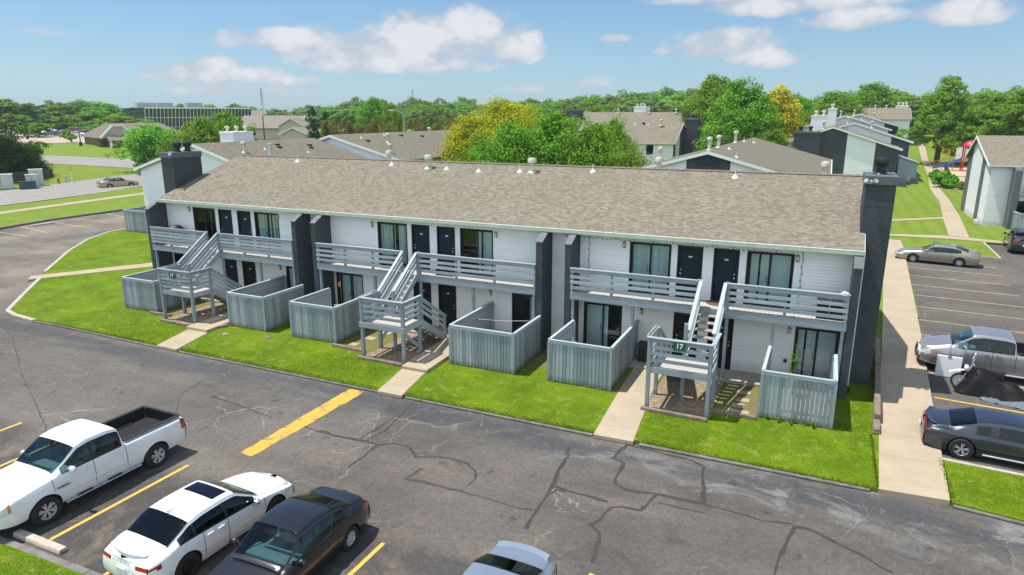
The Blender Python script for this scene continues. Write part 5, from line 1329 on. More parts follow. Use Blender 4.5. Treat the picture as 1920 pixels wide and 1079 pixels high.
# string of lights under the right eave
m = M(); mb_ = M()
for i in range(44):
    x = -9.0 + i * .19; a = (x, -.46, 5.12 - .05 * math.sin(math.pi * (i % 4) / 4)); b = (x + .19, -.46, 5.12 - .05 * math.sin(math.pi * ((i + 1) % 4) / 4)) if i % 4 != 3 else (x + .19, -.46, 5.12)
    m.tube(a, b, .008, .008, 4); mb_.lathe((a[0], a[1], a[2] - .07), [(0, 0), (.025, .02), (.02, .06), (0, .07)], 6)
for x in (-8.75, -.5): 
    for i in range(8): m.tube((x + .03 * (i % 2), -.04, 5.05 - i * .26), (x + .03 * ((i + 1) % 2), -.04, 5.05 - (i + 1) * .26), .008, .008, 4); mb_.lathe((x + .03 * (i % 2), -.05, 5.0 - i * .26), [(0, 0), (.03, .02), (.02, .06), (0, .07)], 6)
t = thing('string_lights', 'string of small dark bulbs hung under the eave above the right balcony', 'string lights', (-4.8, -.46, 5.1)); m.build('cable', MT['black'], t); mb_.build('bulbs', plain('bulb_glass', (.12, .16, .22), .2), t)

# weeds and the tall plant
def stem_plant(x, y, z, h, n, label, leaf, name='garden_plant', cat='plant', spread=.22, seed=1, group=None):
    r = random.Random(seed); t = thing(name, label, cat, (x, y, z), group=group); m, ml = M(), M()
    for i in range(n):
        dx, dy = r.uniform(-.12, .12), r.uniform(-.1, .1); tip = Vector((x + dx * 2.2, y + dy * 2, z + h * r.uniform(.7, 1))); base = Vector((x + dx * .4, y + dy * .4, z)); m.tube(base, tip, .012, .004, 5)
        for k in range(34):
            f = r.uniform(.12, 1); p = base.lerp(tip, f); a = r.uniform(0, 6.28); d = Vector((math.cos(a), math.sin(a), r.uniform(-.1, .6))) * spread * r.uniform(.5, 1.1) * (1.15 - f * .6); s = d.cross(Vector((0, 0, 1))).normalized() * .022
            ml.add([p, p + d * .5 + s, p + d, p + d * .5 - s], [(0, 1, 2, 3)])
    m.build('stem', MT['bark'], t); ml.build('foliage', leaf, t); return t
LF_weed = leaf_mat('weed_leaf', (.07, .17, .015), (.2, .34, .03), .1)
stem_plant(-.32, -1.75, .09, 1.95, 6, 'tall feathery green plant in front of the right sliding door', LF_weed, spread=.3)
for i, x in enumerate((-.9, -.55, -.2, .2, .5)): stem_plant(x, -4.02, 0, .2 + .07 * (i % 3), 2, 'small weed growing up the foot of the gappy board fence, %s' % ('leftmost', 'second from the left', 'in the middle', 'second from the right', 'rightmost')[i], LF_weed, 'weed', 'weed', .09, i + 3, 'weeds along the gappy fence')

# ------------------------------------------------------------------ buildings behind
def gabled(name, label, ax, g0, g1, a0, a1, zb, ze, zr, oh=.45, roofm=None, stripes=(), wall='siding', near='a0', cat='building', eave='gutter', ridge_at=None, lap=.18, gx_oh=.3, group=None):
    """ax: direction of the ridge. g0..g1 span of the gable (across), a0..a1 along the ridge"""
    T = thing(name, label, cat, ((g0 + g1) / 2, a0, zb) if ax == 'y' else (a0, (g0 + g1) / 2, zb), group=group)
    gm = ridge_at if ridge_at is not None else (g0 + g1) / 2; f = (lambda g, a, z: (g, a, z)) if ax == 'y' else (lambda g, a, z: (a, g, z))
    k0 = (zr - ze) / (gm - g0 + oh); k1 = (zr - ze) / (g1 + oh - gm)
    zt = lambda g: (zr - (gm - g) * k0 if g < gm else zr - (g - gm) * k1) - .16
    # walls: two long sides, two gables in stripes
    m = M()
    if ax == 'y':
        lap_rows(m, f(g1, a0, 0), (0, 1, 0), a1 - a0, zb, ze - .05, lap=lap); lap_rows(m, f(g0, a1, 0), (0, -1, 0), a1 - a0, zb, ze - .05, lap=lap)
    else:
        lap_rows(m, f(g0, a0, 0), (1, 0, 0), a1 - a0, zb, ze - .05, lap=lap); lap_rows(m, f(g1, a1, 0), (-1, 0, 0), a1 - a0, zb, ze - .05, lap=lap)
    m.build('wall', MT[wall], T)
    for a, sgn in ((a0, -1), (a1, 1)):
        cuts = sorted(set([g0, g1] + ([gm] if g0 < gm < g1 else []) + [c for s in stripes for c in s[:2] if a == (a0 if near == 'a0' else a1)]))
        groups = {}
        for c, d in zip(cuts, cuts[1:]):
            mt = wall
            if a == (a0 if near == 'a0' else a1):
                for s in stripes:
                    if s[0] - 1e-6 <= c and d <= s[1] + 1e-6: mt = s[2]
            groups.setdefault(mt, []).append((c, d))
        for mt, L_ in groups.items():
            m = M()
            for c, d in L_:
                th = .1 if mt == wall else .13
                m.prism([f(c, a, zb), f(d, a, zb), f(d, a, zt(d)), f(c, a, zt(c))], f(0, -sgn * .1, 0)) if mt != wall else None
                if mt != wall: m.prism([f(c, a + sgn * .001, zb), f(d, a + sgn * .001, zb), f(d, a + sgn * .001, zt(d) - .02), f(c, a + sgn * .001, zt(c) - .02)], f(0, sgn * .03, 0))
                else:
                    m.poly([f(c, a - sgn * .08, zb), f(d, a - sgn * .08, zb), f(d, a - sgn * .08, zt(d)), f(c, a - sgn * .08, zt(c))])
                    n_ = max(1, int((zr - zb) / lap)); sg = sgn if ax == 'y' else sgn
                    z = zb
                    while z < max(zt(c), zt(d)):
                        z2 = z + lap; lo = [g for g in np.linspace(c, d, 40) if zt(g) >= z2 - lap * .3]
                        if lo:
                            p, q = lo[0], lo[-1]; o = sgn * .018
                            m.poly([f(p, a + o, z), f(q, a + o, z), f(q, a, z2), f(p, a, z2)]); m.poly([f(p, a - sgn * .02, z), f(q, a - sgn * .02, z), f(q, a + o, z), f(p, a + o, z)])
                        z = z2
            m.build('gable_wall', MT[mt], T)
    m = M(); t = .14; aa, ab = a0 - gx_oh, a1 + gx_oh
    m.prism([f(g0 - oh, aa, ze - t), f(gm, aa, zr - t), f(g1 + oh, aa, ze - t), f(g1 + oh, aa, ze), f(gm, aa, zr), f(g0 - oh, aa, ze)], f(0, ab - aa, 0))
    rf = m.build('roof', roofm or MT['shingle_y' if ax == 'y' else 'shingle_x'], T)
    for a, s in ((aa, -1), (ab, 1)):
        m = M(); m.prism([f(g0 - oh, a, ze - .26), f(gm, a, zr - .26), f(g1 + oh, a, ze - .26), f(g1 + oh, a, ze - .03), f(gm, a, zr - .03), f(g0 - oh, a, ze - .03)], f(0, s * .04, 0)); m.build('rake_board', MT['trim'], rf)
    for g, s in ((g0 - oh, -1), (g1 + oh, 1)):
        m = M(); p, q = f(min(g, g + s * .1), aa, 0), f(max(g, g + s * .1), ab, 0)
        m.box(min(p[0], q[0]), max(p[0], q[0]), min(p[1], q[1]), max(p[1], q[1]), ze - .17, ze - .02); m.build('gutter', MT[eave], rf)
    T_zt = lambda g: zt(g) + .16
    return T, T_zt


# rear wing at the far left
A, zA = gabled('apartment_building', 'rear apartment wing with white gable behind the left chimney of the long block', 'y', -55.4, -41.2, 14.5, 29.0, 0, 5.37, 7.62, stripes=[(-50.5, -46.2, 'siding')], ridge_at=-48.3)
for x, y, h in ((-45.6, 17.2, .95),): roof_vent(A, x, y, zA(x), h, 1.1)
for x, y in ((-44.6, 24.0), (-46, 20)): vent_pipe(A, x, y, zA(x))
m = M()
for x, y in ((-46.9, 22.5), (-46.2, 22.0), (-46.3, 26.2), (-45.6, 25.6)): m.box(x - .18, x + .18, y - .2, y + .2, zA(x) - .02, zA(x) + .12)
m.build('box_vent', MT['black_metal'], A, bevel=.02)
chimney(A, -54.1, -52.3, 22.5, 25.0, 4, 8.35, [(-53.7, 23.1, .85, 'vent'), (-53.2, 23.8, .85, 'vent'), (-52.7, 24.5, .85, 'vent')], 'siding', 'trim', .2)
F_ = thing('privacy_fence', 'grey board fence far behind, left of the end fin wall', 'fence', (-54, 12.6, 0))
for p, q in (((-55.5, 12.4), (-50, 12.4)), ((-55.5, 14.4), (-55.5, 12.4))):
    m, mc = M(), M(); panel(m, mc, p, q, z1=1.9); m.build('board_panel', MT['fence'], F_); mc.build('cap_rail', MT['rail'], F_)
# second rear wing
B_, zB = gabled('apartment_building', 'brown roofed rear wing with pale front rake, left of the yellow tree', 'y', -54, -38.6, 30, 62, 0, 5.7, 7.95, stripes=[(-54, -38.6, 'siding')], ridge_at=-46.7)
for x, y, h in ((-43.2, 35, 1.0), (-43.4, 53, 1.0), (-45.9, 57, .8), (-48.5, 52, .9)): roof_vent(B_, x, y, zB(x), h, 1.15)
for x, y in ((-45.8, 38), (-45.2, 33)): vent_pipe(B_, x, y, zB(x))
roof_vent(B_, -40.1, 30.9, zB(-40.1), .95, 1.2)
m = M()
for x, y in ((-44.0, 32.5), (-44.6, 44.0), (-43.5, 49.5), (-45.2, 40.5)): m.box(x - .2, x + .2, y - .2, y + .2, zB(x) - .02, zB(x) + .14)
m.build('box_vent', MT['black_metal'], B_, bevel=.02)
B2, zB2 = gabled('apartment_building', 'small far roof with a dark chimney box beside the yellow tree', 'y', -60, -46, 76, 96, .3, 6.0, 8.6, ridge_at=-53)
chimney(B2, -55.4, -50.4, 84, 86.5, 5, 9.35, [(-53, 85, 1.1, 'black_metal')])
roof_vent(B2, -54.6, 78, zB2(-54.6), 1.0, 1.2)
# centre back: two parallel blocks
C1, zC = gabled('apartment_building', 'rear block with striped charcoal gable and tall dark chimney beyond the green tree', 'x', 90, 103, -48, -24, .2, 5.25, 8.55, stripes=[(90.0, 91.6, 'stucco'), (95.0, 98.2, 'stucco')], near='a1')
for x, y in ((-27.4, 95.0),): roof_vent(C1, x, y, 8.05, 1.1, 1.3)
for x, y in ((-32.2, 95.6), (-29.8, 95.6)): vent_pipe(C1, x, y, 8.2, .5)
m = M().box(-30.9, -30.5, 95.6, 96, 8.3, 8.55); m.build('box_vent', MT['black_metal'], C1)
chimney(C1, -23.9, -21.6, 98.0, 101, 0, 9.3, [(-22.7, 99.5, 1.1, 'black_metal')])
m = M(); m.box(-28.6, -27.4, 89.95, 89.99, 3.3, 4.9); m.build('window', MT['pane_dark'], C1)
C2, zC2 = gabled('apartment_building', 'far block with long brown roof behind the striped gable block', 'x', 108, 124, -49, -24.5, 1.0, 7.2, 10.4)
chimney(C2, -50.6, -48.0, 110, 113, 2, 10.9, [(-49.3, 111.5, 1.0, 'black_metal')])
for x in (-41, -34.5, -29): roof_vent(C2, x, 115, 10.2, .9, 1.3)
chimney(C2, -38.5, -36.0, 118, 121, 6, 11.6, [(-38, 119, .9, 'vent'), (-37.2, 119, .9, 'vent'), (-36.5, 119, .9, 'vent')], 'siding', 'trim', .25)
# centre right
D, zD = gabled('apartment_building', 'low gabled wing with dark louvred gable behind the middle of the long roof', 'y', -15.4, -.2, 23.5, 54, 0, 5.3, 7.5, stripes=[(-9.3, -6.25, 'stucco')], ridge_at=-7.8)
m = M()
for i in range(5): m.prism([(-8.6 + i * .05, 23.42, 6.55 + i * .12), (-6.95 - i * .05, 23.42, 6.55 + i * .12), (-6.95 - i * .05, 23.36, 6.5 + i * .12), (-8.6 + i * .05, 23.36, 6.5 + i * .12)], (0, 0, .03))
m.box(-7.8, -7.74, 23.35, 23.42, 6.4, 7.2); m.build('louvre', MT['stucco'], D)
for x, y, h in ((-8.4, 27.5, 1.0), (-8.3, 31.5, 1.0), (-8.2, 41.5, 1.1), (-11.9, 26.5, 1.2)): roof_vent(D, x, y, zD(x), h, 1.0)
for x, y in ((-7.2, 29.5), (-6.9, 45), (-6.0, 24.4), (-7.6, 43)): vent_pipe(D, x, y, zD(x), .45)
# stepped row on the right
E_, zE = gabled('apartment_building', 'stepped rear block with charcoal and white front gable and two white chimneys', 'y', -7.6, 8.75, 84, 96, 0, 5.25, 8.27, stripes=[(-1.42, 2.1, 'stucco'), (5.85, 8.75, 'stucco')], ridge_at=.1)
m = M(); m.box(-5.0, -1.42, 83.2, 84, 0, 7.3); m.build('fin_wall', MT['stucco'], E_); m = M(); m.box(-5.06, -1.36, 83.14, 84.1, 7.301, 7.55); m.build('fin_cap', MT['stucco_cap'], E_)
pot(E_, -4.2, 84.5, 7.55, 1.2); pot(E_, -2.9, 84.6, 7.55, 1.2)
for n_, (g0, g1, a0, a1, ze, zr, gm, st) in enumerate(((-6.5, 11.1, 96.3, 112, 5.85, 8.75, 3.15, [(8.55, 11.1, 'stucco')]), (-6.0, 9.0, 112.3, 124, 7.4, 9.83, 2.07, []), (-3, 11.4, 124.3, 140, 7.75, 10.07, 4.6, [(9, 11.4, 'stucco')]))):
    k0 = (zr - ze) / (gm - g0 + .45); k1 = (zr - ze) / (g1 + .45 - gm)
    zt = lambda g: (zr - (gm - g) * k0 if g < gm else zr - (g - gm) * k1)
    m = M(); m.prism([(g0, a0, 0), (g1, a0, 0), (g1, a0, zt(g1) - .15), (gm, a0, zr - .15), (g0, a0, zt(g0) - .15)], (0, a1 - a0, 0)); m.build('wall', MT['white_wall'], E_)
    m = M()
    for s in st: m.prism([(s[0], a0 - .02, 0), (s[1] + .02, a0 - .02, 0), (s[1] + .02, a0 - .02, zt(s[1]) - .17), (s[0], a0 - .02, zt(s[0]) - .17)], (0, -.02, 0)); m.prism([(s[1] + .002, a0 - .02, 0), (s[1] + .03, a0 - .02, 0), (s[1] + .03, a0 - .02, zt(s[1]) - .17), (s[1] + .002, a0 - .02, zt(s[1]) - .17)], (0, a1 - a0 - .3, 0))
    if st: m.build('fin_wall', MT['stucco'], E_)
    m = M(); m.prism([(g0 - .45, a0 - .4, ze - .14), (gm, a0 - .4, zr - .14), (g1 + .45, a0 - .4, ze - .14), (g1 + .45, a0 - .4, ze), (gm, a0 - .4, zr), (g0 - .45, a0 - .4, ze)], (0, a1 - a0 + .4, 0)); rf = m.build('roof', MT['shingle_y'], E_)
    m = M(); m.prism([(g0 - .45, a0 - .4, ze - .26), (gm, a0 - .4, zr - .26), (g1 + .45, a0 - .4, ze - .26), (g1 + .45, a0 - .4, ze - .03), (gm, a0 - .4, zr - .03), (g0 - .45, a0 - .4, ze - .03)], (0, -.05, 0)); m.box(g1 + .45, g1 + .56, a0 - .4, a1, ze - .18, ze - .02); m.build('rake_board', MT['trim'], rf)
    roof_vent(E_, gm + 2.6, a0 + 4, zt(gm + 2.6), 1.1, 1.1); roof_vent(E_, gm - .9, a0 + 6, zt(gm - .9), 1.1, 1.1)
roof_vent(E_, -1.2, 90, zE(-1.2), 1.2, 1.4)
chimney(E_, -3.4, -.9, 99.5, 102, 5, 9.85, [(-2.7, 100.5, 1.2, 'vent'), (-1.5, 100.5, 1.2, 'vent')], 'siding', 'trim', .2)
chimney(E_, -1.0, .4, 106, 108.5, 6, 11.0, [(-.3, 107, 1.2, 'vent')], 'siding', 'trim', .2)
t = thing('shed', 'small grey lean to shed at the foot of the stepped block by the path', 'shed', (10.6, 90, 0))
m = M(); m.prism([(9.4, 89, 0), (11.9, 89, 0), (11.9, 89, 3.0), (9.4, 89, 3.9)], (0, 8, 0)); m.build('wall', MT['post'], t); m = M(); m.prism([(9.4, 88.8, 3.92), (12.1, 88.8, 2.97), (12.1, 88.8, 3.07), (9.4, 88.8, 4.02)], (0, 8.4, 0)); m.build('roof', MT['post'], t)
for x, y, lab in ((9.6, 82.2, 'green grey air conditioner unit on the grass behind the right chimney'), (11.4, 86.4, 'dark air conditioner unit against the stepped block by the path')):
    t = thing('air_conditioner', lab, 'air conditioner', (x, y, 0)); m = M().box(x - .5, x + .5, y - .5, y + .5, .05, 1.1); m.build('casing', plain('ac_green', (.06, .1, .1), .5), t, bevel=.04)
    m = M(); m.lathe((x, y, 1.1), [(.42, 0), (.42, .05), (0, .06)], 16); m.build('fan_guard', MT['black_metal'], t)
# far block on the right
Fb, zF = gabled('apartment_building', 'farthest right block with a cluster of white chimneys, left of the cypress', 'x', 170, 184, 4, 17.2, 2.8, 8.9, 11.6, stripes=[(170, 174, 'stucco')], near='a1', lap=.3)
chimney(Fb, 14.4, 17.2, 178, 181, 8, 12.2, [(14.9, 179, 1.2, 'vent'), (15.8, 179, 1.2, 'vent'), (16.7, 179, 1.2, 'vent')], 'siding', 'trim', .2)
for x in (6, 9.5, 12): roof_vent(Fb, x, 176.3, 11.4, .9, 1.6)
# right hand neighbour
G, zG = gabled('apartment_building', 'white neighbouring block at the right edge with grey striped gable and balcony', 'x', 47.8, 59.8, 13.5, 46, 0, 5.6, 7.95, stripes=[(50.6, 52.3, 'stucco_cap'), (57.6, 59.8, 'stucco_cap')], lap=.16, ridge_at=55.6)
vent_pipe(G, 17.2, 54.0, zG(54.0), .3)
for x in (15.1, 24.0):
    m = M(); m.prism([(x, 46.4, 0), (x, 47.8, 0), (x, 47.8, 5.4), (x, 47.3, 5.45), (x, 46.4, 5.2)], (.5, 0, 0)); m.build('fin_wall', MT['stucco_cap'], G, bevel=.02)
bl = joint('balcony', G, (19.6, 47, 2.9))
m = M(); m.box(15.62, 23.98, 46.5, 47.75, 2.6, 2.9); m.box(15.62, 23.98, 46.44, 46.5, 2.55, 2.92); m.build('deck', MT['rail'], bl)
m = M()
for z in (3.15, 3.4, 3.65, 3.92): m.box(15.62, 23.98, 46.42, 46.46, z - .07, z + .07)
m.build('railing', MT['rail'], bl)
m = M(); [m.box(x - .05, x + .05, 46.47, 46.55, 2.92, 3.95) for x in (15.9, 17.4, 19, 20.6, 22.2, 23.7)]; m.build('railing_posts', MT['post'], bl)
m = M(); m.box(15.9, 18.3, 47.7, 47.76, .15, 2.3); m.build('sliding_door', MT['pane_dark'], G); m = M(); m.box(15.85, 18.35, 47.76, 47.78, .1, 2.36); m.build('door_frame', MT['bronze'], G)
F_ = thing('privacy_fence', 'grey board patio fence of the neighbouring block at the right edge', 'fence', (17.5, 44.6, 0))
for p, q in (((15.6, 44.9), (20.5, 44.4)), ((15.3, 47.4), (15.6, 44.9))):
    m, mc = M(), M(); panel(m, mc, p, q, z1=1.6); m.build('board_panel', MT['fence'], F_); mc.build('cap_rail', MT['rail'], F_)
m = M(); m.prism([(13.0, 48.6, 0), (13.3, 48.4, 0), (13.3, 49.3, 0), (13.0, 49.2, 0)], (0, 0, .4)); o = m.build('meter_box', MT['pipe'], loc=(13.1, 48.8, 0), bevel=.04); tag(o, 'small grey meter box at the foot of the neighbouring white gable', 'meter box')

# ---- left distance
t = thing('clinic_building', 'low brown roofed building with a pale hipped gable and brick porch on the left', 'building', land(205, 276))
a = Vector(land(204, 276)); da = math.hypot(a.x - CAM.x, a.y - CAM.y); b = Vector(bearing(350, da + 7)); b.z = a.z; d = (b - a); Lc = d.length; d.normalize(); nb_ = Vector((-d.y, d.x, 0)); up_ = Vector((0, 0, 1))
ze_, zr_ = height_for(215, 259, da) - a.z, height_for(260, 231, da + 8) - a.z
m = M(); m.prism([a - up_, b - up_, b + nb_ * 16 - up_, a + nb_ * 16 - up_], (0, 0, ze_ + 1)); m.build('wall', MT['brick'], t)
m = M(); o1, o2, o3, o4 = a - d * .8 - nb_ * .8 + up_ * ze_, b + d * .8 - nb_ * .8 + up_ * ze_, b + d * .8 + nb_ * 16.8 + up_ * ze_, a - d * .8 + nb_ * 16.8 + up_ * ze_; r1, r2 = a + d * 2.5 + nb_ * 8 + up_ * zr_, b - d * 4 + nb_ * 8 + up_ * zr_
m.add([o1, o2, o3, o4, r1, r2], [(0, 1, 5, 4), (1, 2, 5), (2, 3, 4, 5), (3, 0, 4), (0, 3, 2, 1)]); m.build('roof', MT['grey_roof'], t)
a_ = a - d * 2.2; g0_, g1_ = a_ + d * .3 + up_ * ze_, a_ + d * 8.3 + up_ * ze_; hg = (zr_ - ze_) * .86; g2_, g3_ = a_ + d * 5.4 + up_ * (ze_ + hg), a_ + d * 3.2 + up_ * (ze_ + hg); fw_ = -nb_ * 1.0
m = M(); m.prism([g0_ + fw_, g1_ + fw_, g2_ + fw_, g3_ + fw_], nb_ * .3); m.build('gable', MT['far_wall'], t); m = M(); m.prism([g0_ + fw_ + nb_ * .31, g1_ + fw_ + nb_ * .31, g2_ + fw_ + nb_ * .31, g3_ + fw_ + nb_ * .31], nb_ * 6.5); m.build('roof', MT['grey_roof'], t)
m = M(); m.bar(g0_ + fw_ * 1.15, g3_ + fw_ * 1.15, .3, .45, nb_); m.bar(g1_ + fw_ * 1.15, g2_ + fw_ * 1.15, .3, .45, nb_); m.bar(g3_ + fw_ * 1.15, g2_ + fw_ * 1.15, .3, .4, nb_); m.build('trim', MT['trim'], t)
p0_ = a - d * 1.5 - nb_ * 5; m = M(); m.prism([p0_ + up_ * (ze_ - .6), p0_ + d * 11 + up_ * (ze_ - .6), p0_ + d * 10 + nb_ * 4.2 + up_ * (ze_ + .5), p0_ + d * 1 + nb_ * 4.2 + up_ * (ze_ + .5)], (0, 0, .12)); m.build('porch_roof', MT['grey_roof'], t)
for f in (.6, 3.6, 10.2): q = p0_ + d * f + nb_ * .5; m = M(); m.bar(q, q + up_ * (ze_ - .55), .45, .45, d); m.build('porch_post', MT['trim'], t)
for f in (.5, .56): q = a + d * Lc * f + nb_ * 3.5 + up_ * (ze_ + (zr_ - ze_) * .5); m = M(); m.bar(q, q + up_ * 1.1, .9, .9, d); m.build('box_vent', MT['black_metal'], t)

t = thing('office_building', 'long dark glass office building with white mullions under the treeline', 'building', (-290, 230, 3))
p0, p1 = Vector(bearing(268, 272)), Vector(bearing(466, 284)); d = (p1 - p0); d.z = 0; Lo = d.length; d.normalize(); nn = Vector((d.y, -d.x, 0)); zt0, zb0 = height_for(300, 203, 277), 2.0
lean = nn * 3.0
m = M(); a, b = p0.copy(), p1.copy(); a.z = b.z = zb0; at_, bt = a + lean, b + lean; at_.z = bt.z = zt0
m.add([a, b, bt, at_, a - nn * 25, b - nn * 25, bt - nn * 28, at_ - nn * 28], [(0, 1, 2, 3), (4, 7, 6, 5), (0, 3, 7, 4), (1, 5, 6, 2), (3, 2, 6, 7)]); m.build('glass_wall', plain('dark_glass', (.02, .035, .045), .08, spec=.8), t)
m = M(); n_ = 30
for i in range(n_ + 1):
    q = a + d * (Lo * i / n_) + nn * .08; m.bar(q, q + lean + Vector((0, 0, zt0 - zb0)), .15, .15, d)
for f in (0.02, .36, .68, 1.0):
    q = a + lean * f + nn * .1 + Vector((0, 0, (zt0 - zb0) * f)); m.bar(q, q + d * Lo, .15, .4 if f == 1 else .16, nn)
m.build('mullions', MT['trim'], t)
for u, w in ((289, 13), (322, 10), (378, 10)):
    q = Vector(bearing(u, 283)); h_ = height_for(u, 193, 287); m = M(); c = q - nn * 6; m.prism([c - d * w / 3.6 * 1.0, c + d * w / 3.6 * 1.0, c + d * w / 3.6 - nn * 4, c - d * w / 3.6 - nn * 4], (0, 0, h_ - q.z)); m.build('roof_plant_room', MT['metal_grey'], t)
t = thing('warehouse', 'long low dark wall building with white parapet at the far left', 'building', bearing(20, 330))
a, b = Vector(bearing(-80, 330)), Vector(bearing(62, 330)); d = (b - a).normalized(); n2 = Vector((-d.y, d.x, 0)); z1_ = height_for(40, 233, 330)
m = M(); m.prism([a - Vector((0, 0, 1)), b - Vector((0, 0, 1)), b + n2 * 30 - Vector((0, 0, 1)), a + n2 * 30 - Vector((0, 0, 1))], (0, 0, z1_ - a.z + .6)); m.build('wall', plain('dark_brick', (.09, .075, .07), .9), t)
m = M(); e = n2 * -.3; m.prism([a + e + Vector((0, 0, z1_ - a.z - .4)), b + e + Vector((0, 0, z1_ - a.z - .4)), b + n2 * 30 + Vector((0, 0, z1_ - a.z - .4)), a + n2 * 30 + Vector((0, 0, z1_ - a.z - .4))], (0, 0, .9)); m.build('parapet', MT['trim'], t)
# houses behind the left wing
def house(u, dist, w, dep, v_e, v_r, rot, label, wall='far_wall', roof='grey_roof', hip=.0):
    p = bearing(u, dist); ze, zr = height_for(u, v_e, dist) - p[2], height_for(u, v_r, dist) - p[2]
    t = thing('house', label, 'house', p, R(rot)); a, b = w / 2, dep / 2
    m = M(); m.prism([(-a, -b, -1), (-a, b, -1), (-a, b, ze), (-a, 0, zr - .2), (-a, -b, ze)], (w, 0, 0)); m.build('wall', MT[wall], t)
    m = M(); m.prism([(-a - .5, -b - .6, ze - .2), (-a - .5, 0, zr - .15), (-a - .5, b + .6, ze - .2), (-a - .5, b + .6, ze), (-a - .5, 0, zr), (-a - .5, -b - .6, ze)], (w + 1, 0, 0)); rf = m.build('roof', plain('brown_shingle_roof', (.2, .17, .14), .95, var=.3, scale=4), t)
    m = M()
    for s in (-1, 1): m.prism([(s * (a + .52), -b - .6, ze - .35), (s * (a + .52), 0, zr - .3), (s * (a + .52), b + .6, ze - .35), (s * (a + .52), b + .6, ze - .05), (s * (a + .52), 0, zr - .05), (s * (a + .52), -b - .6, ze - .05)], (s * .06, 0, 0))
    m.build('trim', MT['trim'], rf)
    m = M(); [m.box(x - .5, x + .5, -b - .03, -b - .005, ze - 2.0, ze - .7) for x in (-a * .5, a * .5)]; m.build('window', MT['pane_dark'], t)
    return t
house(470, 300, 10, 14, 222, 207, 60, 'white gabled house nearest the glass office', 'white_wall')
house(515, 215, 17, 12, 240, 217, 24, 'wide brown roofed house left of the two dark conifers')
house(552, 205, 7, 7, 236, 221, -66, 'house gable with cream front just left of the dark conifers')
house(556, 185, 7, 6, 250, 238, -66, 'small house gable below the cream one')
house(665, 290, 26, 12, 224, 216, 26, 'low long roof in front of the trees above the second wing')
house(1880, 160, 10, 8, 250, 237, 26, 'pale house half hidden behind the cypress, right', 'white_wall')
house(1835, 190, 9, 8, 250, 238, 26, 'grey roofed house just visible between the cypress and the right tree', 'white_wall')
# utility cabinets by the street
def cabinet(u, v, w, d_, h, mat, label, rot=60):
    w, d_, h = w * .85, d_ * .85, h * .85; p = land(u, v); t = thing('utility_cabinet', label, 'utility box', p, R(rot))
    m = M().box(-w / 2, w / 2, -d_ / 2, d_ / 2, .0, h); m.build('cabinet', MT[mat], t, bevel=.05)
    m = M().box(-w / 2 - .05, w / 2 + .05, -d_ / 2 - .05, d_ / 2 + .05, h + .001, h + .08); m.build('lid', MT[mat], t, bevel=.02)
    m = M().box(-.02, .02, -d_ / 2 - .02, -d_ / 2 - .003, .1, h - .1); m.build('door_gap', MT['seam'], t)
cabinet(71, 349, 1.9, 1.3, 2.6, 'metal_grey', 'tall pale grey utility cabinet by the old wooden fence'); cabinet(62, 352, 1.6, 1.0, 2.0, 'metal_grey', 'middle pale utility cabinet in front of the tall one'); cabinet(53, 355, 2.2, 1.1, 1.15, 'util_green', 'low dark green utility box nearest the kerb')
cabinet(4, 355, 3.2, 1.6, 2.2, 'metal_grey', 'large pale utility cabinet at the left edge of the photo')
F_ = thing('board_fence', 'old dark weathered board fence behind the utility cabinets', 'fence', (-110, 36, 0))
m, mc = M(), M(); panel(m, mc, (-104.2, 27.5), (-107.5, 38.5), z1=1.9, bw=.2); m.build('board_panel', MT['oldwood'], F_); mc.build('rails', MT['oldwood'], F_)
p = land(110, 344); t = thing('fire_hydrant', 'orange and blue fire hydrant on the grass by the street', 'hydrant', p)
m = M(); m.lathe(p, [(.2, 0), (.2, .07), (.14, .08), (.14, .52), (.19, .56), (.16, .7), (.07, .8), (0, .82)], 12); m.tube((p[0] - .24, p[1], p[2] + .42), (p[0] + .24, p[1], p[2] + .42), .075, .075, 8); m.build('body', plain('hydrant_orange', (.5, .14, .05), .6), t, smooth=True)
p = land(136, 343); t = thing('marker_post', 'thin white and orange marker post on the grass', 'post', p); m = M(); m.tube(p, (p[0], p[1], p[2] + 1.7), .05, .05, 6); m.build('post', MT['white'], t); m = M(); m.tube((p[0], p[1], p[2] + 1.7), (p[0], p[1], p[2] + 2.3), .055, .055, 6); m.build('tip', plain('marker_orange', (.5, .12, .03)), t)
p = land(125, 343); t = thing('pedestal', 'small grey cable pedestal beside the marker post', 'post', p); m = M().box(p[0] - .15, p[0] + .15, p[1] - .15, p[1] + .15, p[2], p[2] + 1.0); m.build('cabinet', MT['metal_grey'], t, bevel=.03)

# poles, wires, lamps
def pole(u, vb_dist, v_top, label, arms=1, mat='bark', name='utility_pole', group='utility poles', r=.16):
    p = bearing(u, vb_dist); zt = height_for(u, v_top, vb_dist); t = thing(name, label, 'pole', p, group=group)
    m = M(); m.tube((p[0], p[1], p[2] - .5), (p[0], p[1], zt), r, r * .65, 8); m.build('pole', MT[mat], t)
    if arms:
        m = M()
        for k in range(arms): m.bar((p[0] - 1.3, p[1] - .7, zt - .5 - k * 1.2), (p[0] + 1.3, p[1] + .7, zt - .5 - k * 1.2), .12, .14)
        m.build('crossarm', MT[mat], t)
    return (p[0], p[1], zt)
w1 = [pole(u, dd, v, lab, a, mt) for u, dd, v, lab, a, mt in ((492, 150, 218, 'brown utility pole left of the dark conifers', 0, 'bark'), (660, 260, 191, 'grey utility pole above the brown shrubs', 2, 'steel'), (1098, 165, 207, 'pale pole beside the far dark chimney', 1, 'steel'), (1491, 240, 196, 'grey utility pole right of the yellow orange tree', 1, 'steel'), (181, 330, 203, 'grey utility pole in the trees left of the glass office', 1, 'steel'), (208, 320, 207, 'brown pole pair in the trees left of the glass office', 0, 'bark'))]
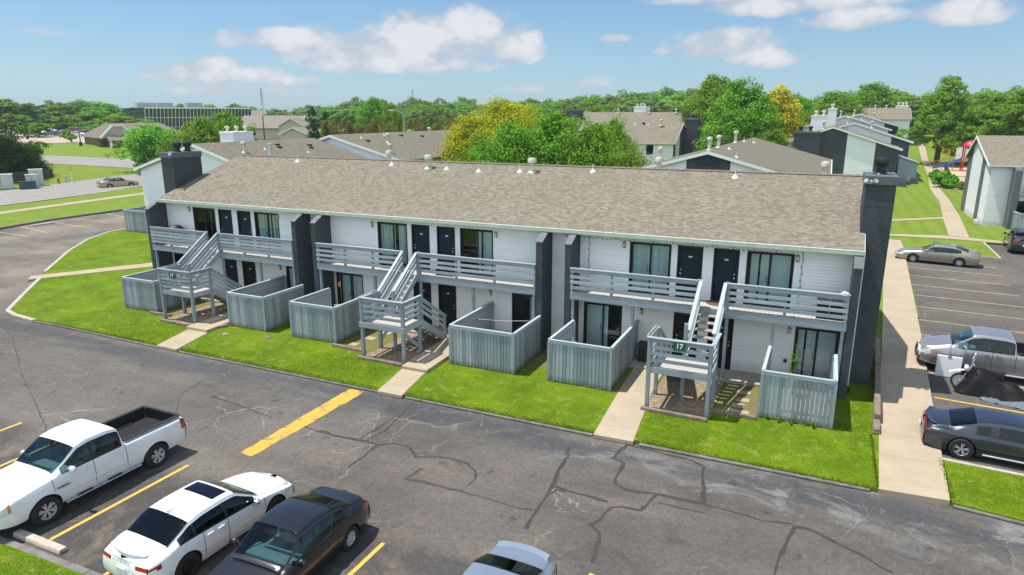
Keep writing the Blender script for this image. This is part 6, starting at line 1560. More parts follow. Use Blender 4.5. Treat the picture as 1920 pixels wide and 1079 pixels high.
for pts, lab in (([bearing(120, 330)[:2] + (height_for(120, 205, 330),), w1[4], w1[1][:2] + (w1[1][2] - .5,), bearing(900, 260)[:2] + (height_for(900, 205, 260),), bearing(1130, 250)[:2] + (height_for(1130, 207, 250),)], 'thin power wires crossing the treeline on the left half'), ([bearing(1400, 240)[:2] + (height_for(1400, 196, 240),), w1[3], bearing(1740, 235)[:2] + (height_for(1740, 186, 235),), bearing(2000, 230)[:2] + (height_for(2000, 176, 230),)], 'thin power wires crossing the treeline on the right half')):
    m = M()
    for dz in (0, -1.1, -2.2):
        P = []
        for a, b in zip(pts, pts[1:]):
            for i in range(8): f = i / 8; P.append((a[0] + (b[0] - a[0]) * f, a[1] + (b[1] - a[1]) * f, a[2] + (b[2] - a[2]) * f - 1.3 * math.sin(math.pi * f) + dz))
        m.path(P, .045, 4)
    o = m.build('power_wires', MT['steel'], loc=pts[0]); tag(o, lab, 'power wires', kind='thing')
p = bearing(757, 105); zt = height_for(745, 207, 105); t = thing('street_lamp', 'curved arm street lamp above the second rear wing', 'street lamp', p)
m = M(); q = bearing(762, 105); m.tube(p, (p[0], p[1], zt - .9), .12, .08, 8); a = bearing(738, 105); m.path([(p[0], p[1], zt - .9), ((p[0] * 2 + a[0]) / 3, (p[1] * 2 + a[1]) / 3, zt - .25), ((p[0] + 2 * a[0]) / 3, (p[1] + 2 * a[1]) / 3, zt - .05), (a[0], a[1], zt)], .05, 8); m.build('pole', MT['steel'], t)
m = M(); m.bar((a[0], a[1], zt), (a[0] - .7, a[1] - .3, zt), .3, .14); m.build('lamp_head', MT['trim'], t)
for u, vb, vt, lab in ((52, 262, 223, 'parking lamp post at the left of the far car park'), (121, 258, 222, 'lamp post in the middle of the far car park'), (152, 274, 228, 'nearest lamp post on the grass before the far car park'), (137, 252, 218, 'brown pole at the back of the far car park')):
    p = land(u, vb); dd = math.hypot(p[0], p[1] - CAM.y); zt = height_for(u - (4 if u < 60 else 0), vt, dd); t = thing('parking_lamp', lab, 'lamp post', p, group='lamp posts of the far car park')
    m = M(); m.tube(p, (p[0], p[1], zt), .13, .09, 6); m.tube(p, (p[0], p[1], p[2] + .9), .35, .35, 8); m.build('pole', MT['bark' if 'brown' in lab else 'black_metal'], t)
    if 'brown' not in lab: m = M().box(p[0] - .5, p[0] + .5, p[1] - .3, p[1] + .3, zt + .001, zt + .25); m.build('lamp_head', MT['black_metal'], t)
for u, vt, dd, lab in ((493, 165, 620, 'lattice pylon standing above the treeline left of centre'), (775, 168, 900, 'small distant pylon above the treeline')):
    p = bearing(u, dd); zt = height_for(u, vt, dd); H_ = zt - p[2]; t = thing('lattice_pylon', lab, 'pylon', p, R(20)); m = M(); w = H_ * .07
    for sx in (-1, 1):
        for sy in (-1, 1): m.bar((sx * w, sy * w, 0), (sx * w * .15, sy * w * .15, H_), .16, .16)
    for k in range(9):
        f0, f1 = k / 9, (k + 1) / 9; a, b = w * (1 - .85 * f0), w * (1 - .85 * f1)
        for s in (-1, 1): m.bar((-a, s * a, H_ * f0), (b, s * b, H_ * f1), .16, .16); m.bar((a, s * a, H_ * f0), (-b, s * b, H_ * f1), .16, .16); m.bar((s * a, -a, H_ * f0), (s * b, b, H_ * f1), .16, .16)
    for f in (.72, .84, .96): m.bar((-w * 1.5, 0, H_ * f), (w * 1.5, 0, H_ * f), .22, .22)
    m.build('lattice', MT['steel'], t)

# ---- playground, fence and beds down the path on the right
drape([land(u_, v_)[:2] for u_, v_ in ((1738, 318), (1744, 330), (1775, 331), (1850, 333), (1850, 315), (1800, 313), (1755, 314))], .03, 'sand_pit', MT['sand'], step=5)
def gh(x, y): return ground_h(x, y)
_p = land(1783, 322); px, py = _p[0], _p[1]; z0 = gh(px, py)
t = thing('climbing_frame', 'playground climbing frame with red roof and blue slide', 'playground', (px, py, z0))
RED, BLU, GRN, ORA = plain('play_red', (.5, .02, .03), .4), plain('play_blue', (.02, .1, .4), .4), plain('play_green', (.05, .3, .22), .4), plain('play_wood', (.45, .24, .1), .7)
m = M(); [m.bar((px + 1.5 + i, py + j, z0), (px + 1.5 + i, py + j, z0 + 4.2), .18, .18) for i in (0, 1.8) for j in (0, 1.8)]; m.build('tower_posts', RED, t)
m = M().box(px + 1.4, px + 3.4, py - .1, py + 1.9, z0 + 1.7, z0 + 1.82); m.box(px + 1.5, px + 3.3, py - .04, py + .04, z0 + 1.9, z0 + 2.8); m.build('platform', ORA, t)
m = M(); m.lathe((px + 2.4, py + .9, z0 + 4.0), [(1.3, 0), (1.2, .35), (.8, .75), (.25, 1.0), (0, 1.05)], 12); m.build('roof', RED, t, smooth=True)
m = M(); m.prism([(px + 1.3, py + .2, z0 + 1.85), (px - .4, py + .2, z0 + .9), (px - 2.6, py + .2, z0 + .3), (px - 2.6, py + .2, z0 + .5), (px - .4, py + .2, z0 + 1.25), (px + 1.3, py + .2, z0 + 2.2)], (0, 1.1, 0)); m.build('slide', BLU, t, smooth=True)
m = M()
for i in range(10): a0_, a1_ = i * .5, (i + 1) * .5; m.bar((px + 3.6 + .9 * math.cos(a0_), py - .6 + .9 * math.sin(a0_), z0 + 3.0 - i * .28), (px + 3.6 + .9 * math.cos(a1_), py - .6 + .9 * math.sin(a1_), z0 + 2.72 - i * .28), .9, .35)
m.build('spiral_slide', GRN, t)
m = M()
for i in range(7): m.bar((px - 2.8 + i * .55, py + 2.6, z0), (px - 2.8 + i * .55, py + 2.6, z0 + 1.3 + i * .12), .1, .1)
m.bar((px - 2.9, py + 2.6, z0 + 1.2), (px + 1.3, py + 2.6, z0 + 2.5), .1, .1); m.bar((px - 2.9, py + 2.6, z0 + .6), (px + 1.3, py + 2.6, z0 + 1.9), .1, .1); m.build('ramp_rail', ORA, t)
t = thing('railing_fence', 'black metal bar fence round the playground corner', 'fence', (15.7, 86, 0)); m = M()
for p, q in (((16.9, 101), (15.7, 85)), ((15.7, 85), (24, 83.2))):
    n_ = int(math.dist(p, q) / .2)
    for i in range(n_ + 1):
        f = i / n_; x, y = p[0] + (q[0] - p[0]) * f, p[1] + (q[1] - p[1]) * f; m.bar((x, y, gh(x, y)), (x, y, gh(x, y) + (1.75 if i % 12 == 0 else 1.5)), .07 if i % 12 == 0 else .03, .07 if i % 12 == 0 else .03)
    for z in (.2, 1.4): m.bar((*p, gh(*p) + z), (*q, gh(*q) + z), .05, .05)
m.build('bars', MT['black_metal'], t)
drape([(14.9, 82.5), (25, 80.8), (25, 79.8), (14.4, 81.0), (14.3, 86), (15.6, 97), (16.6, 97)], .025, 'mulch_bed', MT['mulch'], step=5)
drape([(15.9, 85.3), (26, 83.6), (26, 96), (17, 100)], .022, 'dry_lawn', MT['sand'], step=5)
drape([land(u_, v_)[:2] for u_, v_ in ((1760, 277), (1778, 291), (1803, 291), (1800, 284), (1775, 276))], .05, 'flower_bed_soil', MT['mulch'], step=6)
# ------------------------------------------------------------------ trees
def leaf_mesh(name, centers, radii, n, leaf, mat, squash=.8, bottom=None, clump=60, shell=.62):
    """leaves in clumps spread through a set of lobes"""
    centers = np.array(centers, float); radii = np.array(radii, float); wgt = radii ** 2; wgt /= wgt.sum(); nc = max(4, n // clump)
    li = rng.choice(len(centers), nc, p=wgt); d = rng.normal(size=(nc, 3)); d /= np.linalg.norm(d, axis=1)[:, None]
    rr = radii[li] * (shell + (1 - shell) * rng.uniform(0, 1, nc) ** .6) * rng.uniform(.85, 1.12, nc); c = centers[li] + d * rr[:, None] * np.array([1, 1, squash])
    cs = radii[li] * rng.uniform(.13, .27, nc)
    e = rng.normal(size=(nc * clump, 3)); e[:, 2] += .25; e /= np.linalg.norm(e, axis=1)[:, None]
    P = np.repeat(c, clump, 0) + e * (np.repeat(cs, clump) * 1.75 * rng.uniform(.45, 1.05, nc * clump) ** .6)[:, None] * np.array([1, 1, .78])
    nrm = e + np.array([0, 0, .55]) + rng.normal(size=e.shape) * .5
    if bottom is not None: kp = P[:, 2] > bottom; P = P[kp]; nrm = nrm[kp]
    nrm /= np.linalg.norm(nrm, axis=1)[:, None]
    k = len(P); a = rng.normal(size=(k, 3)); a -= (a * nrm).sum(1)[:, None] * nrm; a /= np.linalg.norm(a, axis=1)[:, None]; b = np.cross(nrm, a)
    s = leaf * rng.uniform(.55, 1.3, k)[:, None]; V = np.stack([P - a * s, P + b * s * .6, P + a * s, P - b * s * .6], 1).reshape(-1, 3)
    me = bpy.data.meshes.new(name); me.vertices.add(4 * k); me.vertices.foreach_set('co', V.ravel()); me.loops.add(4 * k); me.loops.foreach_set('vertex_index', np.arange(4 * k)); me.polygons.add(k); me.polygons.foreach_set('loop_start', np.arange(0, 4 * k, 4)); me.polygons.foreach_set('loop_total', np.full(k, 4)); me.update(calc_edges=True); me.validate()
    me.materials.append(mat); return me


def trunk_mesh(h, r, lobes, seed, fork=.45):
    rr = random.Random(seed); m = M(); top = Vector((rr.uniform(-.3, .3), rr.uniform(-.3, .3), h * fork)); m.tube((0, 0, -.4), top * .5, r * 1.25, r, 8); m.tube(top * .5, top, r, r * .8, 8)
    for c in lobes:
        c = Vector(c); mid = top.lerp(c, .5) + Vector((rr.uniform(-.3, .3), rr.uniform(-.3, .3), .3)); m.tube(top, mid, r * .5, r * .3, 6); m.tube(mid, c, r * .3, r * .08, 5)
        for k in range(2):
            e = c + Vector((rr.uniform(-1, 1), rr.uniform(-1, 1), rr.uniform(.1, 1))) * r * 5; m.tube(mid.lerp(c, .5), e, r * .15, r * .04, 4)
    return m


def make_tree(name, h, w, n, leaf, mat, seed, form='round', nl=9, base=.28):
    """a prototype at the origin: returns (trunk mesh, crown mesh)"""
    rr = random.Random(seed); C, Rd = [], []
    if form == 'round':
        for i in range(nl):
            a = i * 2.4 + rr.uniform(-.4, .4); f = (i + .5) / nl; z = h * (base + (.92 - base) * f); e = math.sin(math.pi * min(1, .22 + .78 * f)) ** .7; q = w * .5 * e * rr.uniform(.35, .75); C.append((q * math.cos(a), q * math.sin(a), z - h * .06)); Rd.append(w * rr.uniform(.2, .3) * (.6 + .4 * e))
        C.append((0, 0, h * .62)); Rd.append(w * .36); C.append((0, 0, h * .84)); Rd.append(h * .15)
    elif form == 'cone':
        for i in range(nl):
            f = i / (nl - 1); q = w * .28 * (1 - f) ** .8; a = i * 2.4; C.append((q * .5 * math.cos(a), q * .5 * math.sin(a), h * (.1 + .84 * f))); Rd.append(max(.06 * h, w * .5 * (1 - f) ** .75 * rr.uniform(.75, 1)))
    elif form == 'cypress':
        for i in range(nl):
            f = i / (nl - 1); z = h * (.3 + .66 * f); ln = w * .5 * (1 - f) ** .62
            for k in range(4 if f < .8 else 2):
                a = i * 1.1 + k * 1.57 + rr.uniform(-.5, .5); q = ln * rr.uniform(.45, .95); C.append((q * math.cos(a), q * math.sin(a), z - q * .12)); Rd.append(w * rr.uniform(.09, .15) + .2)
        C.append((0, 0, h * .96)); Rd.append(h * .04)
    elif form == 'bush':
        for i in range(nl): a = i * 2.4; q = w * .5 * rr.uniform(.2, .7); C.append((q * math.cos(a), q * math.sin(a), h * rr.uniform(.25, .72))); Rd.append(w * rr.uniform(.2, .32))
        C.append((0, 0, h * .5)); Rd.append(min(w, h) * .42)
    crown = leaf_mesh(name + '_leaves', C, Rd, n, leaf, mat, .8 if form != 'cypress' else .55, .02 * h, shell=.35 if form == 'cypress' else .62)
    big = [c for c, r_ in zip(C, Rd)][:10] if form != 'cone' else [(0, 0, h * .9)]
    if form == 'cypress':
        tm = M(); tm.tube((0, 0, -.4), (0, 0, h * .5), h * .028, h * .018, 8); tm.tube((0, 0, h * .5), (0, 0, h * .97), h * .018, .03, 6)
        for c in C[::2]: tm.tube((0, 0, c[2] - .2), c, .07, .02, 5)
    else: tm = trunk_mesh(h, max(.07, h * .018), big, seed, base + .1 if form == 'round' else .15)
    me = bpy.data.meshes.new(name + '_wood'); me.from_pydata([tuple(v) for v in tm.v], [], tm.f); me.update(); me.materials.append(MT['bark'])
    return me, crown, h, w


def plant_tree(proto, loc, h=None, w=None, rz=0.0, name='tree', label='', cat='tree', group=None):
    tme, cme, h0, w0 = proto; t = bpy.data.objects.new(name, None); COL.objects.link(t); t.location = loc; t.rotation_euler = (0, 0, rz)
    sz = (h or h0) / h0; sx = (w or w0) / w0; t.scale = (sx, sx, sz); tag(t, label, cat, group)
    for nm, me in (('trunk', tme), ('crown', cme)):
        o = bpy.data.objects.new(nm, me); COL.objects.link(o); o.parent = t
    return t


LG = leaf_mat('leaf_green', (0.097, 0.227, 0.027), (0.276, 0.481, 0.055)); LB = leaf_mat('leaf_bright', (0.085, 0.217, 0.019), (0.248, 0.434, 0.046), .15); LD = leaf_mat('leaf_dark', (0.085, 0.211, 0.044), (0.263, 0.424, 0.079))
LY = leaf_mat('leaf_yellow', (.26, .3, .02), (.58, .54, .04), .08); LO = leaf_mat('leaf_golden', (.4, .385, .025), (.64, .57, .05), .05); LC = leaf_mat('leaf_conifer', (0.022, 0.081, 0.036), (0.062, 0.152, 0.053), .1); LR = leaf_mat('leaf_olive', (0.136, 0.155, 0.039), (0.290, 0.271, 0.068), .15); LBG = leaf_mat('leaf_blue', (0.106, 0.209, 0.062), (0.274, 0.416, 0.128), .2)
LBU = leaf_mat('leaf_bush', (.02, .055, .014), (.06, .115, .025))
LCY = leaf_mat('leaf_cypress', (0.101, 0.222, 0.025), (0.282, 0.443, 0.051), .08)

# the belt of trees along the horizon
belt = [make_tree('belt_a', 15, 12, 6400, .42, LG, 1, 'bush', 15), make_tree('belt_b', 16, 11, 6400, .42, LD, 2, 'bush', 15), make_tree('belt_c', 14, 13, 6400, .42, LG, 3, 'bush', 17), make_tree('belt_d', 15, 11, 6400, .42, LB, 4, 'bush', 15), make_tree('belt_e', 17, 10, 6400, .42, LBG, 5, 'bush', 14), make_tree('belt_f', 15, 14, 6400, .42, LD, 6, 'bush', 17)]
prof = [(-150, 186), (0, 184), (60, 191), (120, 186), (180, 189), (260, 193), (330, 190), (420, 191), (480, 196), (560, 193), (620, 189), (690, 178), (740, 182), (790, 180), (830, 180), (860, 176), (900, 186), (960, 182), (1010, 180), (1060, 172), (1100, 174), (1150, 164), (1200, 165), (1245, 160), (1300, 160), (1430, 170), (1490, 168), (1560, 168), (1640, 160), (1700, 162), (1760, 165), (1830, 162), (1880, 155), (2100, 160)]
pu, pv = [p[0] for p in prof], [p[1] for p in prof]; tr = random.Random(21); nb = 0
for row, (d0, step, lift, grp) in enumerate(((420, 23, 0, 'back row of the tree belt'), (330, 25, 7, 'middle row of the tree belt'), (258, 27, 14, 'front row of the tree belt'))):
    u = -110 + row * 9
    while u < 2060:
        dist = d0 * tr.uniform(.9, 1.1)
        skip = (row == 2 and u < 480) or (row == 1 and 60 < u < 250)
        if not skip:
            vt = np.interp(u, pu, pv) + lift + tr.uniform(-3, 11); p = bearing(u, dist); hh = max(6, height_for(u, vt, dist) - p[2]); k = tr.choice((0, 0, 1, 2, 3, 3, 4, 5) if row else (1, 2, 4, 5, 0))
            plant_tree(belt[k], p, hh, hh * tr.uniform(.9, 1.25), tr.uniform(0, 6.28), 'tree', ('bluish distant tree in the back row of the belt along the skyline', 'leafy tree in the middle row of the belt under the skyline', 'nearer leafy tree in the front row of the belt under the skyline')[row], 'tree', grp); nb += 1
        u += step * tr.uniform(.75, 1.25)
# left distance: trees round the far car park
for u, dist, vt, w, k, lab in ((6, 300, 176, 22, 4, 'wide crowned tall tree at the far left edge'), (32, 310, 181, 16, 4, 'spreading tree second from the far left edge'), (118, 330, 183, 13, 1, 'tall dark tree above the far car park, left'), (136, 330, 189, 7, 1, 'narrow tree top beside the gap in the skyline'), (170, 330, 184, 20, 5, 'broad dark tree left of the glass office'), (200, 320, 188, 18, 0, 'green tree left of the glass office, second'), (228, 300, 200, 22, 3, 'bright green tree left of the glass office, nearest it'), (236, 262, 214, 20, 0, 'low tree before the left end of the glass office'),
                              (85, 325, 196, 20, 0, 'bushy green tree behind the middle of the far car park'), (55, 330, 197, 20, 3, 'bushy green tree behind the left of the far car park'), (150, 300, 208, 17, 5, 'round dark tree at the back right of the far car park'), (172, 290, 222, 12, 5, 'low dark tree right of the far car park'), (104, 300, 216, 14, 0, 'round tree at the back of the far car park'), (132, 300, 224, 8, 3, 'small bright tree behind the red car'), (190, 300, 216, 14, 0, 'tree left behind the clinic roof'), (215, 290, 215, 14, 5, 'tree right behind the clinic roof'),
                              (20, 290, 212, 14, 0, 'tree above the dark warehouse wall'), (70, 300, 212, 15, 5, 'dark tree between warehouse and car park')):
    p = bearing(u, dist); hh = height_for(u, vt, dist) - p[2]; plant_tree(belt[k], p, hh, w, tr.uniform(0, 6), 'tree', lab)
light = make_tree('lot_tree', 6, 6, 3000, .28, LB, 31, base=.35)
for u, v, vt, w, lab in ((55, 256, 232, 10, 'pale green small tree by the parked white suv'), (74, 258, 231, 11, 'pale green small tree with leaning trunk in the far car park')):
    p = land(u, v); dd = math.hypot(p[0], p[1] - CAM.y); plant_tree(light, p, height_for(u, vt, dd) - p[2], w, 1.0 + u, 'tree', lab)
shrub = make_tree('shrub', 2, 2.4, 1600, .14, LG, 41, 'bush')
for u, v, h, w, lab in ((134, 268, 3.6, 4.2, 'dense green shrub on the bank before the far car park'), (57, 281, 2.0, 1.6, 'small dark sapling on the bank, far left'), (84, 275, 1.2, 4.0, 'low brown green shrub on the bank'), (193, 276, 1.8, 2.6, 'green shrub by the brick porch'), (218, 275, 2.0, 3.0, 'reddish shrub in front of the brick porch')):
    p = land(u, v); plant_tree(shrub, p, h, w, u, 'shrub', lab, 'shrub')
# dark bush mass at the left edge
bigb = make_tree('big_bush', 7, 8, 22000, .13, LBU, 51, 'bush', 12)
for u, dist, vt, w, lab in ((-14, 124, 228, 8, 'tall dark evergreen bush at the left edge'), (14, 128, 262, 7.5, 'lower dark bush in front, at the left edge above the wooden fence'), (40, 130, 298, 5, 'smallest dark bush reaching the street, by the wooden fence')):
    p = bearing(u, dist); plant_tree(bigb, p, height_for(u, vt, dist) - p[2], w, u, 'bush', lab, 'bush')
# garden trees round the left wing
gt = make_tree('garden_tree', 7.5, 8, 20000, .15, LG, 61, nl=11, base=.2); gtb = make_tree('garden_tree_bright', 8, 9, 20000, .16, LB, 62, nl=12, base=.3)
p = bearing(281, 128); plant_tree(gt, p, height_for(281, 231, 128) - p[2], 11.5, .4, 'tree', 'rounded dark green tree left of the white gable')
p = bearing(322, 118); plant_tree(gt, p, height_for(322, 250, 118) - p[2], 6.0, 2.0, 'tree', 'smaller dark tree against the left gable')
for u, dist, vt, w, lab in ((376, 112, 221, 8.5, 'light green tree behind the left chimney pots'), (424, 116, 211, 8.5, 'light green tree above the white chimney')):
    p = bearing(u, dist); plant_tree(gtb, p, height_for(u, vt, dist) - p[2], w, u, 'tree', lab)
con = make_tree('conifer', 9, 4, 16000, .12, LC, 71, 'cone', 18)
for u, dist, vt, w, lab in ((584, 104, 198, 3.6, 'tall dark green conifer above the left roof'), (609, 110, 206, 2.8, 'shorter dark green conifer beside the tall one')):
    p = bearing(u, dist); plant_tree(con, p, height_for(u, vt, dist) - p[2], w, u, 'conifer', lab, 'conifer')
olive = make_tree('olive_shrub', 5, 5, 10000, .13, LR, 81, 'bush', 9)
for i, (u, vt) in enumerate(((603, 232), (630, 226), (662, 222), (690, 218), (786, 222), (815, 219), (842, 222), (715, 228), (872, 225))):
    p = bearing(u, 118 + 3 * (i % 3)); plant_tree(olive, p, height_for(u, vt, 118 + 3 * (i % 3)) - p[2], 4.6, u, 'bush', 'brownish olive bush above the second wing, %s' % ('first from the left', 'second from the left', 'third from the left', 'just left of the bright green tree', 'just right of the street lamp', 'second right of the street lamp', 'third right of the street lamp', 'just left of the street lamp', 'last, by the yellow tree')[i], 'bush', 'olive bushes behind the wing')
p = bearing(735, 150); plant_tree(gtb, p, height_for(735, 196, 150) - p[2], 7, 3, 'tree', 'bright green narrow tree beside the street lamp')
p = bearing(700, 190); plant_tree(gtb, p, height_for(700, 184, 190) - p[2], 11, 5, 'tree', 'tall light green tree left of the street lamp')
# yellow and green trees behind the middle of the roof
yt = make_tree('yellow_tree', 9, 9, 36000, .115, LY, 91, nl=13, base=.18); bt_ = make_tree('green_tree', 8, 9, 36000, .12, LB, 92, nl=13, base=.15)
for u, dist, vt, w, pr, rz, lab in ((945, 80, 184, 12, yt, .3, 'yellow leaved tree behind the middle of the long roof'), (882, 76, 212, 8.2, yt, 2.0, 'smaller yellow green tree at the left of the yellow one'), (990, 94, 196, 9, yt, 4.0, 'yellow tree top right of the tallest yellow one')):
    p = bearing(u, dist); plant_tree(pr, p, height_for(u, vt, dist) - p[2], w, rz, 'tree', lab)
for u, dist, vt, w, pr, rz, lab in ((962, 60, 226, 8.6, bt_, .5, 'glossy green tree in front of the yellow tree'), (1040, 63, 206, 9.4, bt_, 1.7, 'large bright green tree behind the middle of the roof'), (1112, 61, 226, 7.0, bt_, 2.9, 'green tree with bare twigs at the right of the bright one'), (1150, 72, 220, 6.4, bt_, 4.1, 'green tree before the striped gable block'), (1188, 58, 276, 4.8, bt_, 5.2, 'low green bush before the striped gable block'), (905, 63, 248, 6.4, bt_, .9, 'lower green tree before the small yellow one')):
    p = bearing(u, dist); plant_tree(pr, p, height_for(u, vt, dist) - p[2], w, rz, 'tree', lab)
# right of centre
rt = make_tree('big_tree', 16, 12, 42000, .2, LB, 101, nl=15, base=.16); go = make_tree('golden_tree', 14, 10, 26000, .2, LO, 102, nl=11, base=.25)
for u, dist, vt, w, pr, rz, lab in ((1338, 140, 132, 12, rt, .2, 'tallest bright green tree right of centre, left half of the pair'), (1392, 112, 138, 12.5, rt, 2.2, 'large green tree right of centre, right half of the pair'), (1458, 128, 160, 9, go, .6, 'golden yellow tree right of the large green trees'), (1376, 108, 200, 8, rt, 3.5, 'lower green tree below the tall pair'), (1440, 108, 215, 7.5, rt, 4.4, 'green tree below the golden one'), (1522, 150, 205, 8, rt, 5.0, 'light green tree behind the white chimneys, left'),
                                  (1566, 190, 166, 15, rt, 1.1, 'green tree behind the white chimneys, middle'), (1634, 228, 150, 17, rt, 2.7, 'tall green tree above the stepped roofs'), (1690, 240, 178, 16, rt, 3.9, 'green tree above the far white chimneys'), (1500, 170, 178, 9, rt, 5.6, 'green tree right of the golden one'), (1475, 140, 196, 6, yt, 1.5, 'yellow green low tree under the golden one')):
    p = bearing(u, dist); plant_tree(pr, p, height_for(u, vt, dist) - p[2], w, rz, 'tree', lab)
cy = make_tree('cypress', 16, 12, 34000, .15, LCY, 111, 'cypress', 12)
p = land(1755, 309); dd = math.hypot(p[0], p[1] - CAM.y); plant_tree(cy, p, height_for(1765, 144, dd) - p[2], 13.5, .4, 'cypress_tree', 'tall feathery cypress standing by the path and playground', 'tree')
for u, dist, vt, w, rz, lab in ((1862, 150, 176, 16, 1.3, 'feathery tree behind the neighbouring roof, left one'), (1925, 145, 168, 17, 2.6, 'feathery tree behind the neighbouring roof, at the right edge'), (1815, 190, 190, 14, 4.0, 'feathery tree between the cypress and the right edge')):
    p = bearing(u, dist); plant_tree(cy, p, height_for(u, vt, dist) - p[2], w, rz, 'cypress_tree', lab, 'tree')
tuft = make_tree('ornamental_grass', 1.2, 2.2, 3000, .16, LB, 121, 'bush')
for i, (x, y, s) in enumerate(((14.9, 83.2, 1.3), (15.1, 87, 1.2), (15.3, 91.5, 1.2), (17.0, 81.6, .8), (18.6, 81.4, .8), (20.2, 81.0, .8))):
    plant_tree(tuft, (x, y, gh(x, y)), 1.2 * s, 2.2 * s, i, 'ornamental_grass', 'clump of green grass by the black bar fence, %s' % ('nearest the path corner', 'second along the path', 'third along the path', 'first below the rails', 'second below the rails', 'third below the rails')[i], 'plant', 'grass clumps by the bar fence')
fl = [leaf_mat('flower_red', (.25, .06, .03), (.4, .12, .05)), leaf_mat('flower_gold', (.4, .25, .02), (.55, .38, .05))]
fp = [make_tree('flower_clump', 1, 2.6, 900, .2, f_, 131, 'bush', 6) for f_ in fl]
for i in range(14):
    x, y = land(1764 + (i // 2) * 5.4, 279 + (i // 2) * 1.6 + (i % 2) * 3.5)[:2]; plant_tree(fp[i % 2], (x, y, gh(x, y)), 1.3, 3.0, i, 'flower_clump', ('red flowering clump in the far bed beyond the cypress', 'golden flowering clump in the far bed beyond the cypress')[i % 2], 'flowers', ('red clumps of the far bed', 'golden clumps of the far bed')[i % 2])
# ------------------------------------------------------------------ daylight
SUN = Vector((.345, .085, -1)).normalized()      # the way the light travels
el = math.asin(-SUN.z); az = math.atan2(-SUN.x, -SUN.y)
ld = bpy.data.lights.new('sun', 'SUN'); ld.energy = 4.0; ld.angle = R(.53); ld.color = (1.0, .955, .88)
so = bpy.data.objects.new('sun', ld); COL.objects.link(so); so.rotation_euler = SUN.to_track_quat('-Z', 'Y').to_euler(); so.location = (-20, -10, 40)
w = bpy.data.worlds.new('World'); scene.world = w; w.use_nodes = True; nt = w.node_tree; bg = nt.nodes['Background']
sky = nd(nt, 'ShaderNodeTexSky', sky_type='NISHITA'); sky.sun_disc = False; sky.sun_elevation = el; sky.sun_rotation = az; sky.air_density = 1.0; sky.dust_density = .6; sky.ozone_density = 2.0; sky.altitude = 300
tc = nd(nt, 'ShaderNodeTexCoord'); sp = nd(nt, 'ShaderNodeSeparateXYZ'); nt.links.new(tc.outputs['Generated'], sp.inputs[0])
azn = mth(nt, 'ARCTAN2', sp.outputs[0], sp.outputs[1]); eln = mth(nt, 'ARCSINE', sp.outputs[2])
def wn(scale, detail, rough, sx=1.0, sz=2.0):
    mp = nd(nt, 'ShaderNodeMapping'); mp.inputs['Scale'].default_value = (sx, sx, sz); nt.links.new(tc.outputs['Generated'], mp.inputs[0]); return noise(nt, mp.outputs[0], scale, detail, rough)
n1 = wn(15, 8, .62, 1, 1.6); n2 = wn(46, 6, .62, 1, 1.4); n3 = wn(4, 4, .5)
def puff(scale, seed):
    mp = nd(nt, 'ShaderNodeMapping'); mp.inputs['Scale'].default_value = (1, 1, 1.35); mp.inputs['Location'].default_value = (seed, seed * .3, 0); nt.links.new(tc.outputs['Generated'], mp.inputs[0])
    wv = nd(nt, 'ShaderNodeTexNoise'); wv.inputs['Scale'].default_value = scale * 1.6; wv.inputs['Detail'].default_value = 5; nt.links.new(mp.outputs[0], wv.inputs['Vector'])
    ad = nd(nt, 'ShaderNodeVectorMath', operation='MULTIPLY_ADD'); nt.links.new(wv.outputs['Color'], ad.inputs[0]); ad.inputs[1].default_value = (.55 / scale,) * 3; nt.links.new(mp.outputs[0], ad.inputs[2])
    vo = nd(nt, 'ShaderNodeTexVoronoi', feature='F1'); vo.inputs['Scale'].default_value = scale; nt.links.new(ad.outputs[0], vo.inputs['Vector'])
    return mth(nt, 'SUBTRACT', .62, vo.outputs['Distance'])
p1, p2, p3 = puff(13, 1.7), puff(29, 4.1), puff(66, 7.3)
billow = mth(nt, 'ADD', mth(nt, 'MULTIPLY', p1, 1.0), mth(nt, 'ADD', mth(nt, 'MULTIPLY', p2, .6), mth(nt, 'MULTIPLY', p3, .3)))
edge = mth(nt, 'ADD', mth(nt, 'MULTIPLY', mth(nt, 'SUBTRACT', billow, .36), 1.25), mth(nt, 'ADD', mth(nt, 'MULTIPLY', mth(nt, 'SUBTRACT', n1, .5), 2.2), mth(nt, 'MULTIPLY', mth(nt, 'SUBTRACT', n2, .5), 1.2)))
def ang(u, v):
    d = sight(u, v).normalized(); return math.atan2(d.x, d.y), math.asin(d.z)
clouds = [(860, 72, 150, 76, 1), (690, 92, 180, 56, 1), (545, 80, 160, 34, .95), (965, 88, 65, 56, 1), (760, 122, 200, 28, .85), (400, 142, 160, 32, .95), (400, 126, 70, 30, .95), (520, 152, 80, 18, .8), (440, 172, 150, 14, .55), (1350, 86, 130, 42, 1), (1430, 110, 80, 30, .95), (1500, 8, 230, 32, .9), (1600, 36, 120, 34, .95), (1815, 26, 125, 38, 1), (1155, 72, 36, 13, .6), (1330, 0, 150, 14, .7), (1000, 168, 45, 14, .4), (1110, 155, 50, 16, .3), (80, 60, 60, 12, .2)]
dens = None; shade = None
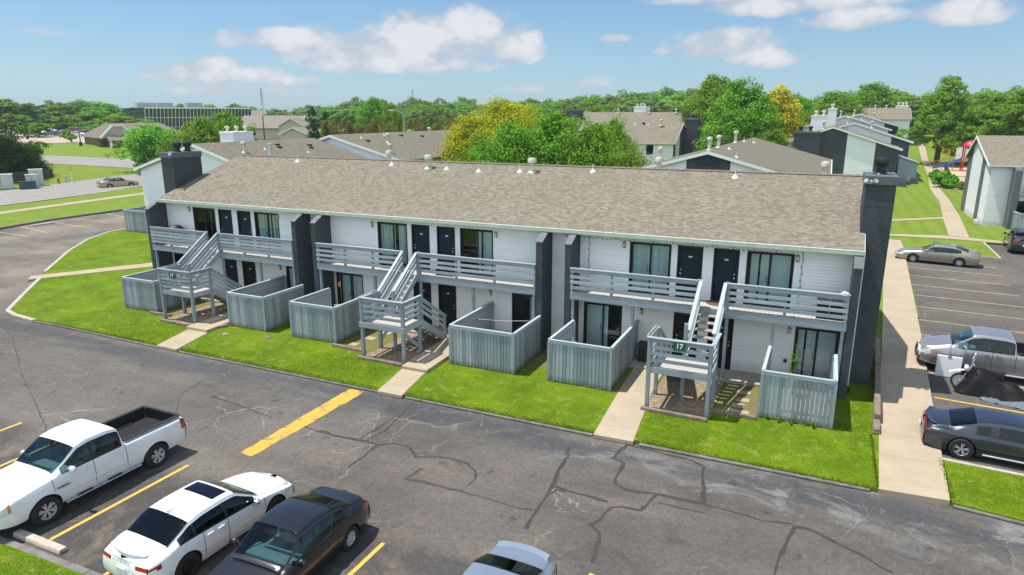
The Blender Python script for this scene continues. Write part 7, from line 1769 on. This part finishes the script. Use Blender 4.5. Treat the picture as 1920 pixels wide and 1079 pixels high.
for u, v, su, sv, am in clouds:
    a, e = ang(u, v); sa = abs(ang(u + su, v)[0] - a) + 1e-4; se = abs(ang(u, v - sv)[1] - e) + 1e-4
    dx = mth(nt, 'DIVIDE', mth(nt, 'SUBTRACT', azn, a), sa); dz = mth(nt, 'DIVIDE', mth(nt, 'SUBTRACT', eln, e), se)
    # flatter underneath
    dz2 = mth(nt, 'MULTIPLY', dz, mth(nt, 'ADD', 1.15, mth(nt, 'MULTIPLY', mth(nt, 'LESS_THAN', dz, 0.0), .35)))
    r2 = mth(nt, 'ADD', mth(nt, 'MULTIPLY', dx, dx), mth(nt, 'MULTIPLY', dz2, dz2))
    f = mth(nt, 'MULTIPLY', mth(nt, 'SUBTRACT', mth(nt, 'ADD', 1.0, mth(nt, 'MULTIPLY', edge, .62)), r2), am)
    s_ = mth(nt, 'MULTIPLY', mth(nt, 'MAXIMUM', f, 0.0), mth(nt, 'MAXIMUM', mth(nt, 'ADD', .75, mth(nt, 'MULTIPLY', dz, .5)), .1))
    dens = f if dens is None else mth(nt, 'SMOOTH_MAX', dens, f, .25)
    shade = s_ if shade is None else mth(nt, 'MAXIMUM', shade, s_)
cov = ramp(nt, mth(nt, 'MULTIPLY_ADD', dens, .95, .14), [(.0, 0.0), (.15, .16), (.4, .7), (.85, .95)], 'EASE')
cov = mth(nt, 'MULTIPLY', cov, mth(nt, 'GREATER_THAN', sp.outputs[2], .0))
lit = mix(nt, ramp(nt, mth(nt, 'ADD', mth(nt, 'MULTIPLY', shade, .75), mth(nt, 'MULTIPLY', mth(nt, 'SUBTRACT', billow, .2), .6)), [(.0, 0.0), (.55, 1.0)]), (5.3, 5.7, 6.4), (7.7, 7.85, 8.15))
hz = ramp(nt, mth(nt, 'MULTIPLY', eln, 3.0), [(0, .42), (.25, .22), (.7, .05), (1, .0)])
SKYGAIN = (.82, 1.02, 1.16)
c1 = mix(nt, hz, mix(nt, 1.0, sky.outputs[0], SKYGAIN, 'MULTIPLY'), (3.7, 6.1, 8.8))
fin = mix(nt, cov, c1, lit)
# unseen bright cloud bank, added behind the camera to fill the shaded facade
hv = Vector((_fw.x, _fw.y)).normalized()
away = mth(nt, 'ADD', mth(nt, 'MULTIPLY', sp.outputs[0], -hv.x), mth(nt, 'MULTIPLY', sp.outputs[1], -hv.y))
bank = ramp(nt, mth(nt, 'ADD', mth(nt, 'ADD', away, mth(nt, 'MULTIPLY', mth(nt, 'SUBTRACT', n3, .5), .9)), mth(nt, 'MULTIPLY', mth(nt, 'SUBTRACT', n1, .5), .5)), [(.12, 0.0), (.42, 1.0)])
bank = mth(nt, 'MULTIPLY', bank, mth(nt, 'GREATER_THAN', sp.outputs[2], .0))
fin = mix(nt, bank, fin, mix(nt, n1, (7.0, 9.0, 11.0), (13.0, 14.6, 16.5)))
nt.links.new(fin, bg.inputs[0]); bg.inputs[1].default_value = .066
scene.view_settings.view_transform = 'Standard'; scene.view_settings.look = 'None'; scene.view_settings.exposure = .66; scene.view_settings.gamma = 1.0
scene.render.engine = 'CYCLES'; scene.cycles.max_bounces = 6; scene.cycles.transparent_max_bounces = 12; scene.cycles.use_denoising = True
scene.cycles.diffuse_bounces = 4; scene.cycles.glossy_bounces = 3; scene.cycles.caustics_reflective = False; scene.cycles.caustics_refractive = False
scene.cycles.sample_clamp_indirect = 6.0

# thin summer haze in the air
m = M().box(-700, 700, -120, 900, -1.6, 45); hz_ = m.build('haze', None, kind='stuff')
hm = bpy.data.materials.new('haze_air'); hm.use_nodes = True; hn = hm.node_tree; hn.nodes.remove(hn.nodes['Principled BSDF']); pv = nd(hn, 'ShaderNodeVolumePrincipled'); pv.inputs['Color'].default_value = (.86, .93, 1, 1); pv.inputs['Density'].default_value = .0002; pv.inputs['Anisotropy'].default_value = .2
hn.links.new(pv.outputs[0], [n for n in hn.nodes if n.type == 'OUTPUT_MATERIAL'][0].inputs['Volume']); hz_.data.materials.append(hm); scene.cycles.volume_bounces = 0
